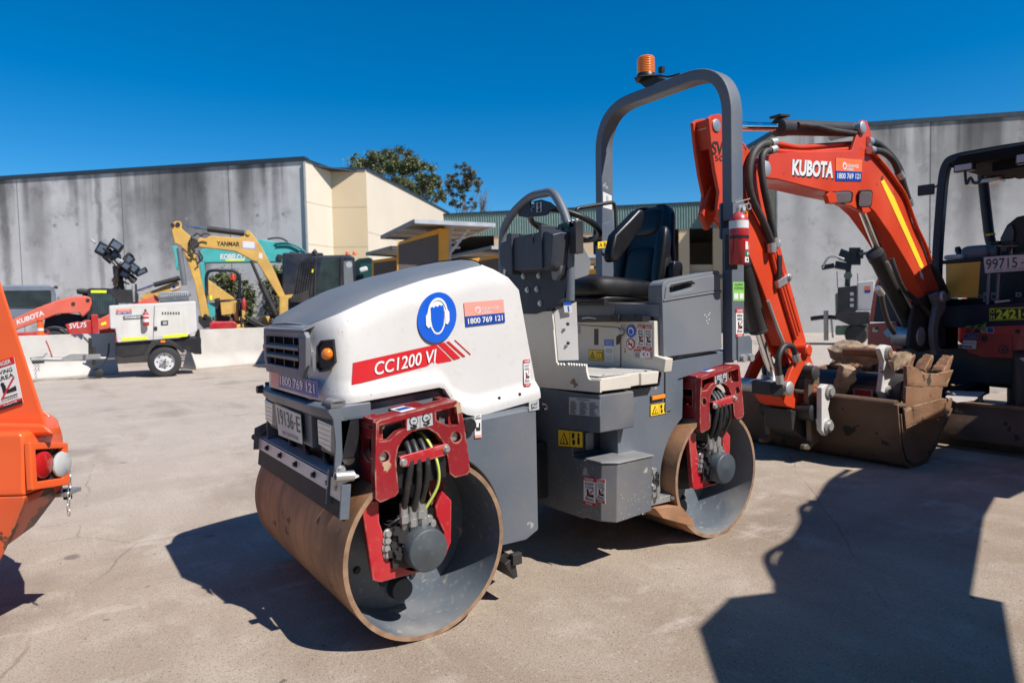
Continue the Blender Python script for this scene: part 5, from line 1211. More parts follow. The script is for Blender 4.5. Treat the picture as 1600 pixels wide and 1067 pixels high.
s = MB(); L_ = [at(1538+6*math.cos(t), 529+5.5*math.sin(t), 'x', xb) for t in [i*math.pi/3 for i in range(6)]]; s.quad(black, L_, .001, nrm=XV); s.build('drain_hole', bd, smooth=0)
s = MB(); q = X([(1505.5, 529), (1527.5, 528.5), (1527.5, 521), (1505.5, 522)]); s.quad(sgrey, q, .002); s.quad(sblue, sub(q, .02, .08, .98, .92), .0034)
for k in range(2): s.quad(sgrey, sub(q, .3, .3+.25*k, .9, .4+.25*k), .005)
s.build('label', bd, smooth=0)
s = MB(); q = X([(1505, 544), (1525, 545), (1526, 532), (1505, 531.5)]); s.quad(swhite, q, .002); s.quad(sblue, sub(q, .05, .1, .7, .3), .0034); s.quad(spink, sub(q, .05, .6, .9, .7), .0034); s.build('label', bd, smooth=0)
s = MB(); q = X([(1533, 520), (1553, 520.5), (1553, 511.5), (1533, 511)]); s.quad(swhite, q, .002); a = sub(q, .08, .1, .45, .9); md = lerp(a[2], a[3], .5); s.quad(sblack, [a[0], a[1], md], .0034); b_ = [lerp(p_, (a[0]+a[1]+md)/3, .25) for p_ in (a[0], a[1], md)]; s.quad(syel, b_, .0048); s.quad(sblue, sub(q, .52, .08, .97, .92), .0034); s.build('warning_label', bd, smooth=0)
# left skirt, past the boom
s = MB(); s.slab(bodyred, A('x', -6.2, [(1354, 506), (1400, 503), (1412, 520), (1412, 550), (1360, 548), (1354, 540)]), (-.9, 0, 0)); sk = s.build('side_skirt', exc, bevel=.03, seg=3)
s = MB(); q = A('x', -6.199, [(1363, 519), (1372, 519), (1372, 511), (1363, 511.5)]); s.quad(sblack, q, .001); s.quad(syel, sub(q, .03, .5, .5, .97), .0024); s.quad(swhite, sub(q, .03, .04, .97, .48), .0024); s.build('warning_label', sk, smooth=0)
s = MB(); s.quad(M('pale_blue_print', (.25, .45, .55), .5), A('x', -6.199, [(1380, 520), (1388, 528), (1396, 519), (1388, 512)]), .001); s.build('hazard_diamond', sk, smooth=0)
s = MB(); s.slab(fadered, A('x', -6.3, [(1357, 503), (1366, 447), (1371, 434), (1376, 432), (1400, 432), (1400, 503)]), (-.8, 0, 0)); s.slab(navy, A('x', -6.28, [(1364, 503), (1372, 440), (1385, 432), (1404, 432), (1404, 503)]), (-.6, 0, 0)); s.build('side_cover', exc, bevel=.02)
# dark floor front, console and swing post
s = MB()
s.slab(navy, X([(1464, 480), (1640, 470), (1640, 512), (1464, 512)], xb-.03), (-.35, 0, 0))
s.slab(black, X([(1400, 470), (1470, 466), (1470, 570), (1400, 570)], xb-.30), (-.5, 0, 0))
s.slab(black, X([(1480, 468), (1640, 462), (1640, 482), (1480, 482)], xb-.35), (-.8, 0, 0))
s.slab(black, X([(1510, 400), (1640, 392), (1640, 470), (1510, 470)], xb-.85), (-.06, 0, 0))
s.build('floor_front', exc, bevel=.01)
s = MB(); s.slab(black, X([(1400, 545), (1640, 545), (1640, 600), (1430, 600), (1400, 580)], xb-.25), (-1.2, 0, 0)); s.cyl(iron, (-6.9, .35, .35), (-6.9, .35, .75), .55); s.build('undercarriage', exc, smooth=40)
s = MB(); s.slab(iron, A('y', -.03, [(1430, 470), (1470, 452), (1476, 470), (1478, 540), (1440, 550), (1420, 540)]), (0, -.04, 0)); s.slab(iron, A('y', -.26, [(1430, 470), (1470, 452), (1476, 470), (1478, 540), (1440, 550), (1420, 540)]), (0, -.04, 0)); s.build('swing_bracket', exc, bevel=.01)
# pale forged tow hook that hangs from the boom foot
s = MB(); hk = [(1458, 462), (1468, 456), (1477, 460), (1478, 478), (1476, 486), (1469, 498), (1466, 512), (1466, 530), (1468, 545), (1476, 548), (1470, 556), (1464, 555), (1459, 535), (1458, 515), (1461, 492), (1464, 478)]
s.slab(M('forged_steel', (.17, .18, .20), .5, metal=.4, dust=.2), A('y', .06, hk), (0, -.05, 0)); s.lathe(steel, at(1471, 464, 'y', .06), YV*.03, [(0, .06), (1, .055)], 20); s.build('lifting_hook', exc, bevel=.006)
# registration and number plates
q = X([(1539.5, 427), (1625, 421), (1625, 396), (1537, 402)], -5.98); s = MB(); s.quad(platep, q, .003, .003); s.textq(plateg, '99715', X([(1541, 421.5), (1590, 418), (1590, 401.5), (1541, 405)], -5.98), .008, .01); s.textq(plateg, '-', X([(1596, 411.5), (1600, 411.3), (1600, 409.5), (1596, 409.7)], -5.98), .008, .01); s.textq(plateg, 'E', X([(1606, 417), (1614, 416.5), (1614, 400.5), (1606, 401)], -5.98), .008, .01); s.textq(plateg, 'NSW . CONDITIONAL', sub(q, .18, .08, .92, .17), .008); s.build('registration_plate', exc, smooth=0)
q = X([(1546, 501), (1614, 498.5), (1614, 479.5), (1546, 482)], xb-.024); s = MB(); s.quad(hiviz, q, .001); s.quad(sblack, sub(q, .012, .06, .988, .94), .0024); s.textq(hiviz, '24214', X([(1556.5, 498.5), (1610, 496.5), (1610, 482.5), (1556.5, 484)], xb-.024), .006, .04); s.textq(hiviz, 'O', X([(1548, 489.5), (1554.5, 489.5), (1554.5, 483), (1548, 483)], xb-.024), .005, .01); s.textq(hiviz, 'H', X([(1548.5, 499), (1554, 499), (1554, 492), (1548.5, 492)], xb-.024), .005, .01); s.build('fleet_number', exc, smooth=0)
s = MB(); q = X([(1478, 466), (1528, 464.5), (1532, 405), (1478, 408)], -6.0); s.slab(oyel, q, (-.006, 0, 0)); yp_ = s.build('yellow_sheet', exc, smooth=0)
s = MB(); s.tube(navy, [at(1462, 411, 'x', -6.0), at(1560, 403, 'x', -6.0), at(1640, 397, 'x', -6.0)], .022, 8); s.build('front_rail', exc, smooth=50)
for (a, b) in (((1547, 428), (1543, 480)), ((1562, 428), (1558, 480))):
    s = MB(); s.tube(M('lever_grey', (.16, .17, .19), .35, metal=.5), [at(*a, 'x', -6.05), at(*b, 'x', -6.02)], .022, 8); s.build('travel_lever', exc, smooth=50)
s = MB(); s.slab(steel, X([(1554, 474), (1578, 471), (1578, 468), (1554, 470)], -5.97), (-.1, 0, 0)); s.build('foot_pedal', exc, bevel=.003)
s = MB()
for a_ in ([(1524, 466), (1535, 466), (1535, 461), (1524, 461)], [(1536, 472), (1545, 472), (1545, 457), (1536, 457)], [(1549, 470), (1557, 470), (1557, 457), (1549, 457)], [(1587, 464), (1596, 463.5), (1596, 457), (1587, 457)]): 
    s = MB(); s.quad(sgrey, X(a_, -6.299), .001); s.quad(sred if a_[0][0] == 1536 else iron, sub(X(a_, -6.299), .25, .3, .75, .7), .0024); s.build('label', exc, smooth=0)
# levers, seat and canopy
for (pts, r_) in (([(1499, 400), (1500, 392), (1496, 386)], .02), ([(1513, 402), (1514, 385)], .022)):
    s = MB(); P_ = [at(a, b, 'x', -6.25) for a, b in pts]; s.tube(black, [P_[0]+(P_[0]-P_[-1])*1.0]+[P_[0]], .012, 8); d_ = (P_[-1]-P_[0]); s.tube(black, [P_[0], lerp(P_[0], P_[-1], .6), P_[-1]], [.018, .034, .024], 10); s.build('control_lever', exc, smooth=60)
s = MB(); pillow(s, plast, at(1530, 395, 'x', -6.3), (0, 1, 0), (1, 0, 0), (0, 0, 1), .28, .3, .16); pillow(s, swhite, at(1494, 402, 'x', -6.2), (0, 1, 0), (1, 0, 0), (0, 0, 1), .2, .2, .06); s.build('control_pod', exc, smooth=60)
s = MB()
sp_ = A('x', -7.0, [(1560, 398), (1562, 372), (1572, 352), (1588, 339), (1610, 334), (1660, 334), (1665, 400)]); s.slab(vinyl, sp_, (-.12, 0, 0)); st_ = s.build('operator_seat', exc, bevel=.03, seg=3)
s = MB(); s.slab(M('seat_side_vinyl', (.05, .055, .065), .35), A('x', -6.99, [(1563, 394), (1565, 372), (1574, 356), (1582, 350), (1586, 362), (1583, 394)]), (.02, 0, 0)); s.build('seat_bolster', st_, bevel=.02, seg=3)
for (px) in (1558, 1576):
    s = MB(); s.tube(black, [at(px, 405, 'x', -6.5), at(px+2, 385, 'x', -6.5)], .03, 8); s.obox(vinyl, at(px+2, 381, 'x', -6.6), .25, .09, .05); s.build('armrest', exc, bevel=.01)
def rrect(c, u, v, a, b): return [c+u*a+v*b, c-u*a+v*b, c-u*a-v*b, c+u*a-v*b]
xc = -6.0
post = [at(1463, 480, 'x', xc), at(1465, 400, 'x', xc), at(1469, 340, 'x', xc), at(1474, 282, 'x', xc), at(1480, 258, 'x', xc), at(1492, 248, 'x', xc), at(1530, 240, 'x', xc), at(1600, 229, 'x', xc), at(1690, 219, 'x', xc)]
sp_ = spline(post, 5); loops = []
for i, p_ in enumerate(sp_):
    t = (sp_[min(i+1, len(sp_)-1)]-sp_[max(i-1, 0)]).normalized(); n_ = t.cross(XV).normalized(); loops.append(rrect(p_, n_, XV, .042, .05))
s = MB(); s.loft(navy, loops); s.build('canopy_post', exc, bevel=.012)
rpst = [at(1535, 268, 'x', -7.1), at(1538, 300, 'x', -7.1), at(1543, 345, 'x', -7.1), at(1548, 378, 'x', -7.1), at(1560, 400, 'x', -7.1)]
s = MB(); s.tube(navy, spline(rpst, 6), .055, 12); cp2 = s.build('canopy_post', exc, smooth=60)
s = MB(); s.tube(syel, [at(1546.5, 366, 'x', -7.1), at(1547.2, 369, 'x', -7.1)], .057, 12); s.build('tape_band', cp2, smooth=60)
p0 = at(1486, 256, 'x', xc); p1 = at(1700, 218, 'x', xc)
s = MB(); zt = lambda y: p0.z+(p1.z-p0.z)*(y-p0.y)/(p1.y-p0.y)
s.loft(black, [[V((xc+.1, y, z+d)) for y, d in ((p0.y-.02, -.02), (p1.y, -.02), (p1.y, .05), (p0.y+.05, .04))] if False else [V((xx, p0.y+.0, p0.z-.05)), V((xx, p1.y, p0.z-.05)), V((xx, p1.y-.06, p0.z+.07)), V((xx, p0.y+.10, p0.z+.07))] for xx, z, y in ((xc+.08, 0, 0), (xc-1.35, 0, 0))])
cn = s.build('canopy_roof', exc, bevel=.03, seg=3)
cn.data.materials[0] = M('matte_black', (.010, .010, .012), .85, spec=.15)
s = MB(); s.box(M('matte_black', (.010, .010, .012), .85, spec=.15), xc-.9, xc-.1, p0.y+.35, p1.y-.1, p0.z-.14, p0.z-.05); s.box(steel, xc-.095, xc-.09, p0.y+.6, p0.y+.95, p0.z-.105, p0.z-.09); s.box(steel, xc-.095, xc-.09, p0.y+.6, p0.y+.95, p0.z-.075, p0.z-.06); s.build('roof_lining', cn, bevel=.004)
for (px, py) in ((1505, 260), (1604, 246)):
    c = at(px, py, 'x', xc+.06); s = MB(); s.box(black, c.x-.08, c.x, c.y-.095, c.y+.095, c.z-.055, c.z+.055); wl_ = s.build('work_light', cn, bevel=.012); s = MB(); s.box(M('lens_pinkish', (.42, .36, .36), .2), c.x, c.x+.008, c.y-.08, c.y+.08, c.z-.042, c.z+.042); s.build('lens', wl_, bevel=.006)
s = MB(); s.tube(hosem, spline([at(1508, 268, 'x', xc), at(1510, 288, 'x', xc), at(1516, 278, 'x', xc), at(1522, 286, 'x', xc), at(1530, 284, 'x', xc), at(1534, 272, 'x', xc)], 6), .014, 8); s.build('coiled_cable', cn, smooth=50)
c = at(1551, 272, 'x', -7.1); s = MB(); s.lathe(sorange, c+V((0, 0, -.04)), ZV*.12, [(0, .085), (.9, .08), (1, .05)], 20); bn = s.build('beacon', cn, smooth=40); s = MB(); s.box(steel, c.x-.1, c.x+.1, c.y-.25, c.y+.1, c.z-.10, c.z-.06); s.tube(hosem, spline([c+V((0, .05, -.06)), c+V((0, .2, -.08)), c+V((0, .3, -.02)), c+V((0, .32, .06))], 5), .01, 6); s.build('beacon_plate', bn, bevel=.003)
c = at(1447, 297, 'x', xc); s = MB(); s.obox(black, c, .03, .165, .12, X=(.95, .2, 0)); mr = s.build('side_mirror', exc, bevel=.012); s = MB(); s.tube(black, [c+V((-.02, .05, .01)), at(1468, 289, 'x', xc)], .012, 8); s.build('mirror_arm', mr, smooth=50)
# engine cover behind the seat, counterweight
s = MB(); s.slab(bodyred, [V((-7.4, -.55, .75)), V((-7.4, 1.35, .75)), V((-7.4, 1.35, 1.35)), V((-7.4, -.55, 1.35))], (-.75, 0, 0)); s.build('engine_cover', exc, bevel=.08, seg=4)
# tracks and the dozer blade
for y0, y1 in ((1.02, 1.40), (-.72, -.34)):
    s = MB(); L_ = [V((-5.62+.30*math.cos(a_), y1, .31+.30*math.sin(a_))) for a_ in [R(-90+18*k) for k in range(11)]]+[V((-7.6+.30*math.cos(a_), y1, .31+.30*math.sin(a_))) for a_ in [R(90+18*k) for k in range(11)]]
    s.slab(rubber, L_, (0, y0-y1, 0)); tr = s.build('rubber_track', exc, smooth=40, bevel=.02)
    n_ = 0; lug = MB()
    for k in range(38):
        d_ = k/38; per = 2*1.98+2*math.pi*.31; u = d_*per
        if u < 1.98: c, n1 = V((-7.6+u, 0, .0)), V((0, 0, -1))
        elif u < 1.98+math.pi*.31: a_ = -math.pi/2+(u-1.98)/.31; n1 = V((math.cos(a_), 0, math.sin(a_))); c = V((-5.62, 0, .31))+n1*.31
        elif u < 2*1.98+math.pi*.31: c, n1 = V((-5.62-(u-1.98-math.pi*.31), 0, .62)), V((0, 0, 1))
        else: a_ = math.pi/2+(u-2*1.98-math.pi*.31)/.31; n1 = V((math.cos(a_), 0, math.sin(a_))); c = V((-7.6, 0, .31))+n1*.31
        c.y = (y0+y1)/2; c -= n1*.005
        if c.z > .02: lug.obox(rubber, c, .05, y1-y0-.04, .04, X=n1.cross(YV), Z=n1)
    tag(lug.build('tread_lug', tr, smooth=0), kind='stuff')
bl_ = [(-4.42, .02), (-4.36, .10), (-4.39, .22), (-4.46, .33), (-4.48, .39), (-4.52, .39), (-4.50, .32), (-4.44, .21), (-4.41, .1), (-4.46, .02)]
s = MB(); s.slab(buck, [V((x, 1.45, z)) for x, z in bl_], (0, -2.1, 0)); bla = s.build('dozer_blade', exc, bevel=.004)
s = MB(); s.box(buckl, -4.525, -4.47, -.66, 1.46, .385, .41); s.build('blade_rib', bla, bevel=.003)
for y in (.1, .75):
    s = MB(); s.beam(iron, (-4.5, y, .22), (-6.4, y, .35), .12, .16); s.build('blade_arm', bla, bevel=.01)
# scraps caught on the front of the machine
setorg(at(1525, 512, 'x', xb-.02)); s = MB(); c = at(1525, 512, 'x', xb+.03); rr = random.Random(2)
lf = M('leaf_green', (.22, .30, .08), .6)
for k in range(12):
    d_ = V((rr.uniform(-.02, .02), rr.uniform(-.09, .09), rr.uniform(-.03, .05))); u = V((.1, rr.uniform(-1, 1), rr.uniform(-.6, .6))).normalized(); w_ = V((.3, u.z, -u.y)).normalized(); s.add(lf, [c+d_-u*.035, c+d_+w_*.014, c+d_+u*.035, c+d_-w_*.014], [(0, 1, 2, 3)])
s.tube(timber, [c+V((0, -.08, -.10)), c], .006, 6); tag(s.build('twig', None, smooth=0), 'small green leafy twig caught on the dark front of the red excavator', 'twig')
bpy.data.objects['twig'].location = ORG

# ---------------------------------------------------------------- toothed bucket lying inside the wide one
setorg((-3.75, .1, .42))
tbk = thing('toothed_bucket', 'rusty toothed digging bucket with white hanger ears, lying inside the wide mud bucket', 'bucket', ORG)
y0, y1 = -.42, .60
BI = lambda pts, y=.60: A('y', y, pts)
s = MB()
back = [(1372, 640), (1372, 600), (1376, 580), (1386, 570), (1402, 567), (1416, 572), (1418, 600), (1416, 640)]
o = [V((p_.x, y1-.02, p_.z)) for p_ in BI([(1393, 640), (1393, 600), (1396, 580), (1404, 572), (1417, 570), (1417, 640)])]
pbx = [(-3.46, .40), (-3.42, .56), (-3.45, .65), (-3.52, .70), (-3.62, .715), (-3.7, .70)]
th = .02
loop = pbx+[(-3.7, .68), (-3.62, .695), (-3.53, .68), (-3.47, .64), (-3.44, .56), (-3.48, .40)]
s.slab(M('dark_bucket_back', (.035, .036, .042), .45, metal=.3, dust=.3, dcol=(.16, .12, .09)), [V((x, y1-.10, z)) for x, z in loop], (0, y0-y1+.15, 0))
s.build('shell', tbk, smooth=40, bevel=.003)
for y in (y1, y0):
    s = MB(); s.slab(buckl, [V((p_.x, y, p_.z)) for p_ in BI([(1417, 572), (1423, 570), (1437, 578), (1450, 583), (1466, 584), (1482, 580), (1490, 578), (1481, 604), (1440, 604), (1418, 603)])], (0, -.03, 0)); rough(s.build('side_cutter', tbk, bevel=.004), .012, .09, 3)
    s = MB(); s.slab(buckl, [V((p_.x, y-.004, p_.z)) for p_ in BI([(1417, 604), (1475, 604), (1472, 615), (1460, 640), (1416, 640)])], (0, -.022, 0)); s.build('side_plate', tbk, bevel=.003)
xl0, xl1 = -4.02, -4.14
s = MB(); s.slab(buckl, [V((-4.05, y1-.02, .655)), V((-4.17, y1-.02, .72)), V((-4.18, y1-.02, .70)), V((-4.06, y1-.02, .62))], (0, y0-y1+.04, 0)); s.slab(buckl, [V((-4.05, y1-.03, .62)), V((-4.0, y1-.03, .44)), V((-4.02, y1-.03, .44)), V((-4.07, y1-.03, .62))], (0, y0-y1+.06, 0)); s.build('cutting_lip', tbk, bevel=.004)
for k in range(7):
    y = y0+.05+(y1-y0-.12)*k/6; s = MB()
    a_ = V((-4.08, y, .68)); d_ = V((-.75, 0, .62)).normalized(); n_ = V((.62, 0, .75)).normalized()
    s.loft(buckl, [[a_+YV*sy*.05+n_*sz*.045 for sy, sz in ((-1, -1), (1, -1), (1, 1), (-1, 1))], [a_+d_*.12+YV*sy*.045+n_*sz*.035 for sy, sz in ((-1, -1), (1, -1), (1, 1), (-1, 1))], [a_+d_*.24+YV*sy*.04+n_*sz*.010 for sy, sz in ((-1, -1), (1, -1), (1, 1), (-1, 1))]])
    rough(s.build('tooth', tbk, bevel=.005), .022, .05, 3)
for y in (.40, .10):
    s = MB(); s.slab(M('chipped_white', (.55, .53, .48), .5, dust=.3, chip=.25, ccol=(.2, .1, .05)), A('y', y, [(1378, 545), (1384, 539), (1391, 541), (1399, 560), (1404, 575), (1396, 580), (1393, 600), (1392, 634), (1387, 634), (1380, 612), (1382, 590), (1384, 565)][:0] or [(1375, 545), (1383, 538.5), (1392, 540.5), (1401, 559), (1407, 575), (1399, 581), (1396, 600), (1394, 635), (1386, 635), (1377, 612), (1380, 590), (1382, 565)] if y > 0 else [(1378, 545), (1384, 539), (1391, 541), (1399, 560), (1404, 575), (1396, 580), (1393, 600), (1392, 634), (1387, 634), (1380, 612), (1382, 590), (1384, 565)], ), (0, -.045, 0)) if y > 0 else s.slab(buckl, [p_+V((0, y-.40, 0)) for p_ in A('y', .40, [(1378, 545), (1384, 539), (1391, 541), (1399, 560), (1404, 575), (1396, 580), (1393, 600), (1392, 634), (1387, 634), (1380, 612), (1382, 590), (1384, 565)])], (0, -.045, 0))
    s.build('hanger_ear', tbk, bevel=.006)
for (px, py) in ((1386, 551), (1387, 611)):
    s = MB(); c = at(px, py, 'y', .40); s.cyl(buckl, V((c.x, .43, c.z)), V((c.x, .05, c.z)), .036); s.lathe(steel, V((c.x, .402, c.z)), YV*.02, [(0, .05), (1, .045)], 16); s.build('hanger_pin', tbk, smooth=40)
s = MB(); q = [V((-3.42, .14, .53)), V((-3.42, .30, .53)), V((-3.415, .30, .59)), V((-3.415, .14, .59))]; s.quad(sgrey, q, .012); s.quad(sred, sub(q, .08, .1, .92, .9), .0134); s.build('label', tbk, smooth=0)
sm = M('dry_soil', (.20, .14, .09), .95, var=.4, vscale=20)
rz = random.Random(8)
soil(tbk, [(V((-4.12, y0+.05+(y1-y0-.16)*k/6, .695)), .035, 22) for k in range(7)]+[(V((-3.9, .45, .50)), .25, 50)], 4, sm)
setorg(EX); soil(mud, [(V((-3.165-.01*k, rz.uniform(-.8, .55), .51)), .05, 14) for k in range(5)]+[(V((-4.08, rz.uniform(-.8, .5), .43)), .05, 22) for _ in range(6)]+[(V((-3.75, .1, .40)), .5, 160)], 5, sm); setorg((-3.75, .1, .42))
# broken timber lying over it
for k, (px, py, Lg, an, lab) in enumerate(((1355, 552, .62, 15, 'thick splintered timber offcut lying across the top of the toothed bucket'), (1312, 605, .42, 60, 'shorter timber offcut propped upright left of the white hanger ears'))):
    c = at(px, py, 'x', -3.55 if k == 0 else -3.35); setorg(c); t = thing('timber_offcut', lab, 'timber', c, 0, 'timber offcuts in the bucket'); s = MB()
    d_ = V((.15, math.cos(R(an)), math.sin(R(an)) if k else -.1)).normalized(); rr = random.Random(k+4); X_ = d_; Z_ = V((.5, 0, 1)); Z_ = (Z_-X_*Z_.dot(X_)).normalized(); Y_ = Z_.cross(X_)
    Ls = []
    for j in range(8):
        u = -Lg/2+Lg*j/7; hh = .05*(1+rr.uniform(-.25, .35)); ww = (.10 if k == 0 else .06)*(1+rr.uniform(-.2, .2)); Ls.append([c+X_*u+Y_*(a_*ww+rr.uniform(-.01, .01))+Z_*(b_*hh+rr.uniform(-.012, .012)) for a_, b_ in ((-1, -1), (0, -1.1), (1, -1), (1, .2), (.6, 1), (-.3, 1.2), (-1, .8))])
    s.loft(timber, Ls); rough(s.build('wood', t, smooth=20), .035, .07, 3)
c = at(1512, 619, 'z', .413); setorg((c.x, c.y, .411)); t = thing('steel_sheet', 'small pale metal sheet lying on the top edge of the dozer blade', 'metal sheet', ORG)
s = MB(); s.slab(M('pale_sheet', (.42, .38, .36), .6, dust=.2), A('z', .418, [(1477, 620), (1486, 610), (1541, 612), (1522, 625), (1494, 628)]), (0, 0, -.006)); s.build('sheet', t, bevel=.001)
s = MB(); p_ = at(1533, 616, 'z', .41); s.box(steel, p_.x-.012, p_.x+.012, p_.y-.012, p_.y+.012, .33, .411); s.build('sheet_tab', t, smooth=0)
setorg((0, 0, 0))
# ================================================================ buildings
def wall_mat(name, base, dark, amt, zt):
    m = bpy.data.materials.new(name); m.use_nodes = True; n, l = nt(m); b = n['Principled BSDF']; b.inputs['Roughness'].default_value = .88; b.inputs['Specular IOR Level'].default_value = .2
    co = n.new('ShaderNodeTexCoord').outputs['Object']; sx = n.new('ShaderNodeSeparateXYZ'); l.new(co, sx.inputs[0])
    def noise(s, sc=(1, 1, 1), d=6, r=.6):
        mp = n.new('ShaderNodeMapping'); mp.inputs['Scale'].default_value = sc; l.new(co, mp.inputs[0]); x = n.new('ShaderNodeTexNoise'); x.inputs['Scale'].default_value = s; x.inputs['Detail'].default_value = d; x.inputs['Roughness'].default_value = r; l.new(mp.outputs[0], x.inputs[0]); return x.outputs[0]
    def rng(src, a, c, o0=0, o1=1):
        r = n.new('ShaderNodeMapRange'); r.inputs[1].default_value = a; r.inputs[2].default_value = c; r.inputs[3].default_value = o0; r.inputs[4].default_value = o1; l.new(src, r.inputs[0]); return r.outputs[0]
    def mul(a, c, op='MULTIPLY'):
        x = n.new('ShaderNodeMath'); x.operation = op
        for i, v in enumerate((a, c)):
            if isinstance(v, (int, float)): x.inputs[i].default_value = v
            else: l.new(v, x.inputs[i])
        return x.outputs[0]
    def mix(f, a, c):
        x = n.new('ShaderNodeMix'); x.data_type = 'RGBA'; l.new(f, x.inputs[0])
        for s_, i in ((a, 6), (c, 7)):
            if isinstance(s_, tuple): x.inputs[i].default_value = (*s_, 1)
            else: l.new(s_, x.inputs[i])
        return x.outputs[2]
    c = mix(rng(noise(.5), .3, .7), tuple(v*.86 for v in base), tuple(min(1, v*1.1) for v in base))
    c = mix(rng(noise(2.2, d=9), .5, .75, 0, .45), c, tuple(v*1.25 for v in base))
    # run-off stains: narrow vertical bands that start at the coping and peter out
    z = sx.outputs['Z']
    for s_, lo, hi, dep, k in ((.9, .50, .66, 3.6, .85), (2.6, .50, .70, 2.2, .75), (.42, .52, .62, 6.5, .8)):
        band = rng(noise(s_, (1, 0, .03), 4), lo, hi); ragged = mul(mul(noise(1.3), 2.6), -1.3, 'ADD')
        fall = rng(mul(z, ragged, 'ADD'), zt-dep, zt-.1)
        c = mix(mul(mul(band, fall), k*amt), c, dark)
    c = mix(mul(rng(noise(1.1, d=9, r=.75), .53, .70), .55*amt), c, dark)
    c = mix(mul(rng(noise(.35, d=3), .55, .7), mul(rng(z, zt-3.5, zt), .6*amt)), c, dark)
    l.new(c, b.inputs['Base Color']); bp = n.new('ShaderNodeBump'); bp.inputs['Strength'].default_value = .15; l.new(noise(9), bp.inputs['Height']); l.new(bp.outputs[0], b.inputs['Normal']); return m
conc = wall_mat('weathered_concrete', (.56, .535, .515), (.075, .07, .066), 1.0, 7.2)
conc2 = wall_mat('weathered_concrete_tall', (.47, .45, .425), (.075, .07, .064), .95, 9.2)
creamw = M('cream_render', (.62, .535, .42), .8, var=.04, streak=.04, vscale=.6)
tanw = M('tan_render', (.60, .46, .29), .8, var=.04, vscale=.6)  # own colour of the shed; paints shade on the left building's return wall
coping = M('dark_coping', (.02, .035, .05), .5)
greensh = M('green_sheet', (.16, .24, .215), .5, var=.06, streak=.12)
def gp(px, dep):
    d = RT*((px-800)/FPX)+FW; p = CAM+d*dep; p.z = 0; return p
def top_z(px, py, p):
    d = RT*((px-800)/FPX)+UP*((533.5-py)/FPX)+FW; t = math.hypot(p.x-CAM.x, p.y-CAM.y)/math.hypot(d.x, d.y); return CAM.z+d.z*t
def wall(name, mt, a, b, za, zb, parent, th=.25, z0=0):
    d_ = (b-a).normalized(); n_ = V((-d_.y, d_.x, 0))
    if n_.dot(a-CAM) < 0: n_ = -n_
    s = MB(); s.slab(mt, [V((a.x, a.y, z0)), V((b.x, b.y, z0)), V((b.x, b.y, zb)), V((a.x, a.y, za))], n_*th); return s.build(name, parent, smooth=0), d_, n_
def cap(a, b, za, zb, parent, n_, h=.16):
    s = MB(); d_ = (b-a).normalized(); o = -n_*.06
    s.slab(coping, [V((a.x, a.y, za))+o, V((b.x, b.y, zb))+o, V((b.x, b.y, zb+h))+o, V((a.x, a.y, za+h))+o], n_*.4); return s.build('coping', parent, smooth=0)
# --- left building
C1, C2, C3, C4 = gp(487, 25), gp(526, 26.4), gp(580, 26.5), gp(706, 38.7)
C0 = gp(0, 27.4); C0 = C1+(C0-C1)*1.9
setorg(C1); b1 = thing('factory_building', 'long stained grey concrete building with cream end walls, on the left', 'building', C1)
H1 = top_z(487, 252, C1); H2 = top_z(526, 266, C2)
HL = top_z(0, 284, gp(0, 27.4)); HL = H1+(HL-H1)*1.9
fw_, d_, n_ = wall('front_wall', conc, C0, C1, HL, H1, b1); cap(C0, C1, HL, H1, fw_, n_)
for px in (-60, 40, 201, 367):
    t = None; p = None
    d2 = RT*((px-800)/FPX)+FW; d2.z = 0
    # meeting of the sight line with the wall line
    e = C1-C0; den = d2.x*e.y-d2.y*e.x; r0 = C0-CAM; tt = (r0.x*e.y-r0.y*e.x)/den; p = CAM+d2*tt; p.z = 0; k = (p-C0).length/(C1-C0).length
    s = MB(); s.slab(M('panel_joint', (.13, .125, .12), .9), [p-d_*.015-n_*.002, p+d_*.015-n_*.002, p+d_*.015-n_*.002+ZV*(HL+(H1-HL)*k), p-d_*.015-n_*.002+ZV*(HL+(H1-HL)*k)], n_*.004); s.build('panel_joint', fw_, smooth=0)
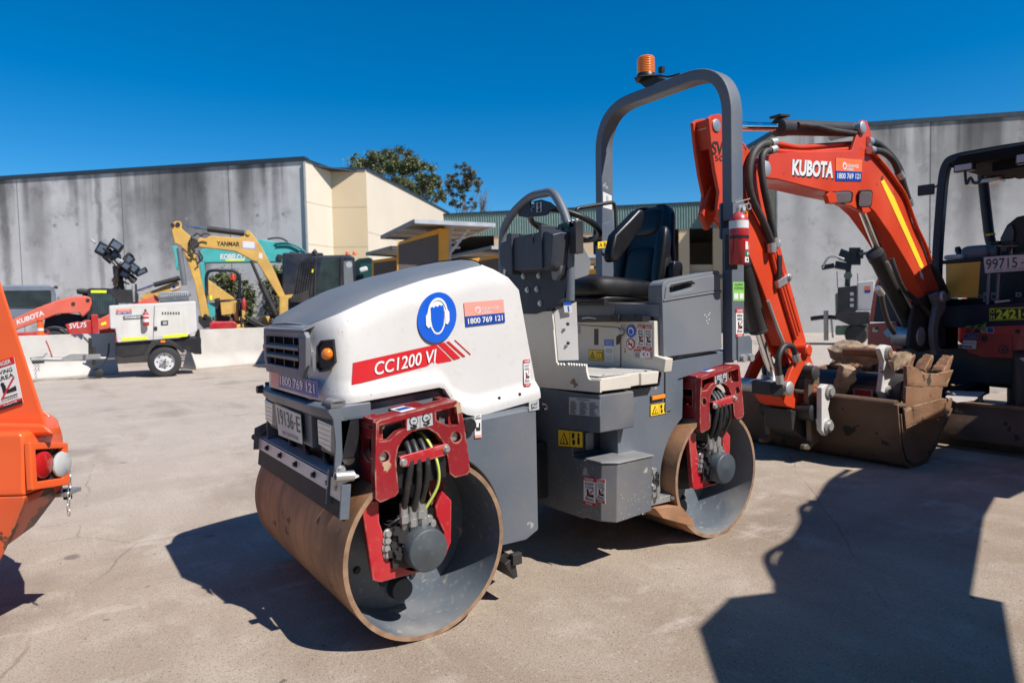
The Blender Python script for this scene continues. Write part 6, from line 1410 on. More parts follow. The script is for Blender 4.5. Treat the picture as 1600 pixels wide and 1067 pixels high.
def bands(m, org, d_, specs, zt):
    """old run-off stains at known spots along the wall: (distance along d_, half width, how far down, strength)"""
    n, l = nt(m); b = n['Principled BSDF']; src = b.inputs['Base Color'].links[0].from_socket
    co = n.new('ShaderNodeTexCoord').outputs['Object']; dt = n.new('ShaderNodeVectorMath'); dt.operation = 'DOT_PRODUCT'; l.new(co, dt.inputs[0]); dt.inputs[1].default_value = d_
    nz = n.new('ShaderNodeTexNoise'); nz.inputs['Scale'].default_value = 1.6; nz.inputs['Detail'].default_value = 8; l.new(co, nz.inputs[0]); sx = n.new('ShaderNodeSeparateXYZ'); l.new(co, sx.inputs[0])
    def mth(op, a, c, d=None):
        x = n.new('ShaderNodeMath'); x.operation = op
        for i, v_ in enumerate((a, c, d)):
            if v_ is None: continue
            if isinstance(v_, (int, float)): x.inputs[i].default_value = v_
            else: l.new(v_, x.inputs[i])
        return x.outputs[0]
    s_ = mth('MULTIPLY_ADD', nz.outputs[0], .5, dt.outputs['Value'])
    for s0, hw, dep, k in specs:
        dd = mth('ABSOLUTE', mth('SUBTRACT', s_, s0+.25), 0); r = n.new('ShaderNodeMapRange'); r.inputs[1].default_value = hw; r.inputs[2].default_value = hw*.25; l.new(dd, r.inputs[0])
        f = n.new('ShaderNodeMapRange'); f.inputs[1].default_value = zt-dep; f.inputs[2].default_value = zt-dep*.45; l.new(mth('MULTIPLY_ADD', nz.outputs[0], 2.0, sx.outputs['Z']), f.inputs[0])
        mx = n.new('ShaderNodeMix'); mx.data_type = 'RGBA'; l.new(mth('MULTIPLY', mth('MULTIPLY', r.outputs[0], f.outputs[0]), k*.62), mx.inputs[0]); l.new(src, mx.inputs[6]); mx.inputs[7].default_value = (.05, .047, .045, 1); src = mx.outputs[2]
    l.new(src, b.inputs['Base Color'])
def along(px, a, b_):
    d2 = RT*((px-800)/FPX)+FW; d2.z = 0; e = b_-a; r0 = a-CAM; p = CAM+d2*((r0.x*e.y-r0.y*e.x)/(d2.x*e.y-d2.y*e.x)); p.z = 0; return p
sp_ = lambda px: (along(px, C0, C1)-C1).dot(d_)
bands(conc, C1, d_, [(sp_(326), .42, 8.5, .85), (sp_(165), .16, 6.5, .7), (sp_(18), .30, 8, .75), (sp_(70), .75, 3.2, .75), (sp_(205), .45, 3.6, .7), (sp_(250), 1.6, 2.6, .5), (sp_(345), .9, 3.0, .55), (sp_(285), 1.3, 3.2, .5)], H1)
for px in (95, 130, 255, 300, 410, 450):
    for z_ in (2.2, 5.2):
        d2 = RT*((px-800)/FPX)+FW; d2.z = 0; e = C1-C0; den = d2.x*e.y-d2.y*e.x; r0 = C0-CAM; p = CAM+d2*((r0.x*e.y-r0.y*e.x)/den); s = MB(); s.disc(M('patched_hole', (.30, .285, .27), .9), V((p.x, p.y, z_))-n_*.001, -n_, .07, 0, 14, th=.002); s.build('lifting_point', fw_, smooth=0)
for nm, a, b, za, zb, mt in (('end_wall', C1, C2, H1, H2, creamw), ('return_wall', C2, C3, H2, H2, tanw), ('gable_wall', C3, C4, H2, H2, creamw)):  # return wall's tan puts its weaker light into the colour
    wo, d2, n2 = wall(nm, mt, a, b, za, zb, b1); cap(a, b, za, zb, wo, n2, .08)
    for z in ((4.0, 5.6, 2.2) if nm != 'gable_wall' else (2.6, 4.6)):
        s = MB(); s.slab(M('cream_joint', (.42, .33, .22), .9), [V((a.x, a.y, z))-n2*.002, V((b.x, b.y, z))-n2*.002, V((b.x, b.y, z+.03))-n2*.002, V((a.x, a.y, z+.03))-n2*.002], n2*.003); s.build('panel_joint', wo, smooth=0)
s = MB(); s.cyl(M('downpipe_grey', (.2, .22, .22), .5), C1+V((.0, .0, 0))-n_*.06-d_*.05, C1+V((0, 0, H1-.05))-n_*.06-d_*.05, .035, n=10); s.build('downpipe', b1, smooth=50)
BK = n_*18; s = MB(); s.slab(coping, [V((C0.x, C0.y, HL-.1))+n_*.3, V((C1.x, C1.y, H1-.1))+n_*.3, V((C3.x, C3.y, H2-.1))+n_*.3, V((C4.x, C4.y, H2-.1)), V((C4.x, C4.y, H2-.1))+n_*6, V((C0.x, C0.y, HL-.1))+BK*1.5], (0, 0, .05)); s.build('roof', b1, smooth=0)
# --- green fascia shed in the middle
S0, S1 = gp(640, 38), gp(1235, 34); setorg(S0)
sh_ = thing('storage_shed', 'open storage shed with a pale green corrugated fascia between the two concrete buildings', 'shed', S0)
zt0, zt1 = top_z(640, 339, S0), top_z(1235, 311, S1); zb0, zb1 = top_z(640, 373, S0), top_z(1235, 352, S1)
e = S1-S0; dS = e.normalized(); nS = V((-dS.y, dS.x, 0)); nS = nS if nS.dot(S0-CAM) > 0 else -nS
s = MB(); N = 150; L0, L1 = [], []
for k in range(N*4+1):
    u = k/(N*4); off = (.0, .045, .045, 0)[k % 4]; p = S0+e*u+nS*off; L0.append(V((p.x, p.y, zb0+(zb1-zb0)*u))); L1.append(V((p.x, p.y, zt0+(zt1-zt0)*u)))
s.loft(greensh, [L0, L1], cap=False, closed=False); s.build('fascia', sh_, smooth=0, recalc=False)
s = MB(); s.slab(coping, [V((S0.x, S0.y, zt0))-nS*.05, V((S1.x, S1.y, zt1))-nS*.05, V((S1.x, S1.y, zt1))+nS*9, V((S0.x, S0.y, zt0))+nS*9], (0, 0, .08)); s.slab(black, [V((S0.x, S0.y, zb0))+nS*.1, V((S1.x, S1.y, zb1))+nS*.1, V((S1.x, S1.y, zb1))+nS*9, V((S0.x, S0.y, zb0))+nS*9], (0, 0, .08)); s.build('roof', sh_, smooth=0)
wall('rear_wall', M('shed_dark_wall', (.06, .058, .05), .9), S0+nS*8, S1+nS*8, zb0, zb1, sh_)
wall('side_wall', tanw, S0+e*.735+nS*.5, S0+e*1.0+nS*.5, zb0-2.0, zb1-2.0, sh_)
for u in (.0, .26, .5, .745, .83, .99):
    p = S0+e*u+nS*.25; s = MB(); s.obox(tanw, p+V((0, 0, (zb0-.0)/2)), .55, .35, zb0-.02, X=dS); s.build('pillar', sh_, smooth=0)
s = MB(); p = S0+e*.75+nS*.1; s.obox(sgrey, p+V((0, 0, 2.9))+dS*1.2, 3.5, .05, .25, X=dS); s.build('pale_rail', sh_, smooth=0)
# --- right building
D1, D2, D0 = gp(1213, 30), gp(1600, 28), gp(1105, 44); setorg(D1)
b2 = thing('warehouse_building', 'tall weathered grey concrete warehouse with a sloping roofline, behind the red excavator', 'building', D1)
G1, G2 = top_z(1213, 208, D1), top_z(1600, 182, D2); D3 = D1+(D2-D1)*1.6; G3 = G1+(G2-G1)*1.6
rw, d_, n_ = wall('front_wall', conc2, D1, D3, G1, G3, b2); cap(D1, D3, G1, G3, rw, n_, .2)
G0 = top_z(1105, 270, D0)
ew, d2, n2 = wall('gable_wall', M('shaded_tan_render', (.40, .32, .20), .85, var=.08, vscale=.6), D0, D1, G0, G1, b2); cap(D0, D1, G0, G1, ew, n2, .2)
for px in (1451, 1640):
    d3 = RT*((px-800)/FPX)+FW; d3.z = 0; e = D3-D1; den = d3.x*e.y-d3.y*e.x; r0 = D1-CAM; tt = (r0.x*e.y-r0.y*e.x)/den; p = CAM+d3*tt; p.z = 0; k = (p-D1).length/(D3-D1).length
    s = MB(); s.slab(M('panel_joint', (.05, .048, .045), .9), [p-d_*.03-n_*.002, p+d_*.03-n_*.002, p+d_*.03-n_*.002+ZV*(G1+(G3-G1)*k), p-d_*.03-n_*.002+ZV*(G1+(G3-G1)*k)], n_*.004); s.build('panel_joint', rw, smooth=0)
bands(conc2, D1, d_, [((along(px, D1, D3)-D1).dot(d_), w2, dp, k) for px, w2, dp, k in ((1505, .5, 6, .75), (1390, .8, 4, .55), (1300, .6, 5, .45), (1250, .5, 7, .4), (1470, .9, 4.5, .6), (1560, 1.4, 4, .6))], G1)
s = MB(); s.cyl(M('downpipe_grey', (.2, .22, .22), .5), D1-n_*.1, D1-n_*.1+V((0, 0, G1-.05)), .07, n=10); s.build('downpipe', b2, smooth=50)
s = MB(); s.slab(coping, [V((D1.x, D1.y, G1-.1))+n_*.3, V((D3.x, D3.y, G3-.1))+n_*.3, V((D3.x, D3.y, G3-.1))+n_*14, V((D0.x, D0.y, G0-.1))+n_*3], (0, 0, .05)); s.build('roof', b2, smooth=0)

# ================================================================ trees and shrubs
bark = M('bark', (.13, .095, .07), .85, var=.3, vscale=8)
leaf_a = M('leaf_grey_green', (.10, .118, .045), .6, var=.3, vscale=.8)
leaf_b = M('leaf_dark', (.045, .058, .026), .65, var=.3, vscale=.8)
leaf_c = M('leaf_brownish', (.12, .085, .048), .65, var=.3, vscale=.8)
leaf_d = M('leaf_bright', (.15, .165, .06), .6, var=.3, vscale=.8)
def foliage(mb, blobs, n, size, rg, mts, flat=.75):
    tot = sum(r**2 for _, r in blobs)
    for c, r in blobs:
        k = max(6, int(n*r*r/tot))
        for _ in range(k):
            d_ = V((rg.gauss(0, 1), rg.gauss(0, 1), rg.gauss(0, 1))).normalized()*r*min(1.7, abs(rg.gauss(.45, .45))); d_.z *= flat
            p = V(c)+d_; u = V((rg.uniform(-1, 1), rg.uniform(-1, 1), rg.uniform(-.9, .5))).normalized(); w_ = u.orthogonal().normalized(); w_ = (w_*math.cos(rg.uniform(0, 6))+u.cross(w_)*math.sin(rg.uniform(0, 6))).normalized(); sz = size*rg.uniform(.6, 1.4)
            mb.add(rg.choice(mts), [p-u*sz, p+w_*sz*.42, p+u*sz, p-w_*sz*.42], [(0, 1, 2, 3)])
def limbs(mb, base, tips, r0, rg):
    for t, via in tips:
        pts = [V(base), lerp(base, via, .5)+V((rg.uniform(-.2, .2), rg.uniform(-.2, .2), 0)), V(via), V(t)]; sp_ = spline(pts, 5); mb.tube(bark, sp_, [r0*(1-.85*i/(len(sp_)-1)) for i in range(len(sp_))], 7)
def tree(name, label, px, dep, blobs_px, n, size, mts, r0=.35, seed=1, group=None, thick=1.0):
    F = Frame(px, 0, 0, 0, dep); setorg(F.o); t = thing(name, label, 'tree', F.o, 0, group); rg = random.Random(seed)
    k = dep/FPX; world = lambda lx, ly, lz: F.o+F.x*lx+F.y*ly+V((0, 0, lz))
    bl = []; tips = []
    for (bx, by, br) in blobs_px:
        lx, lz = F.xz(bx, by); ly = rg.uniform(-1, 1)*thick
        c = world(lx, ly, lz); bl.append((c, br*k)); tips.append(c)
    mb = MB(); base = world(0, 0, -.1); zc = sum(c.z for c in tips)/len(tips)
    fork = world(rg.uniform(-.3, .3), 0, zc*.55)
    mb.tube(bark, spline([base, lerp(base, fork, .5)+V((.1, .1, 0)), fork], 5), [r0*(1.15-.4*i/10) for i in range(11)], 9)
    limbs(mb, fork, [(c, lerp(fork, c, .6)+V((rg.uniform(-.3, .3), rg.uniform(-.3, .3), rg.uniform(0, .5)))) for c in rg.sample(tips, min(len(tips), 16))], r0*.4, rg)
    mb.build('trunk', t, smooth=60)
    cb = MB(); foliage(cb, bl, n, size, rg, mts); cb.build('crown', t, smooth=0, weld=False, recalc=False); return t
rg = random.Random(11)
bl = []
for (x, y, r) in ((575, 257, 16), (590, 250, 14), (606, 246, 14), (622, 252, 17), (640, 256, 14), (655, 259, 12), (600, 268, 17), (625, 274, 18), (648, 272, 15), (662, 278, 14), (674, 276, 10), (683, 285, 7), (645, 290, 13), (665, 296, 9), (650, 305, 8), (675, 305, 8), (688, 303, 7), (580, 268, 14), (625, 290, 12), (690, 310, 6), (665, 312, 7), (560, 255, 7)):
    for k in range(6): bl.append((x+rg.uniform(-r, r)*.85, y+rg.uniform(-r, r)*.75, r*rg.uniform(.45, .85)))
tree('gum_tree', 'broad leafy gum tree rising behind the cream gable wall', 630, 62, bl, 38000, .12, [leaf_a, leaf_a, leaf_b, leaf_d, leaf_d], .3, 3, thick=2.2)
bl = []
for (x, y, r) in ((700, 278, 8), (704, 286, 8), (708, 300, 10), (720, 270, 7), (727, 263, 6), (733, 272, 9), (740, 277, 7), (747, 282, 6), (722, 288, 10), (730, 295, 9), (735, 285, 9), (712, 312, 8), (722, 310, 7), (745, 292, 6), (735, 318, 6), (742, 318, 5), (725, 322, 5)):
    for k in range(5): bl.append((x+rg.uniform(-r, r)*.9, y+rg.uniform(-r, r)*.9, r*rg.uniform(.4, .75)))
tree('gum_tree', 'smaller sparse gum tree with reddish dark leaves above the green shed', 720, 58, bl, 7500, .11, [leaf_c, leaf_c, leaf_b, leaf_a], .14, 5, thick=1.6)
F = Frame(755, 0, 0, 0, 60); setorg(F.o); t = thing('bare_tree', 'thin leafless tree beside the sparse gum', 'tree', F.o); s = MB(); rg = random.Random(9); k = 60/FPX
tp = F.p(757, 340); base = F.o
W_ = lambda p: F.o+F.x*p.x+F.y*p.y+V((0, 0, p.z))
s.tube(bark, [base, W_(F.p(753, 345)), W_(F.p(752, 325))], [.12, .07, .05], 6)
for i in range(26):
    a = W_(F.p(752+rg.uniform(-2, 4), 335-rg.uniform(0, 20))); b = W_(F.p(756+rg.uniform(-10, 14), 308+rg.uniform(-14, 14), rg.uniform(-.6, .6))); m_ = lerp(a, b, .5)+V((rg.uniform(-.2, .2), 0, rg.uniform(-.1, .3))); s.tube(M('bare_twig', (.16, .13, .12), .8), [a, m_, b], [.035, .022, .008], 5)
s.build('trunk', t, smooth=60)
def bush(name, label, px, dep, blobs, n, size, mts, seed, group=None):
    F = Frame(px, 0, 0, 0, dep); setorg(F.o); t = thing(name, label, 'shrub', F.o, 0, group); rg = random.Random(seed); k = dep/FPX; bl = []
    for (bx, by, br) in blobs:
        p = F.p(bx, by, rg.uniform(-.5, .5)); bl.append((F.o+F.x*p.x+F.y*p.y+V((0, 0, p.z)), br*k))
    s = MB()
    for c, r in bl: s.tube(bark, [F.o+V((rg.uniform(-.2, .2), rg.uniform(-.2, .2), 0)), lerp(F.o, c, .5), c], [.05, .03, .012], 6)
    s.build('stem', t, smooth=60); cb = MB(); foliage(cb, bl, n, size, rg, mts, 1); cb.build('leaves', t, smooth=0, weld=False, recalc=False)
rg = random.Random(21)
bush('shrub', 'green shrub behind the small roller with the red beacon', 358, 23.2, [(335+rg.uniform(0, 55), 430+rg.uniform(0, 75), rg.uniform(8, 15)) for _ in range(34)], 5200, .07, [leaf_a, leaf_d, leaf_b, leaf_d], 1)
bush('shrub', 'green shrub below the teal boom beside the black cab', 438, 23.6, [(415+rg.uniform(0, 48), 418+rg.uniform(0, 80), rg.uniform(8, 14)) for _ in range(28)], 4200, .07, [leaf_a, leaf_d, leaf_b], 2)

# ================================================================ concrete barriers
bar_m = M('barrier_concrete', (.50, .47, .43), .85, var=.1, dust=.25, dcol=(.3, .26, .22), vscale=1.5, bump=.1)
def barrier(label, a, b, h):
    setorg(a); t = (b-a).normalized(); n_ = V((-t.y, t.x, 0)); s = MB()
    pr = [(-.30, 0), (-.30, .08), (-.24, .20), (-.12, .42), (-.10, h), (.10, h), (.12, .42), (.24, .20), (.30, .08), (.30, 0)]
    s.loft(bar_m, [[a+n_*x+ZV*z for x, z in pr], [b+n_*x+ZV*z for x, z in pr]]); o = s.build('concrete_barrier', None, smooth=0, bevel=.015); o.location = a
    tag(o, label, 'barrier', 'concrete barriers')
def onb(px, py): return at(px, py, 'z', 0)
p0, p1 = onb(-40, 598), onb(182, 583)
barrier('pale concrete barrier behind the coupling of the white light trailer', p0, p1, .97)
p2, p3 = onb(296, 577), onb(452, 563)
barrier('pale concrete barrier to the right of the white light trailer', p2, p3, .98)
# orange bollard on the barrier
c = lerp(p0, p1, (61+40)/222); F = Frame(61, 0, 0, 0, (c-CAM).dot(FW)); c = V((c.x, c.y, .972)); setorg(c)
t = thing('bollard', 'orange plastic bollard standing on the left concrete barrier', 'bollard', c); s = MB(); s.lathe(orangeb, c, ZV, [(0, .085), (.04, .085), (.05, .065), (.30, .06), (.31, .05), (.33, .05), (.335, .075), (.37, .075), (.38, .045), (.395, .045), (.40, .02)], 18); s.build('post', t, smooth=40); s = MB(); s.lathe(swhite, c, ZV, [(.10, .0655), (.16, .0645)], 18, cap=False); s.build('band', t, smooth=50)

# ================================================================ helper for machines seen side on, far away
def far(name, label, cat, px, py=None, dep=None, group=None):
    F = Frame(px, py or 0, 0, -math.degrees(math.atan((px-800)/FPX)), dep); t = thing(name, label, cat, F.o, F.rz, group); setorg((0, 0, 0)); return F, t
def pl(F, t, name, mt, pts, dy, th, bevel=.02, parent=None, holes=()):
    s = MB(); s.slab(mt, F.ps(pts, dy), (0, th, 0), [F.ps(h, dy) for h in holes]); return s.build(name, parent or t, bevel=bevel)
def tb(F, t, name, mt, pts, dy, r, parent=None, n=8, sp=True):
    s = MB(); P_ = F.ps(pts, dy); s.tube(mt, spline(P_, 5) if sp and len(P_) > 2 else P_, r, n); return s.build(name, parent or t, smooth=60)
def fq(F, pts, dy): return F.ps(pts, dy)

# ---------------------------------------------------------------- white light tower trailer
F, t = far('light_tower_trailer', 'white light tower trailer with folded black lamp heads, parked before the barrier', 'trailer', 258, 588)
Q = lambda x, y: (x/3.557, 320+y/3.557)
def QL(L): return [Q(*p_) for p_ in L]
bo = pl(F, t, 'cabinet', white, QL([(605, 560), (850, 548), (1088, 535), (1096, 700), (1085, 712), (1000, 740), (650, 765), (640, 690), (612, 690)]), -.05, 1.15, .025)
s = MB(); s.quad(offwhite, fq(F, QL([(660, 742), (842, 735), (842, 575), (640, 582)]), -.052), 0); s.quad(offwhite, fq(F, QL([(870, 735), (1050, 722), (1050, 560), (865, 570)]), -.052), 0); s.build('door', bo, smooth=0)
s = MB(); s.quad(iron, fq(F, QL([(850, 745), (853, 745), (860, 560), (857, 560)]), -.054), 0); s.build('door_gap', bo, smooth=0)
for a in ([(675, 757), (820, 748), (820, 732), (675, 740)], [(905, 742), (1042, 731), (1042, 714), (905, 725)]):
    s = MB(); s.quad(hiviz, fq(F, QL(a), -.056), 0); s.build('reflective_strip', bo, smooth=0)
s = MB(); q = fq(F, QL([(645, 610), (732, 606), (732, 578), (645, 582)]), -.056); s.quad(sorange, sub(q, 0, .45, 1, 1), 0); s.quad(sblue, sub(q, 0, 0, 1, .45), 0); s.textq(swhite, '1800 769 121', sub(q, .05, .1, .95, .38), .004, .02); s.textq(swhite, 'ORANGE HIRE', sub(q, .15, .6, .85, .85), .004, .01); s.build('hire_sticker', bo, smooth=0)
s = MB(); q = fq(F, QL([(685, 640), (790, 634), (790, 612), (685, 618)]), -.056); s.quad(sblack, q, 0); s.textq(swhite, 'POWERBOX', sub(q, .08, .2, .92, .85), .004, .03); s.build('maker_plate', bo, smooth=0)
for k in range(7):
    s = MB(); x_ = 900+15*k; s.quad(iron, fq(F, QL([(x_, 610), (x_+8, 610), (x_+8, 596), (x_, 596)]), -.056), 0); s.build('vent_slot', bo, smooth=0)
s = MB(); s.quad(black, fq(F, QL([(895, 670), (934, 668), (934, 643), (895, 645)]), -.058), 0, .004); s.quad(sgrey, fq(F, QL([(905, 664), (928, 663), (928, 650), (905, 651)]), -.064), 0); s.build('latch', bo, smooth=0)
s = MB(); s.quad(black, fq(F, QL([(857, 697), (874, 697), (874, 677), (857, 677)]), -.058), 0, .01); s.build('lock', bo, smooth=0)
s = MB(); s.slab(greyd, F.ps(QL([(882, 485), (1045, 475), (1052, 530), (885, 540)]), .1), (0, .5, 0)); s.build('exhaust_box', t, bevel=.01)
s = MB(); s.quad(sgrey, fq(F, QL([(888, 512), (1047, 503), (1045, 478), (886, 487)]), .098), 0)
for k in range(14): x_ = 892+11*k; s.quad(iron, fq(F, QL([(x_, 507), (x_+5, 507), (x_+5, 488), (x_, 488)]), .096), 0)
s.build('grille', t, smooth=0)
pl(F, t, 'chassis', black, QL([(640, 765), (1090, 735), (1110, 690), (1122, 830), (1085, 830), (1010, 800), (830, 830), (690, 850), (640, 840)]), .02, 1.0, .02)
pl(F, t, 'mudguard', iron, QL([(800, 835), (840, 760), (870, 752), (945, 752), (975, 765), (1030, 815), (1015, 825), (960, 785), (870, 780), (845, 800), (825, 838)]), -.16, .30, .01)
s = MB(); s.quad(amber, fq(F, QL([(893, 766), (918, 765), (918, 752), (893, 753)]), -.165), 0, .01); s.build('side_marker', t, smooth=0)
wc = F.p(*Q(915, 868), -.17); rr_ = .335
for dy, nm in ((-.17, 'wheel'), (1.05, 'wheel')):
    c = V((wc.x, dy, .335)); s = MB(); s.lathe(rubber, c, (0, .24, 0), [(0, .20), (0, .27), (.06, .315), (.2, .335), (.8, .335), (.94, .315), (1, .27), (1, .2)], 40, cap=False); w_ = s.build('wheel', t, smooth=40)
    s = MB(); s.lathe(M('wheel_white', (.62, .62, .62), .35, metal=.2), c+V((0, .02, 0)), (0, -.012, 0), [(0, .235), (1, .225), (1.1, .205), (-2, .19), (-2.4, .10), (.5, .09), (1, .06), (1, .001)], 36, cap=False)
    for k in range(8): a_ = k*math.pi/4; s.disc(black, c+V((math.cos(a_)*.145, .046, math.sin(a_)*.145)), (0, -1, 0), .018, 0)
    for k in range(5): a_ = k*2*math.pi/5; s.bolt(steel, c+V((math.cos(a_)*.065, .01, math.sin(a_)*.065)), (0, -1, 0), .012, .02)
    s.lathe(M('hub_brass', (.3, .2, .06), .4, metal=.7), c+V((0, .01, 0)), (0, -.05, 0), [(0, .035), (1, .03)], 16); s.build('rim', w_, smooth=40)
db = pl(F, t, 'drawbar', steel, QL([(345, 850), (390, 830), (560, 830), (560, 855), (380, 868), (345, 868)]), .4, .12, .01)
tb(F, t, 'drawbar_tube', steel, QL([(175, 860), (260, 858), (350, 858), (640, 850)]), .46, .045, db)
s = MB(); s.slab(iron, F.ps(QL([(165, 850), (240, 845), (245, 880), (180, 885)]), .43), (0, .08, 0)); s.build('coupling', db, bevel=.01)
for px_, ht in ((195, 85), (212, 50)):
    for k in range(int(ht/12)):
        s = MB(); c = F.p(*Q(px_+k*.8, 885+12*k), .42); s.tube(steel, circ(c, V((1, 0, 0)) if k % 2 else V((0, 1, 0)), V((0, 0, 1)), .022, 8), .006, 5, closed=True); s.build('chain_link', db, smooth=50)
tb(F, t, 'brake_lever', M('lever_red', (.4, .05, .04), .5), QL([(255, 755), (270, 790), (290, 845)]), .44, .014, db)
tb(F, t, 'handle', steel, QL([(290, 845), (265, 825), (240, 845)]), .44, .012, db)
tb(F, t, 'cable', hosem, QL([(605, 770), (600, 830), (575, 880), (520, 900), (460, 880)]), .40, .018)
tb(F, t, 'jockey_leg', iron, QL([(520, 790), (522, 900)]), .46, .035)
s = MB(); c = F.p(*Q(545, 935), .44); s.lathe(rubber, c, (0, .1, 0), [(0, .09), (.1, .105), (.9, .105), (1, .09)], 20); s.build('jockey_wheel', t, smooth=40)
for px_ in (500, 1110): tb(F, t, 'stabiliser', iron, QL([(px_, 740), (px_, 830)]), .1, .03)
# fire extinguisher hung on the cabinet
s = MB(); c = F.p(*Q(812, 672), -.14); s.lathe(redb, c, ZV, [(0, .05), (.015, .06), (.08, .06), (.15, .06), (.20, .06), (.23, .06), (.26, .06), (.30, .03), (.31, .02), (.36, .02)], 18, [redb, redb, swhite, redb, swhite, redb, redb, black, black]); ex2 = s.build('fire_extinguisher', None, smooth=50); ex2.location = F.o; ex2.rotation_euler = (0, 0, F.rz)
tag(ex2, 'small red fire extinguisher hung on the side of the white light trailer', 'fire extinguisher')
# folded mast and lamp heads
tb(F, t, 'mast', iron, QL([(690, 540), (665, 450), (650, 340)]), .5, .09)
pl(F, t, 'mast_base', iron, QL([(600, 475), (740, 470), (765, 490), (765, 545), (655, 545)]), .25, .6, .015)
tb(F, t, 'mast_arm', rust, QL([(640, 450), (660, 340)]), .42, .05)
tb(F, t, 'cross_bar', iron, QL([(600, 250), (660, 320), (720, 400), (745, 430)]), .45, .06)
tb(F, t, 'coil_cable', hosem, QL([(630, 470), (645, 440), (625, 420), (650, 400), (690, 430), (720, 440)]), .40, .02)
lampm = M('lamp_head_black', (.012, .016, .022), .35, metal=.3)
for (x, y, w_, h_, an) in ((565, 245, 70, 85, 30), (605, 290, 60, 65, 40), (645, 225, 85, 60, 35), (640, 280, 60, 50, 40), (715, 300, 62, 62, 45), (740, 350, 70, 60, 40), (700, 340, 60, 50, 40), (785, 372, 80, 34, -25), (735, 410, 50, 45, 40), (690, 385, 60, 45, 35)):
    s = MB(); w_ *= .88; h_ *= .85; ca, sa = math.cos(R(an)), math.sin(R(an)); L_ = [Q(x+u*w_/2*ca-v*h_/2*sa, y+u*w_/2*sa+v*h_/2*ca) for u, v in ((-1, -1), (1, -1), (1, 1), (-1, 1))]
    dy = .3+rg.uniform(-.2, .2); s.slab(lampm, F.ps(L_, dy), (0, .28, 0)); lh = s.build('lamp_head', t, bevel=.02)
    s = MB(); cx_ = sum(p_[0] for p_ in L_)/4; cy_ = sum(p_[1] for p_ in L_)/4; s.quad(M('lamp_glass_dim', (.10, .12, .16), .15, coat=.5), [F.p(cx_+(p_[0]-cx_)*.7, cy_+(p_[1]-cy_)*.6, dy-.004) for p_ in L_], 0, .002, nrm=(0, -1, 0)); s.build('lens', lh, smooth=0)

rl_ = random.Random(31)
for k in range(16):
    u = k/15; x, y = 560+190*u+rl_.uniform(-45, 45), 235+170*u+rl_.uniform(-40, 40); an = rl_.uniform(20, 60); w_, h_ = rl_.uniform(18, 40), rl_.uniform(10, 22); ca, sa = math.cos(R(an)), math.sin(R(an))
    s = MB(); s.slab(lampm if k % 3 else steel, F.ps([Q(x+a*w_/2*ca-b*h_/2*sa, y+a*w_/2*sa+b*h_/2*ca) for a, b in ((-1, -1), (1, -1), (1, 1), (-1, 1))], rl_.uniform(.15, .6)), (0, .08, 0)); s.build('lamp_bracket', t, bevel=.006)
for L_ in ([(640, 430), (655, 380), (690, 360), (720, 400)], [(600, 300), (640, 340), (650, 400), (640, 470)], [(700, 300), (720, 270), (745, 290)]): tb(F, t, 'lamp_cable', hosem, QL(L_), .3, .016)
tb(F, t, 'mast_stay', steel, QL([(740, 450), (745, 540)]), .25, .025); tb(F, t, 'mast_stay', iron, QL([(755, 440), (760, 540)]), .3, .02)
# ---------------------------------------------------------------- red track loader behind the barrier
mesh_dark = M('cab_glass_teal', (.045, .075, .08), .2, var=.3)
F, t = far('track_loader', 'red track loader with a caged grey cab and faded red lift arm', 'loader', 70, dep=17)
cab = pl(F, t, 'cab_frame', M('cab_grey_blue', (.13, .16, .20), .45, dust=.2), QL([(-60, 460), (20, 447), (270, 443), (300, 455), (312, 500), (312, 620), (-60, 640)]), .25, 1.3, .03)
s = MB(); s.quad(mesh_dark, fq(F, QL([(-40, 575), (285, 565), (285, 495), (275, 475), (-40, 478)]), .248), 0)
s.build('cab_glass', cab, smooth=0)
s = MB()
for k in range(24): x_ = -30+13.5*k; s.beam(iron, F.p(*Q(x_, 575), .235), F.p(*Q(x_, 476), .235), .012, .008)
for k in range(8): y_ = 482+13*k; s.beam(iron, F.p(*Q(-38, y_), .236), F.p(*Q(285, y_-3), .236), .012, .008)
s.build('cab_mesh', cab, smooth=0)
tb(F, t, 'cab_lamp', iron, QL([(300, 455), (322, 460)]), .3, .04)
arm_ = pl(F, t, 'lift_arm', fadered, QL([(60, 640), (200, 575), (320, 530), (390, 512), (470, 505), (505, 515), (512, 545), (500, 585), (460, 625), (440, 600), (330, 605), (250, 635), (80, 700)]), -.35, .35, .03)
s = MB(); q = fq(F, QL([(95, 668), (246, 612), (240, 585), (92, 640)]), -.352); s.textq(swhite, 'KUBOTA', q, .004, .03); s.build('maker_name', arm_, smooth=0)
for (x, y) in ((407, 550), (488, 530)):
    s = MB(); s.lathe(iron, F.p(*Q(x, y), -.34), (0, -.03, 0), [(0, .05), (1, .045)], 14); s.build('arm_pin', arm_, smooth=40)
pl(F, t, 'arm_crease', M('faded_red_shadow_panel', (.45, .06, .035), .5), QL([(60, 660), (250, 600), (330, 570), (440, 560), (440, 600), (330, 605), (250, 635), (80, 700)]), -.30, .28, .01) if 0 else None
bd_ = pl(F, t, 'body', bodyred, QL([(360, 665), (470, 640), (530, 640), (530, 735), (390, 735)]), -.2, 1.2, .03)
s = MB(); s.textq(swhite, 'SVL75', fq(F, QL([(385, 690), (480, 680), (480, 650), (385, 660)]), -.202), .004, .02); s.build('model_mark', bd_, smooth=0)
pl(F, t, 'rear_panel', navy, QL([(250, 630), (360, 600), (520, 620), (530, 660), (360, 690), (240, 700)]), -.05, 1.0, .02)
pl(F, t, 'red_block', bodyred, QL([(505, 610), (545, 610), (550, 730), (515, 730)]), -.25, .3, .015)
pl(F, t, 'skirt', redb, QL([(85, 710), (280, 700), (285, 745), (85, 750)]), -.3, .3, .02)
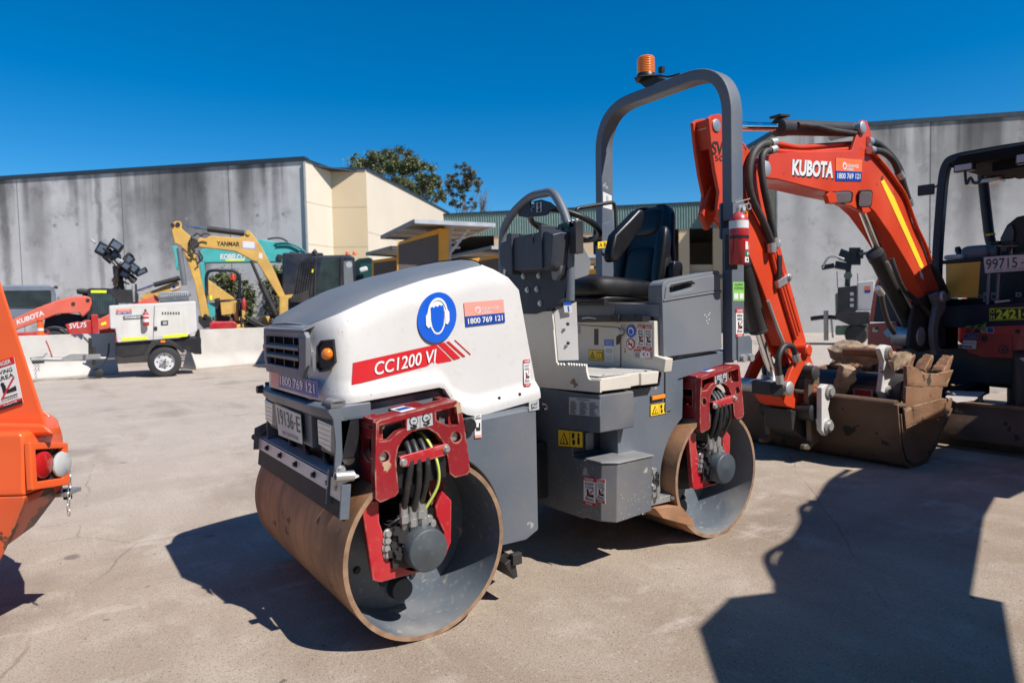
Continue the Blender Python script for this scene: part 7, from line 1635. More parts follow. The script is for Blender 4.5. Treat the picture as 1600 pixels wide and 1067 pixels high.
s = MB(); c = F.p(*Q(310, 740), -.3); s.lathe(rubber, c, (0, .4, 0), [(0, .20), (.1, .24), (.9, .24), (1, .2)], 28); s.build('idler_wheel', t, smooth=40)
tb(F, t, 'guard_hoop', iron, QL([(240, 700), (290, 680), (350, 690), (385, 735)]), -.34, .03)
s = MB(); s.slab(rubber, F.ps([(20, 560), (160, 560), (165, 600), (20, 600)], -.3), (0, .4, 0)); s.slab(rubber, F.ps([(20, 560), (160, 560), (165, 600), (20, 600)], 1.1), (0, .4, 0)); s.build('track', t, bevel=.05, seg=3) if 0 else None
for dy in (-.3, 1.1):
    s = MB(); a = F.xz(15, 600)[0]; b = F.xz(165, 600)[0]; s.slab(rubber, [V((a, dy, .25)), V((a+.2, dy, 0)), V((b-.2, dy, 0)), V((b, dy, .25)), V((b-.1, dy, .55)), V((a+.1, dy, .55))], (0, .4, 0)); s.build('track', t, bevel=.05, seg=3)
F, t = far('track_loader', 'second track loader with a yellow striped black cab, half hidden by the white light trailer', 'loader', 150, dep=18.5)
cab = pl(F, t, 'cab_frame', navy, QL([(455, 480), (500, 463), (640, 465), (660, 480), (660, 620), (470, 640)]), .2, 1.3, .03)
s = MB(); s.quad(mesh_dark, fq(F, QL([(510, 610), (640, 605), (640, 495), (505, 495)]), .198), 0)
for k in range(9): x_ = 515+14*k; s.beam(iron, F.p(*Q(x_, 608), .18), F.p(*Q(x_, 496), .18), .012, .008)
s.build('cab_glass', cab, smooth=0)
s = MB(); s.quad(hiviz, fq(F, QL([(505, 490), (592, 490), (592, 475), (505, 475)]), .19), 0); s.build('cab_stripe', cab, smooth=0)
s = MB(); pillow(s, iron, F.p(*Q(458, 482), .1), (1, 0, 0), (0, 1, 0), (0, 0, 1), .28, .3, .16); s.build('cab_lamp', t, smooth=60)
pl(F, t, 'lift_arm', fadered, QL([(540, 640), (620, 600), (860, 500), (885, 520), (880, 560), (600, 690), (540, 700)]), -.4, .3, .03)
s = MB(); s.quad(hiviz, fq(F, QL([(562, 672), (590, 665), (590, 648), (562, 658)]), -.41), 0); s.build('arm_stripe', t, smooth=0)
pl(F, t, 'body', bodyred, [(155, 500), (260, 500), (260, 560), (155, 560)], -.1, 1.3, .03)
for dy in (-.3, 1.2):
    s = MB(); a = F.xz(140, 600)[0]; b = F.xz(262, 600)[0]; s.slab(rubber, [V((a, dy, .25)), V((a+.2, dy, 0)), V((b-.2, dy, 0)), V((b, dy, .25)), V((b-.1, dy, .55)), V((a+.1, dy, .55))], (0, .4, 0)); s.build('track', t, bevel=.05, seg=3)

# ---------------------------------------------------------------- yellow excavator with lettered boom
Y = lambda x, y: (250+x/4.848, 330+y/4.848)
def YL(L): return [Y(*p_) for p_ in L]
F, t = far('excavator', 'yellow excavator with a black lettered boom arched over, behind the concrete barrier', 'excavator', 420, dep=19)
bm_ = pl(F, t, 'boom', yellow, YL([(285, 215), (300, 200), (345, 208), (380, 185), (600, 205), (640, 185), (650, 150), (668, 145), (690, 160), (720, 200), (765, 260), (800, 330), (870, 460), (930, 600), (978, 700), (970, 720), (940, 715), (880, 620), (800, 490), (735, 385), (690, 370), (640, 340), (560, 300), (300, 270), (278, 250)]), 0, .28, .02)
s = MB(); s.textq(sblack, 'YANMAR', fq(F, YL([(428, 262), (602, 268), (604, 233), (430, 228)]), -.002), .003, .03); s.build('maker_name', bm_, smooth=0)
s = MB(); q = fq(F, YL([(620, 280), (724, 290), (724, 232), (618, 224)]), -.002); s.quad(spink, sub(q, 0, .4, 1, 1), 0); s.quad(M('faded_blue', (.30, .33, .55), .5), sub(q, 0, 0, 1, .4), 0); s.quad(swhite, sub(q, .08, .1, .92, .95), .0014); s.build('hire_sticker', bm_, smooth=0)
s = MB(); s.quad(swhite, fq(F, YL([(748, 355), (778, 362), (775, 318), (750, 315)]), -.002), 0); s.build('label', bm_, smooth=0)
s = MB(); s.lathe(yellow, F.p(*Y(668, 166), -.04), (0, .36, 0), [(0, .06), (1, .06)], 18); s.build('boom_pin', bm_, smooth=40)
ar_ = pl(F, t, 'arm', yellow, YL([(78, 100), (120, 75), (155, 78), (162, 110), (160, 130), (230, 190), (255, 240), (262, 300), (285, 400), (310, 520), (345, 660), (370, 790), (355, 815), (310, 800), (290, 690), (265, 560), (220, 420), (160, 260), (110, 240), (95, 180)]), -.06, .26, .02)
for (x, y, r) in ((95, 105, .055), (135, 100, .06), (345, 795, .06)):
    s = MB(); s.lathe(iron, F.p(*Y(x, y), -.09), (0, .30, 0), [(0, r), (1, r)], 16); s.build('arm_pin', ar_, smooth=40)
c1 = tb(F, t, 'arm_cylinder', iron, YL([(360, 135), (640, 170)]), .12, .085, sp=False); tb(F, t, 'rod', M('rod_blue_grey', (.25, .32, .42), .2, metal=.8), YL([(130, 105), (360, 135)]), .12, .04, c1, sp=False)
c1 = tb(F, t, 'boom_cylinder', iron, YL([(880, 790), (760, 540)]), -.14, .085, sp=False); tb(F, t, 'rod', iron, YL([(760, 540), (690, 375)]), -.14, .045, c1, sp=False)
c1 = tb(F, t, 'bucket_cylinder', M('cylinder_grey', (.25, .25, .26), .4, metal=.5), YL([(145, 280), (185, 560)]), -.1, .075, sp=False)
for L_ in ([(240, 190), (230, 230), (235, 280), (265, 320), (290, 330), (305, 380)], [(250, 195), (280, 170), (320, 190)], [(255, 210), (240, 260), (260, 310), (210, 340)], [(290, 300), (310, 330), (320, 360), (280, 400)], [(170, 280), (215, 320), (255, 340)], [(300, 190), (340, 170), (380, 180)]):
    tb(F, t, 'hose', hosem, YL(L_), -.16, .022, ar_)
s = MB(); s.lathe(iron, F.p(*Y(252, 240), -.10), (0, .3, 0), [(0, .13), (1, .13)], 18); s.build('elbow_pin', ar_, smooth=40)
pl(F, t, 'tipping_link', iron, YL([(290, 790), (380, 800), (400, 870), (330, 890), (290, 840)]), -.05, .25, .02)
# body and undercarriage, mostly behind the roller
pl(F, t, 'house', yellow, [(436, 462), (560, 450), (575, 470), (575, 530), (436, 530)], -.3, 1.8, .05); pl(F, t, 'cab', navy, [(442, 395), (505, 395), (512, 480), (440, 480)], .6, .9, .04)
pl(F, t, 'boom_bracket', iron, YL([(900, 660), (990, 680), (1000, 760), (900, 790)]), -.05, .4, .02)
pl(F, t, 'radiator_screen', black, YL([(885, 470), (1000, 470), (1005, 630), (940, 640), (890, 560)]), .9, .25, .02)
for dy in (-.3, 1.2):
    s = MB(); a = F.xz(425, 600)[0]; b = F.xz(590, 600)[0]; s.slab(rubber, [V((a, dy, .3)), V((a+.25, dy, 0)), V((b-.25, dy, 0)), V((b, dy, .3)), V((b-.15, dy, .65)), V((a+.15, dy, .65))], (0, .4, 0)); s.build('track', t, bevel=.06, seg=3)
# ---------------------------------------------------------------- second, low yellow boom
F, t = far('excavator', 'yellow excavator with its boom folded low behind the white light trailer', 'excavator', 330, dep=20.5)
ZZ = lambda x, y: (x/3.077, 240+y/3.077)
def ZL(L): return [ZZ(*p_) for p_ in L]
b_ = pl(F, t, 'boom', yellow, ZL([(670, 692), (700, 672), (850, 612), (865, 625), (868, 648), (720, 700), (690, 708)]), 0, .3, .02)
pl(F, t, 'boom_root', yellow, ZL([(1000, 605), (1120, 690), (1180, 760), (1180, 800), (1100, 760), (1000, 680)]), 0, .3, .02)
s = MB(); s.quad(swhite, fq(F, ZL([(820, 655), (858, 645), (856, 625), (822, 637)]), -.002), 0); s.quad(sblue, fq(F, ZL([(828, 650), (845, 646), (840, 634), (830, 637)]), -.004), 0); s.build('label', b_, smooth=0)
c1 = tb(F, t, 'boom_cylinder', iron, ZL([(740, 632), (865, 598)]), -.1, .075, sp=False); tb(F, t, 'rod', chrome, ZL([(660, 660), (740, 632)]), -.1, .035, c1, sp=False)
pl(F, t, 'house', yellow, [(330, 507), (400, 507), (400, 545), (330, 545)], .1, 1.6, .05)
for dy in (-.2, 1.2):
    s = MB(); a = F.xz(300, 600)[0]; b = F.xz(420, 600)[0]; s.slab(rubber, [V((a, dy, .3)), V((a+.25, dy, 0)), V((b-.25, dy, 0)), V((b, dy, .3)), V((b-.15, dy, .65)), V((a+.15, dy, .65))], (0, .4, 0)); s.build('track', t, bevel=.06, seg=3)
# ---------------------------------------------------------------- teal excavator
F, t = far('excavator', 'teal excavator whose long boom shows behind the yellow lettered boom', 'excavator', 500, dep=21.5)
b_ = pl(F, t, 'boom', teal, YL([(300, 300), (310, 285), (620, 250), (760, 210), (870, 232), (960, 235), (1060, 280), (1110, 320), (1125, 350), (1040, 420), (1000, 400), (930, 385), (640, 388), (330, 392), (305, 360)]), 0, .35, .03)
s = MB(); s.textq(swhite, 'KOBELCO', fq(F, YL([(455, 368), (645, 371), (645, 325), (458, 322)]), -.002), .004, .05); s.build('maker_name', b_, smooth=0)
s = MB(); s.quad(hiviz, fq(F, YL([(498, 380), (640, 378), (640, 366), (498, 368)]), -.004), 0); s.build('reflective_strip', b_, smooth=0)
for (x, y) in ((905, 355), (1000, 335)):
    s = MB(); s.slab(iron, F.ps(YL([(x-20, y-30), (x+22, y-25), (x+18, y+15), (x-10, y+25)]), -.10), (0, .09, 0)); s.build('work_light', b_, bevel=.02)
tb(F, t, 'boom_cylinder', iron, YL([(1000, 340), (1040, 420)]), -.1, .07, sp=False)
tb(F, t, 'hose', hosem, YL([(815, 212), (880, 203), (930, 210), (970, 235)]), .1, .03, b_)
for L_ in ([(870, 245), (960, 240), (1060, 275), (1115, 330)], [(880, 262), (980, 262), (1060, 300)]): tb(F, t, 'hydraulic_pipe', M('teal_dark', (.02, .2, .2), .4), YL(L_), -.04, .025, b_)
pl(F, t, 'arm', teal, YL([(88, 265), (120, 260), (140, 300), (130, 450), (118, 430), (110, 340)]), -.1, .25, .02)
pl(F, t, 'arm_stick', teal, YL([(300, 390), (335, 390), (345, 600), (350, 700), (420, 690), (425, 790), (390, 815), (350, 800), (320, 600)]), .0, .25, .02)
pl(F, t, 'house', teal, [(455, 440), (590, 440), (590, 530), (455, 530)], .3, 1.8, .06)
for dy in (-.1, 1.5):
    s = MB(); a = F.xz(440, 600)[0]; b = F.xz(600, 600)[0]; s.slab(rubber, [V((a, dy, .3)), V((a+.25, dy, 0)), V((b-.25, dy, 0)), V((b, dy, .3)), V((b-.15, dy, .7)), V((a+.15, dy, .7))], (0, .45, 0)); s.build('track', t, bevel=.06, seg=3)
# ---------------------------------------------------------------- small roller with a roll hoop and red beacon
F, t = far('road_roller', 'small yellow and red roller with black roll hoop and red beacon behind a barrier', 'road roller', 345, dep=18.6)
s = MB(); hp_ = YL([(355, 640), (348, 500), (365, 455), (410, 448), (560, 450), (595, 475), (605, 520), (602, 640), (602, 800)]); s.tube(navy, fillet(F.ps(hp_, .1), .12, 4), .045, 10); s.build('roll_hoop', t, smooth=60)
s = MB(); s.lathe(sred, F.p(*Y(553, 522), .0), ZV, [(0, .075), (.13, .075), (.16, .06)], 14); s.lathe(M('beacon_red', (.65, .05, .02), .3), F.p(*Y(553, 522), .0)+ZV*.0, ZV, [(0, .077), (.1, .077)], 14); s.build('beacon', t, smooth=40)
pl(F, t, 'console', yellow, YL([(455, 685), (540, 680), (548, 780), (465, 790)]), -.1, .35, .02)
pl(F, t, 'seat', black, YL([(415, 660), (455, 655), (465, 790), (530, 800), (530, 840), (420, 840)]), .1, .5, .03)
tb(F, t, 'hand_rail', iron, YL([(430, 680), (610, 668), (618, 880)]), -.1, .03, sp=False)
pl(F, t, 'bonnet', redb, YL([(370, 850), (400, 835), (560, 832), (585, 850), (580, 888), (375, 892)]), -.2, .9, .04)
pl(F, t, 'yellow_cover', yellow, YL([(560, 690), (600, 690), (605, 830), (570, 830)]), .2, .5, .02)
pl(F, t, 'dark_cover', iron, YL([(640, 850), (720, 810), (790, 870), (640, 885)]), .0, .8, .02)
tb(F, t, 'dark_lever', iron, YL([(640, 790), (720, 840), (790, 870)]), -.1, .04)
tb(F, t, 'hi_viz_strap', hiviz, YL([(380, 640), (385, 672)]), -.02, .05)
s = MB(); c = F.p(*Y(637, 750), -.2); s.lathe(redb, c, ZV, [(0, .05), (.02, .06), (.28, .06), (.33, .025), (.37, .02)], 14); s.build('extinguisher', t, smooth=50)
pl(F, t, 'engine_side', yellow, YL([(770, 800), (830, 795), (850, 860), (780, 870)]), .1, .6, .02)
for x_ in (335, 400): s = MB(); c = F.p(x_, 540, 0); s.lathe(rust, V((c.x, -.2, .33)), (0, .9, 0), [(0, .33), (1, .33)], 30); s.build('drum', t, smooth=40)
# ---------------------------------------------------------------- black cab excavator right behind the bonnet
F, t = far('excavator', 'black cabbed excavator with louvred side and orange roof beacons, right behind the bonnet', 'excavator', 510, dep=15.5)
cb_ = pl(F, t, 'cab', navy, YL([(1000, 700), (1030, 470), (1060, 390), (1110, 352), (1210, 335), (1440, 330), (1475, 350), (1485, 470), (1485, 700)]), .0, 1.2, .04)
s = MB(); s.quad(M('cab_window_glass', (.030, .045, .045), .08, coat=.5, var=.4), fq(F, YL([(1180, 640), (1180, 590), (1225, 370), (1350, 345), (1355, 640)]), -.002), 0, nrm=(0, -1, 0)); s.build('side_window', cb_, smooth=0)
s = MB(); s.quad(M('grey_glass', (.16, .18, .19), .2), fq(F, YL([(1395, 620), (1390, 380), (1455, 375), (1470, 600)]), -.002), 0, nrm=(0, -1, 0)); s.disc(sgrey, F.p(*Y(1433, 405), -.004), (0, -1, 0), .075, 0); s.build('rear_window', cb_, smooth=0)
for (x0, x1) in ((1360, 1385), (1165, 1180)): s = MB(); s.slab(iron, F.ps(YL([(x0, 690), (x1, 690), (x1+8, 350), (x0+8, 350)]), -.03), (0, .03, 0)); s.build('cab_pillar', cb_, bevel=.006)
for k in range(8):
    x_ = 1030+18*k; s = MB(); s.beam(black, F.p(*Y(x_-20, 650), -.03), F.p(*Y(x_+22, 385-3*k), -.03), .02, .035); s.build('louvre', cb_, smooth=0)
tb(F, t, 'mirror_arm', iron, YL([(1160, 300), (1172, 312), (1185, 340)]), .1, .06, cb_)
for x_ in (1422, 1475): s = MB(); s.lathe(sorange, F.p(*Y(x_, 332), .2), ZV, [(0, .05), (.06, .05), (.09, .03)], 14); s.build('beacon', cb_, smooth=40)
tb(F, t, 'grab_strip', hiviz, YL([(1158, 440), (1152, 465)]), -.05, .02, cb_)
pl(F, t, 'side_body', iron, YL([(980, 690), (1000, 640), (1120, 600), (1140, 700)]), -.1, .2, .02)
pl(F, t, 'house', navy, [(450, 465), (580, 460), (580, 530), (450, 530)], .0, 1.5, .05)
for dy in (-.2, 1.2):
    s = MB(); a = F.xz(440, 600)[0]; b = F.xz(590, 600)[0]; s.slab(rubber, [V((a, dy, .28)), V((a+.22, dy, 0)), V((b-.22, dy, 0)), V((b, dy, .28)), V((b-.12, dy, .6)), V((a+.12, dy, .6))], (0, .4, 0)); s.build('track', t, bevel=.06, seg=3)
# dark utility cab with a white mirror
F, t = far('utility_vehicle', 'dark green cabbed vehicle with a white mirror, between the black cab and the solar trailer', 'vehicle', 572, dep=17)
c2 = pl(F, t, 'cab', M('dark_green_body', (.012, .03, .028), .3, coat=.3), [(552, 410), (560, 404), (580, 402), (586, 412), (588, 480), (550, 480)], .2, 1.4, .05)
s = MB(); s.quad(M('window_teal', (.02, .07, .07), .1, coat=.5), fq(F, [(562, 440), (582, 440), (582, 411), (563, 412)], .198), 0, nrm=(0, -1, 0)); s.build('window', c2, smooth=0)
s = MB(); pillow(s, swhite, F.p(568, 421, .05), (1, 0, .3), (0, 1, 0), (-.3, 0, 1), .22, .08, .13); s.build('mirror', t, smooth=60)
pl(F, t, 'body', navy, [(545, 470), (600, 470), (600, 530), (545, 530)], .1, 1.6, .05)
for x_ in (552, 594): s = MB(); c = F.p(x_, 540); s.lathe(rubber, V((c.x, .05, .36)), (0, .25, 0), [(0, .3), (.2, .36), (.8, .36), (1, .3)], 28); s.build('wheel', t, smooth=40)

# ---------------------------------------------------------------- solar light trailers behind the bonnet
S5 = lambda x, y: (540+x/5, 230+y/5)
solp = M('solar_back_sheet', (.30, .27, .24), .5, var=.06, dust=.2); alu = M('aluminium_frame', (.62, .64, .66), .35, metal=.4, dust=.1); alu_shade = M('aluminium_shade', (.16, .18, .21), .4, metal=.4)  # dark aluminium: shade of the edges away from the sun, put into colour
brownp = M('brown_cabinet_face', (.115, .095, .078), .5, var=.08)
def solar(label, px, dep, panel, cab, posts, fixed=True, mount=None):
    F, t = far('solar_trailer', label, 'solar trailer', px, dep=dep, group='solar light trailers')
    # panel = four outline pixels: near-left low, near-right, far-right, far-left, with depth steps
    q = [F.p(a, b, dy) for a, b, dy in panel]
    n_ = (q[1]-q[0]).cross(q[3]-q[0]).normalized(); n_ = n_ if n_.z > 0 else -n_
    s = MB(); s.slab(solp, q, n_*.02); p_ = s.build('solar_panel', t, smooth=0)
    for i in range(4):
        a, b = q[i], q[(i+1) % 4]; s = MB(); s.beam(alu if i in (1, 2) else alu_shade, a+n_*.0, b+n_*.0, .05, .075, up=n_); s.build('panel_frame', p_, smooth=0)
    for u in (.33, .66):
        s = MB(); s.beam(alu, lerp(q[0], q[3], u)-n_*.03, lerp(q[1], q[2], u)-n_*.03, .04, .04, up=n_); s.build('panel_rail', p_, smooth=0)
    fx = cab
    s = MB(); s.slab(oyel, F.ps(cab, .0), (0, 1.0, 0)); cb = s.build('cabinet', t, bevel=.01)
    return F, t, cb, q
F, t, cb, q = solar('large solar light trailer with an orange cabinet and tilted panel above the bonnet', 665, 12.5, [(596, 371, 2.3), (712, 375, 2.3), (772, 352, -.4), (648, 346, -.4)],
    [(620.5, 379), (685, 357), (701, 358.5), (701, 500), (620.5, 500)], None)
s = MB(); s.quad(brownp, F.ps([(623, 500), (684.5, 500), (684.5, 366), (623, 383)], -.003), 0, .004, nrm=(0, -1, 0)); s.build('cabinet_face', cb, smooth=0)
s = MB(); s.quad(syel if 0 else oyel, F.ps([(686, 500), (701.5, 500), (701.5, 358), (686, 357)], -.012), 0, .01, nrm=(0, -1, 0)); s.build('corner_post', cb, smooth=0)
for L_ in ([(694, 350), (711, 352), (703, 376), (698, 376)],):
    s = MB(); s.slab(alu, F.ps(L_, .05), (0, .04, 0)); s.build('panel_bracket', t, smooth=0)
s = MB(); s.beam(alu, F.p(733, 358, .1), F.p(703, 396, .1), .07, .05); s.build('panel_strut', t, smooth=0)
s = MB(); s.beam(alu, F.p(703, 374, .15), F.p(703, 500, .15), .06, .06); s.build('mast_post', t, smooth=0)
for (x0, x1, y0_) in ((702, 711, 379), (702, 719, 387)):
    s = MB(); s.beam(alu, F.p(x0, y0_, .3), F.p(x1, y0_, .3), .05, .04); s.build('cross_arm', t, smooth=0)
s = MB(); s.box(iron, F.xz(615, 500)[0], F.xz(720, 500)[0], .1, 1.2, .45, .6); s.build('chassis', t, bevel=.02)
for dy in (0, 1.1):
    c = F.p(665, 500); s = MB(); s.lathe(rubber, V((c.x, dy, .33)), (0, .22, 0), [(0, .28), (.2, .33), (.8, .33), (1, .28)], 28); s.build('wheel', t, smooth=40)
def solar_small(label, px, dep, panel, cabL, face, seed=0):
    F, t = far('solar_trailer', label, 'solar trailer', px, dep=dep, group='solar light trailers')
    q = [F.p(a, b, dy) for a, b, dy in panel]; n_ = (q[1]-q[0]).cross(q[3]-q[0]).normalized(); n_ = n_ if n_.z > 0 else -n_
    s = MB(); s.slab(solp, q, n_*.02); p_ = s.build('solar_panel', t, smooth=0)
    for i in range(4):
        s = MB(); s.beam(alu if i in (1, 2) else alu_shade, q[i], q[(i+1) % 4], .05, .075, up=n_); s.build('panel_frame', p_, smooth=0)
    cm = (q[0]+q[1]+q[2]+q[3])/4; s = MB(); s.beam(alu, cm, V((cm.x, cm.y, .5)), .09, .09); s.build('mast_post', t, smooth=0)
    s = MB(); s.slab(oyel, F.ps(cabL, .0), (0, .9, 0)); cb = s.build('cabinet', t, bevel=.01)
    s = MB(); s.quad(brownp, F.ps(face, -.003), 0, .004, nrm=(0, -1, 0)); s.build('cabinet_face', cb, smooth=0)
    c = F.p(sum(a for a, b in cabL)/len(cabL), 500); s = MB(); s.box(iron, c.x-.6, c.x+.6, .0, .9, .4, .55); s.build('chassis', t, bevel=.02)
    for dy in (-.1, .9): s = MB(); s.lathe(rubber, V((c.x, dy, .32)), (0, .2, 0), [(0, .27), (.2, .32), (.8, .32), (1, .27)], 28); s.build('wheel', t, smooth=40)
solar_small('small low solar light trailer left of the large one', 600, 14.5, [(573, 397, 1.6), (640, 401, 1.6), (650, 388, -.3), (612, 387, -.3)], [(581, 407), (621, 401), (621, 500), (581, 500)], [(584, 500), (619, 500), (619, 407), (584, 411)])
solar_small('solar light trailer right of the large one, partly behind the steering hoop', 750, 15, [(706, 401, 1.8), (782, 403, 1.8), (806, 388, -.3), (768, 387, -.3)], [(722, 407), (810, 393), (810, 500), (722, 500)], [(726, 500), (808, 500), (808, 399), (726, 412)])
solar_small('solar light trailer seen through the gap between steering wheel and roll hoop', 915, 16, [(880, 412, 1.8), (930, 413, 1.8), (950, 401, -.3), (895, 400, -.3)], [(895, 424), (945, 418), (945, 500), (895, 500)], [(898, 500), (940, 500), (940, 428), (898, 430)])

# ---------------------------------------------------------------- far light tower by the right building
K2 = lambda x, y: (1140+x/2.963, 380+y/2.963)
def KL(L): return [K2(*p_) for p_ in L]
F, t = far('light_tower_trailer', 'distant light tower trailer in front of the right concrete wall', 'trailer', 1330, dep=20)
cb_ = pl(F, t, 'cabinet', white, KL([(590, 180), (670, 172), (672, 312), (590, 312)]), 0, 1.0, .03)
s = MB(); q = F.ps(KL([(625, 230), (652, 229), (652, 198), (625, 199)]), -.003); s.quad(sorange, sub(q, 0, .4, 1, 1), 0, nrm=(0, -1, 0)); s.quad(sblue, sub(q, 0, 0, 1, .4), 0, nrm=(0, -1, 0)); s.build('hire_sticker', cb_, smooth=0)
pl(F, t, 'control_panel', black, KL([(500, 205), (590, 195), (592, 310), (560, 330), (500, 315)]), -.1, .6, .02)
for y_ in (235, 262, 288): s = MB(); c = F.p(*K2(566, y_), -.104); s.box(sgrey, c.x-.05, c.x+.05, -.106, -.101, c.z-.05, c.z+.05); s.build('switch', t, smooth=0)
pl(F, t, 'chassis', black, KL([(490, 320), (650, 318), (650, 375), (560, 382), (490, 350)]), -.15, 1.2, .03)
pl(F, t, 'green_base', M('pale_green_paint', (.16, .26, .17), .5, dust=.2), KL([(490, 385), (650, 380), (650, 425), (490, 425)]), .2, .8, .02)
pl(F, t, 'green_post', M('pale_green_paint', (.16, .26, .17), .5), KL([(488, 235), (512, 225), (515, 320), (490, 320)]), .1, .3, .02)
tb(F, t, 'mast', iron, KL([(545, 200), (550, 120), (560, 40)]), .2, .08, sp=False)
s = MB(); c = F.p(*K2(548, 150), .0); s.lathe(M('winch_green', (.07, .10, .07), .5), c, (0, .3, 0), [(0, .12), (1, .12)], 14); s.build('winch', t, smooth=40)
for (x, y, w_, h_, an) in ((540, 60, 70, 50, 20), (580, 60, 55, 80, 0), (525, 105, 75, 35, 10), (455, 108, 60, 22, -10), (600, 50, 40, 40, 0)):
    ca, sa = math.cos(R(an)), math.sin(R(an)); s = MB(); s.slab(lampm, F.ps([K2(x+u*w_/2*ca-v*h_/2*sa, y+u*w_/2*sa+v*h_/2*ca) for u, v in ((-1, -1), (1, -1), (1, 1), (-1, 1))], .1), (0, .3, 0)); s.build('lamp_head', t, bevel=.02)
tb(F, t, 'lamp_arm', steel, KL([(430, 115), (455, 70), (490, 62), (530, 75)]), .1, .035); tb(F, t, 'lamp_arm', iron, KL([(600, 52), (645, 45)]), .1, .05)
for (a, b) in (((497, 130), (500, 205)), ((592, 140), (595, 200))): tb(F, t, 'stay_wire', iron, KL([a, b]), .1, .012)
tb(F, t, 'drawbar', iron, KL([(375, 350), (440, 342), (500, 345)]), .2, .07); tb(F, t, 'jockey_leg', M('galv_dusty', (.36, .33, .27), .6), KL([(446, 312), (447, 450)]), .1, .07, sp=False); tb(F, t, 'stabiliser', steel, KL([(470, 350), (478, 438)]), .1, .03)
s = MB(); c = F.p(*K2(478, 440), .1); s.box(iron, c.x-.15, c.x+.15, .0, .25, 0, .03); s.build('stabiliser_foot', t, smooth=0)
for dy in (-.1, 1.0): s = MB(); c = F.p(1338, 510); s.lathe(rubber, V((c.x, dy, .33)), (0, .22, 0), [(0, .28), (.2, .33), (.8, .33), (1, .28)], 24); s.build('wheel', t, smooth=40)

# unseen building added behind the camera to cut the blue sky fill
setorg((0, 0, 0)); vb = V((6, 17, 0)); ob = thing('sky_blocking_building', 'plain tan building added unseen behind the viewpoint to cut sky light', 'building', vb)
s = MB(); s.box(tanw, -24, 26, 0, 10, 0, 8.5); s.build('walls', ob, smooth=0)
s = MB(); s.box(coping, -24.3, 26.3, -.3, 10.3, 8.5, 8.8); s.build('roof', ob, smooth=0)
for k in range(6):
    s = MB(); s.box(glass, -20+8*k, -17+8*k, -.03, -.005, 1.0, 2.6); s.build('window', ob, smooth=0)
# ================================================================ orange machine cut by the left edge
F = Frame(40, 0, 0, 0, 2.4); om = thing('orange_digger', 'chipped bright orange machine tail with a round red and clear lamp, at the left edge', 'digger', F.o, F.rz); setorg((0, 0, 0))
def sec(pe, pr_, py, dyr=.22, ex=None):
    e = F.p(pe, py, 0); r_ = F.p(pr_, py, dyr); z = e.z; bl_ = V((-1.6, 0, z)); return [V((-1.6, -.02, z)), V((-.5, -.01, z)), e, V((r_.x, dyr, z)), V((F.p(pr_-3, py, dyr+.2).x, dyr+.2, z)), V((F.p(pr_-25, py, dyr+.5).x, dyr+.5, z)), V((-1.9, dyr+.5, z))]
s = MB(); up = [sec(30, 88, 676), sec(35, 95, 684), sec(37, 99, 700)]; md = [sec(37, 101, 762), sec(38, 101, 775)]
s.loft(orangeb, up+md); 
ob_ = s.build('tail_casting', om, bevel=.012, seg=3)
s = MB(); lo_ = [sec(38, 101, 775.5), sec(36, 98, 788), sec(12, 55, 850), sec(-8, 0, 893), sec(-40, -40, 930)]; s.loft(orangew, lo_); s.build('lower_casting', om, bevel=.006)
s = MB(); tp_ = [(-260, 430), (0, 436), (74, 664), (72, 672), (-260, 672)]; s.loft(orangeb, [F.ps(tp_, .12), F.ps([(a-9, b) for a, b in tp_], .37)]); fp_ = [(-260, 655), (68, 662), (88, 680), (-260, 686)]; s.loft(orangeb, [F.ps(fp_, .06), F.ps([(a-4, b-1) for a, b in fp_], .36)]); tw = s.build('boom_tower', om, bevel=.015, seg=3)
s = MB(); s.loft(M('orange_salmon', (.72, .16, .08), .35, coat=.2), [F.ps([(50, 640), (62, 636), (80, 650), (97, 676), (60, 676)], .42), F.ps([(50, 650), (62, 646), (80, 660), (99, 682), (60, 682)], .62)]); s.build('rear_shell', om, bevel=.01)  # shell in a paler salmon orange than the castings
n0 = None
q = F.ps([(2, 641), (37, 629), (22, 557), (-18, 570)], .118)
d_ = danger(q, 'warning_label', tw, ('SWING', 'AREA'))
s = MB(); s.quad(sblack, sub(q, 0, 0, 1, .06), .0045); s.textq(swhite, 'KEEP CLEAR', sub(q, .1, .13, .9, .19), .005, .01); s.build('label_footer', tw, smooth=0)
# lamps in their frame on the right flank
e0, r0 = F.p(37, 700, 0), F.p(99, 700, .22); ex_ = (r0-e0).normalized(); nx = V((ex_.y, -ex_.x, 0))
def fl(u, z, o=0): return V((e0.x, e0.y, 0))+ex_*u+V((0, 0, z))+nx*o
Lf = (V((r0.x, r0.y, 0))-V((e0.x, e0.y, 0))).length; z1, z0 = F.p(38, 697, 0).z, F.p(38, 758, 0).z
s = MB(); s.slab(orangeb, [fl(.0, z0-.02), fl(Lf, z0-.01), fl(Lf, z1+.015), fl(.0, z1+.015)], nx*.026, [[fl(.03, z0+.012), fl(Lf*.8, z0+.02), fl(Lf*.86, z1-.008), fl(.03, z1-.015)]]); s.build('lamp_frame', om, bevel=.005)
s = MB(); s.slab(M('recess_dark', (.06, .012, .006), .6), [fl(.025, z0), fl(Lf*.88, z0), fl(Lf*.88, z1), fl(.025, z1)], nx*.002); s.build('lamp_recess', om, smooth=0)
zc = (z0+z1)/2+.002
for u, mt, nm in ((.075, redlens, 'red_lamp'), (.185, clear, 'clear_lamp')):
    s = MB(); s.lathe(iron, fl(u, zc, .003), nx*.012, [(0, .053), (1, .053)], 28); lb = s.build(nm, om, smooth=40); s = MB(); s.lathe(mt, fl(u, zc, .014), nx*.016, [(0, .053), (.5, .052), (.9, .045), (1, .001)], 28); s.build('lens', lb, smooth=40)
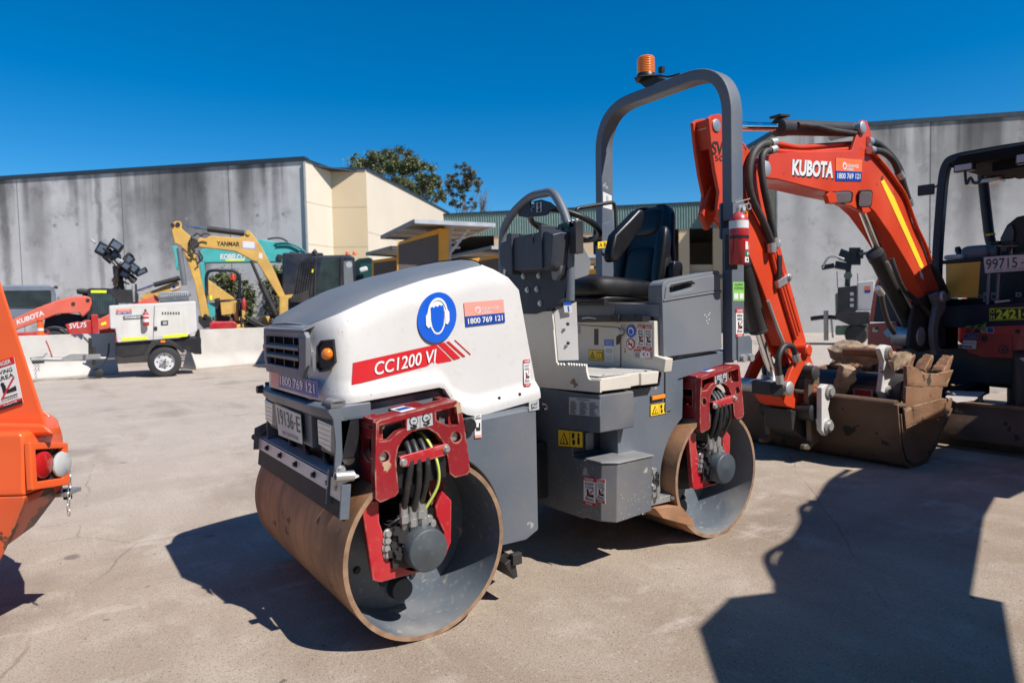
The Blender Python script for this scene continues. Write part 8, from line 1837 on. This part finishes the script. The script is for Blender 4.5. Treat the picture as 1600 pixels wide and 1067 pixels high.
bolts(om, [(fl(.03, z1-.02, .003), nx, .009, .012), (fl(.13, z1-.012, .003), nx, .009, .012), (fl(.13, z0+.018, .003), nx, .009, .012)], iron)
# hitch pin and chain
pc = F.p(101, 768, .24); s = MB(); s.box(steel, pc.x-.06, pc.x+.03, .20, .30, pc.z-.012, pc.z+.004); s.cyl(iron, pc+V((.012, .0, -.03)), pc+V((.012, 0, .012)), .016); s.cyl(steel, pc+V((.012, 0, .04)), pc+V((.012, 0, .055)), .014); s.build('tow_hitch', om, smooth=40)
for k in range(8):
    s = MB(); c = F.p(108+1.2*math.sin(k*.8), 738+9*k, .22); u = V((1, 0, 0)) if k % 2 else V((.3, 1, 0)).normalized(); s.tube(steel, [c+u*.006*math.cos(a_)+ZV*.014*math.sin(a_) for a_ in [R(36*j) for j in range(10)]], .0022, 5, closed=True); s.build('chain_link', om, smooth=50)
# the rest of the machine, outside the frame
s = MB(); s.box(orangeb, -4.6, -2.3, .6, 2.0, .5, 1.25); s.build('engine_house', om, bevel=.08, seg=3)
for dy in (.75, 1.75): s = MB(); s.slab(rubber, [V((-4.9, dy, .28)), V((-4.7, dy, 0)), V((-2.7, dy, 0)), V((-2.5, dy, .28)), V((-2.6, dy, .55)), V((-4.8, dy, .55))], (0, .35, 0)); s.build('track', om, bevel=.06, seg=3)
s = MB(); s.box(orangew, -2.6, -1.5, .1, .75, .45, .75); s.build('chassis', om, bevel=.03)

# ================================================================ excavator parked outside the frame on the right: its boom shades the yard
sg0 = (at(1225, 905, 'z', 0)+at(1528, 1025, 'z', 0))/2; sg1 = (at(1311, 755, 'z', 0)+at(1557, 800, 'z', 0))/2
hB = 2.25; sh_v = V((.27, -.79, 0))
a0 = sg0-sh_v*hB; a1 = sg1-sh_v*hB; dB = (a1-a0).normalized(); ang = math.atan2(dB.y, dB.x)
o = V((a1.x, a1.y, 0))+dB*2.6; cx = thing('excavator', 'orange excavator out of frame on the right, its boom shading the yard', 'excavator', o, ang)
setorg((0, 0, 0)); LB = (a1-a0).length
# local x runs back along the boom, away from the bucket
s = MB(); bmz = [(-2.6-LB-.25, hB-.05), (-2.6-LB-.25, hB+.22), (-2.6-LB+.2, hB+.36), (-4.2, hB+.40), (-2.6, hB+.48), (-1.2, hB+.1), (-.1, 1.45), (-.1, 1.15), (-.7, 1.2), (-1.8, hB-.45), (-2.9, hB-.30), (-2.6-LB+.3, hB-.24)]
s.slab(orange, [V((x, .15, z)) for x, z in bmz], (0, -.30, 0)); bo = s.build('boom', cx, bevel=.02)
for k, h_ in enumerate((.53, .60)):
    s = MB(); xx = -2.6-LB; s.tube(hosem, spline([(xx+.1, .08-.16*k, hB+.36), (xx+.25, .1-.2*k, hB+.43), (xx+.45, .1-.2*k, hB+.50+.05*k), (xx+.75, .1-.2*k, hB+.44), (xx+1.1, .1-.2*k, hB+.46), (xx+1.4, .1-.2*k, hB+.54+.05*k), (xx+1.7, .1-.2*k, hB+.45), (xx+2.1, .1-.2*k, hB+.50), (xx+2.6, .08-.16*k, hB+.46)], 6), .02, 8); s.build('hose', bo, smooth=60)
for xx, zz in ((-2.6-LB+1.55, .60),):
    s = MB(); s.box(iron, xx-.04, xx+.04, -.12, .12, hB+.38, hB+.52); s.build('hose_clamp', bo, smooth=0)
s = MB(); bx = -2.6-LB-.27
s.slab(buck, [V((x, .27, z)) for x, z in [(bx+.30, hB+.10), (bx+.10, hB+.32), (bx-.25, hB+.34), (bx-.62, hB+.10), (bx-.75, hB-.25), (bx-.55, hB-.30), (bx+.2, hB-.26), (bx+.7, hB-.24), (bx+.7, hB+.05), (bx+.28, hB+.05)]], (0, -.54, 0)); s.build('bucket', cx, bevel=.01)
for y in (-.26, -.05, .17):
    s = MB(); s.slab(buckl, [V((bx-.72, y, hB-.20)), V((bx-.95, y, hB-.36)), V((bx-.66, y, hB-.27))], (0, .09, 0)); s.build('tooth', cx, smooth=0)
s = MB(); s.cyl(iron, (-1.0, 0, 1.2), (-2.3, 0, hB-.5), .09); s.build('boom_cylinder', cx, smooth=40)
s = MB(); s.box(orange, -.2, 2.4, -1.15, 1.05, .95, 1.75); s.build('house', cx, bevel=.08, seg=3)
s = MB(); s.box(navy, -.3, 1.3, .15, 1.05, 1.4, 2.85); cb_ = s.build('cab', cx, bevel=.08, seg=3); s = MB(); s.box(glass, -.303, -.3, .25, .95, 1.7, 2.7); s.box(glass, -.1, 1.1, 1.05, 1.053, 1.75, 2.7); s.build('cab_glass', cb_, smooth=0)
s = MB(); s.box(iron, .2, 2.0, -.6, .6, .5, .95); s.build('turntable', cx, bevel=.02)
for y in (-1.25, .75): s = MB(); s.slab(rubber, [V((-.6, y, .4)), V((-.35, y, 0)), V((2.5, y, 0)), V((2.75, y, .4)), V((2.55, y, .8)), V((-.4, y, .8))], (0, .5, 0)); s.build('track', cx, bevel=.1, seg=3)
setorg((0, 0, 0))
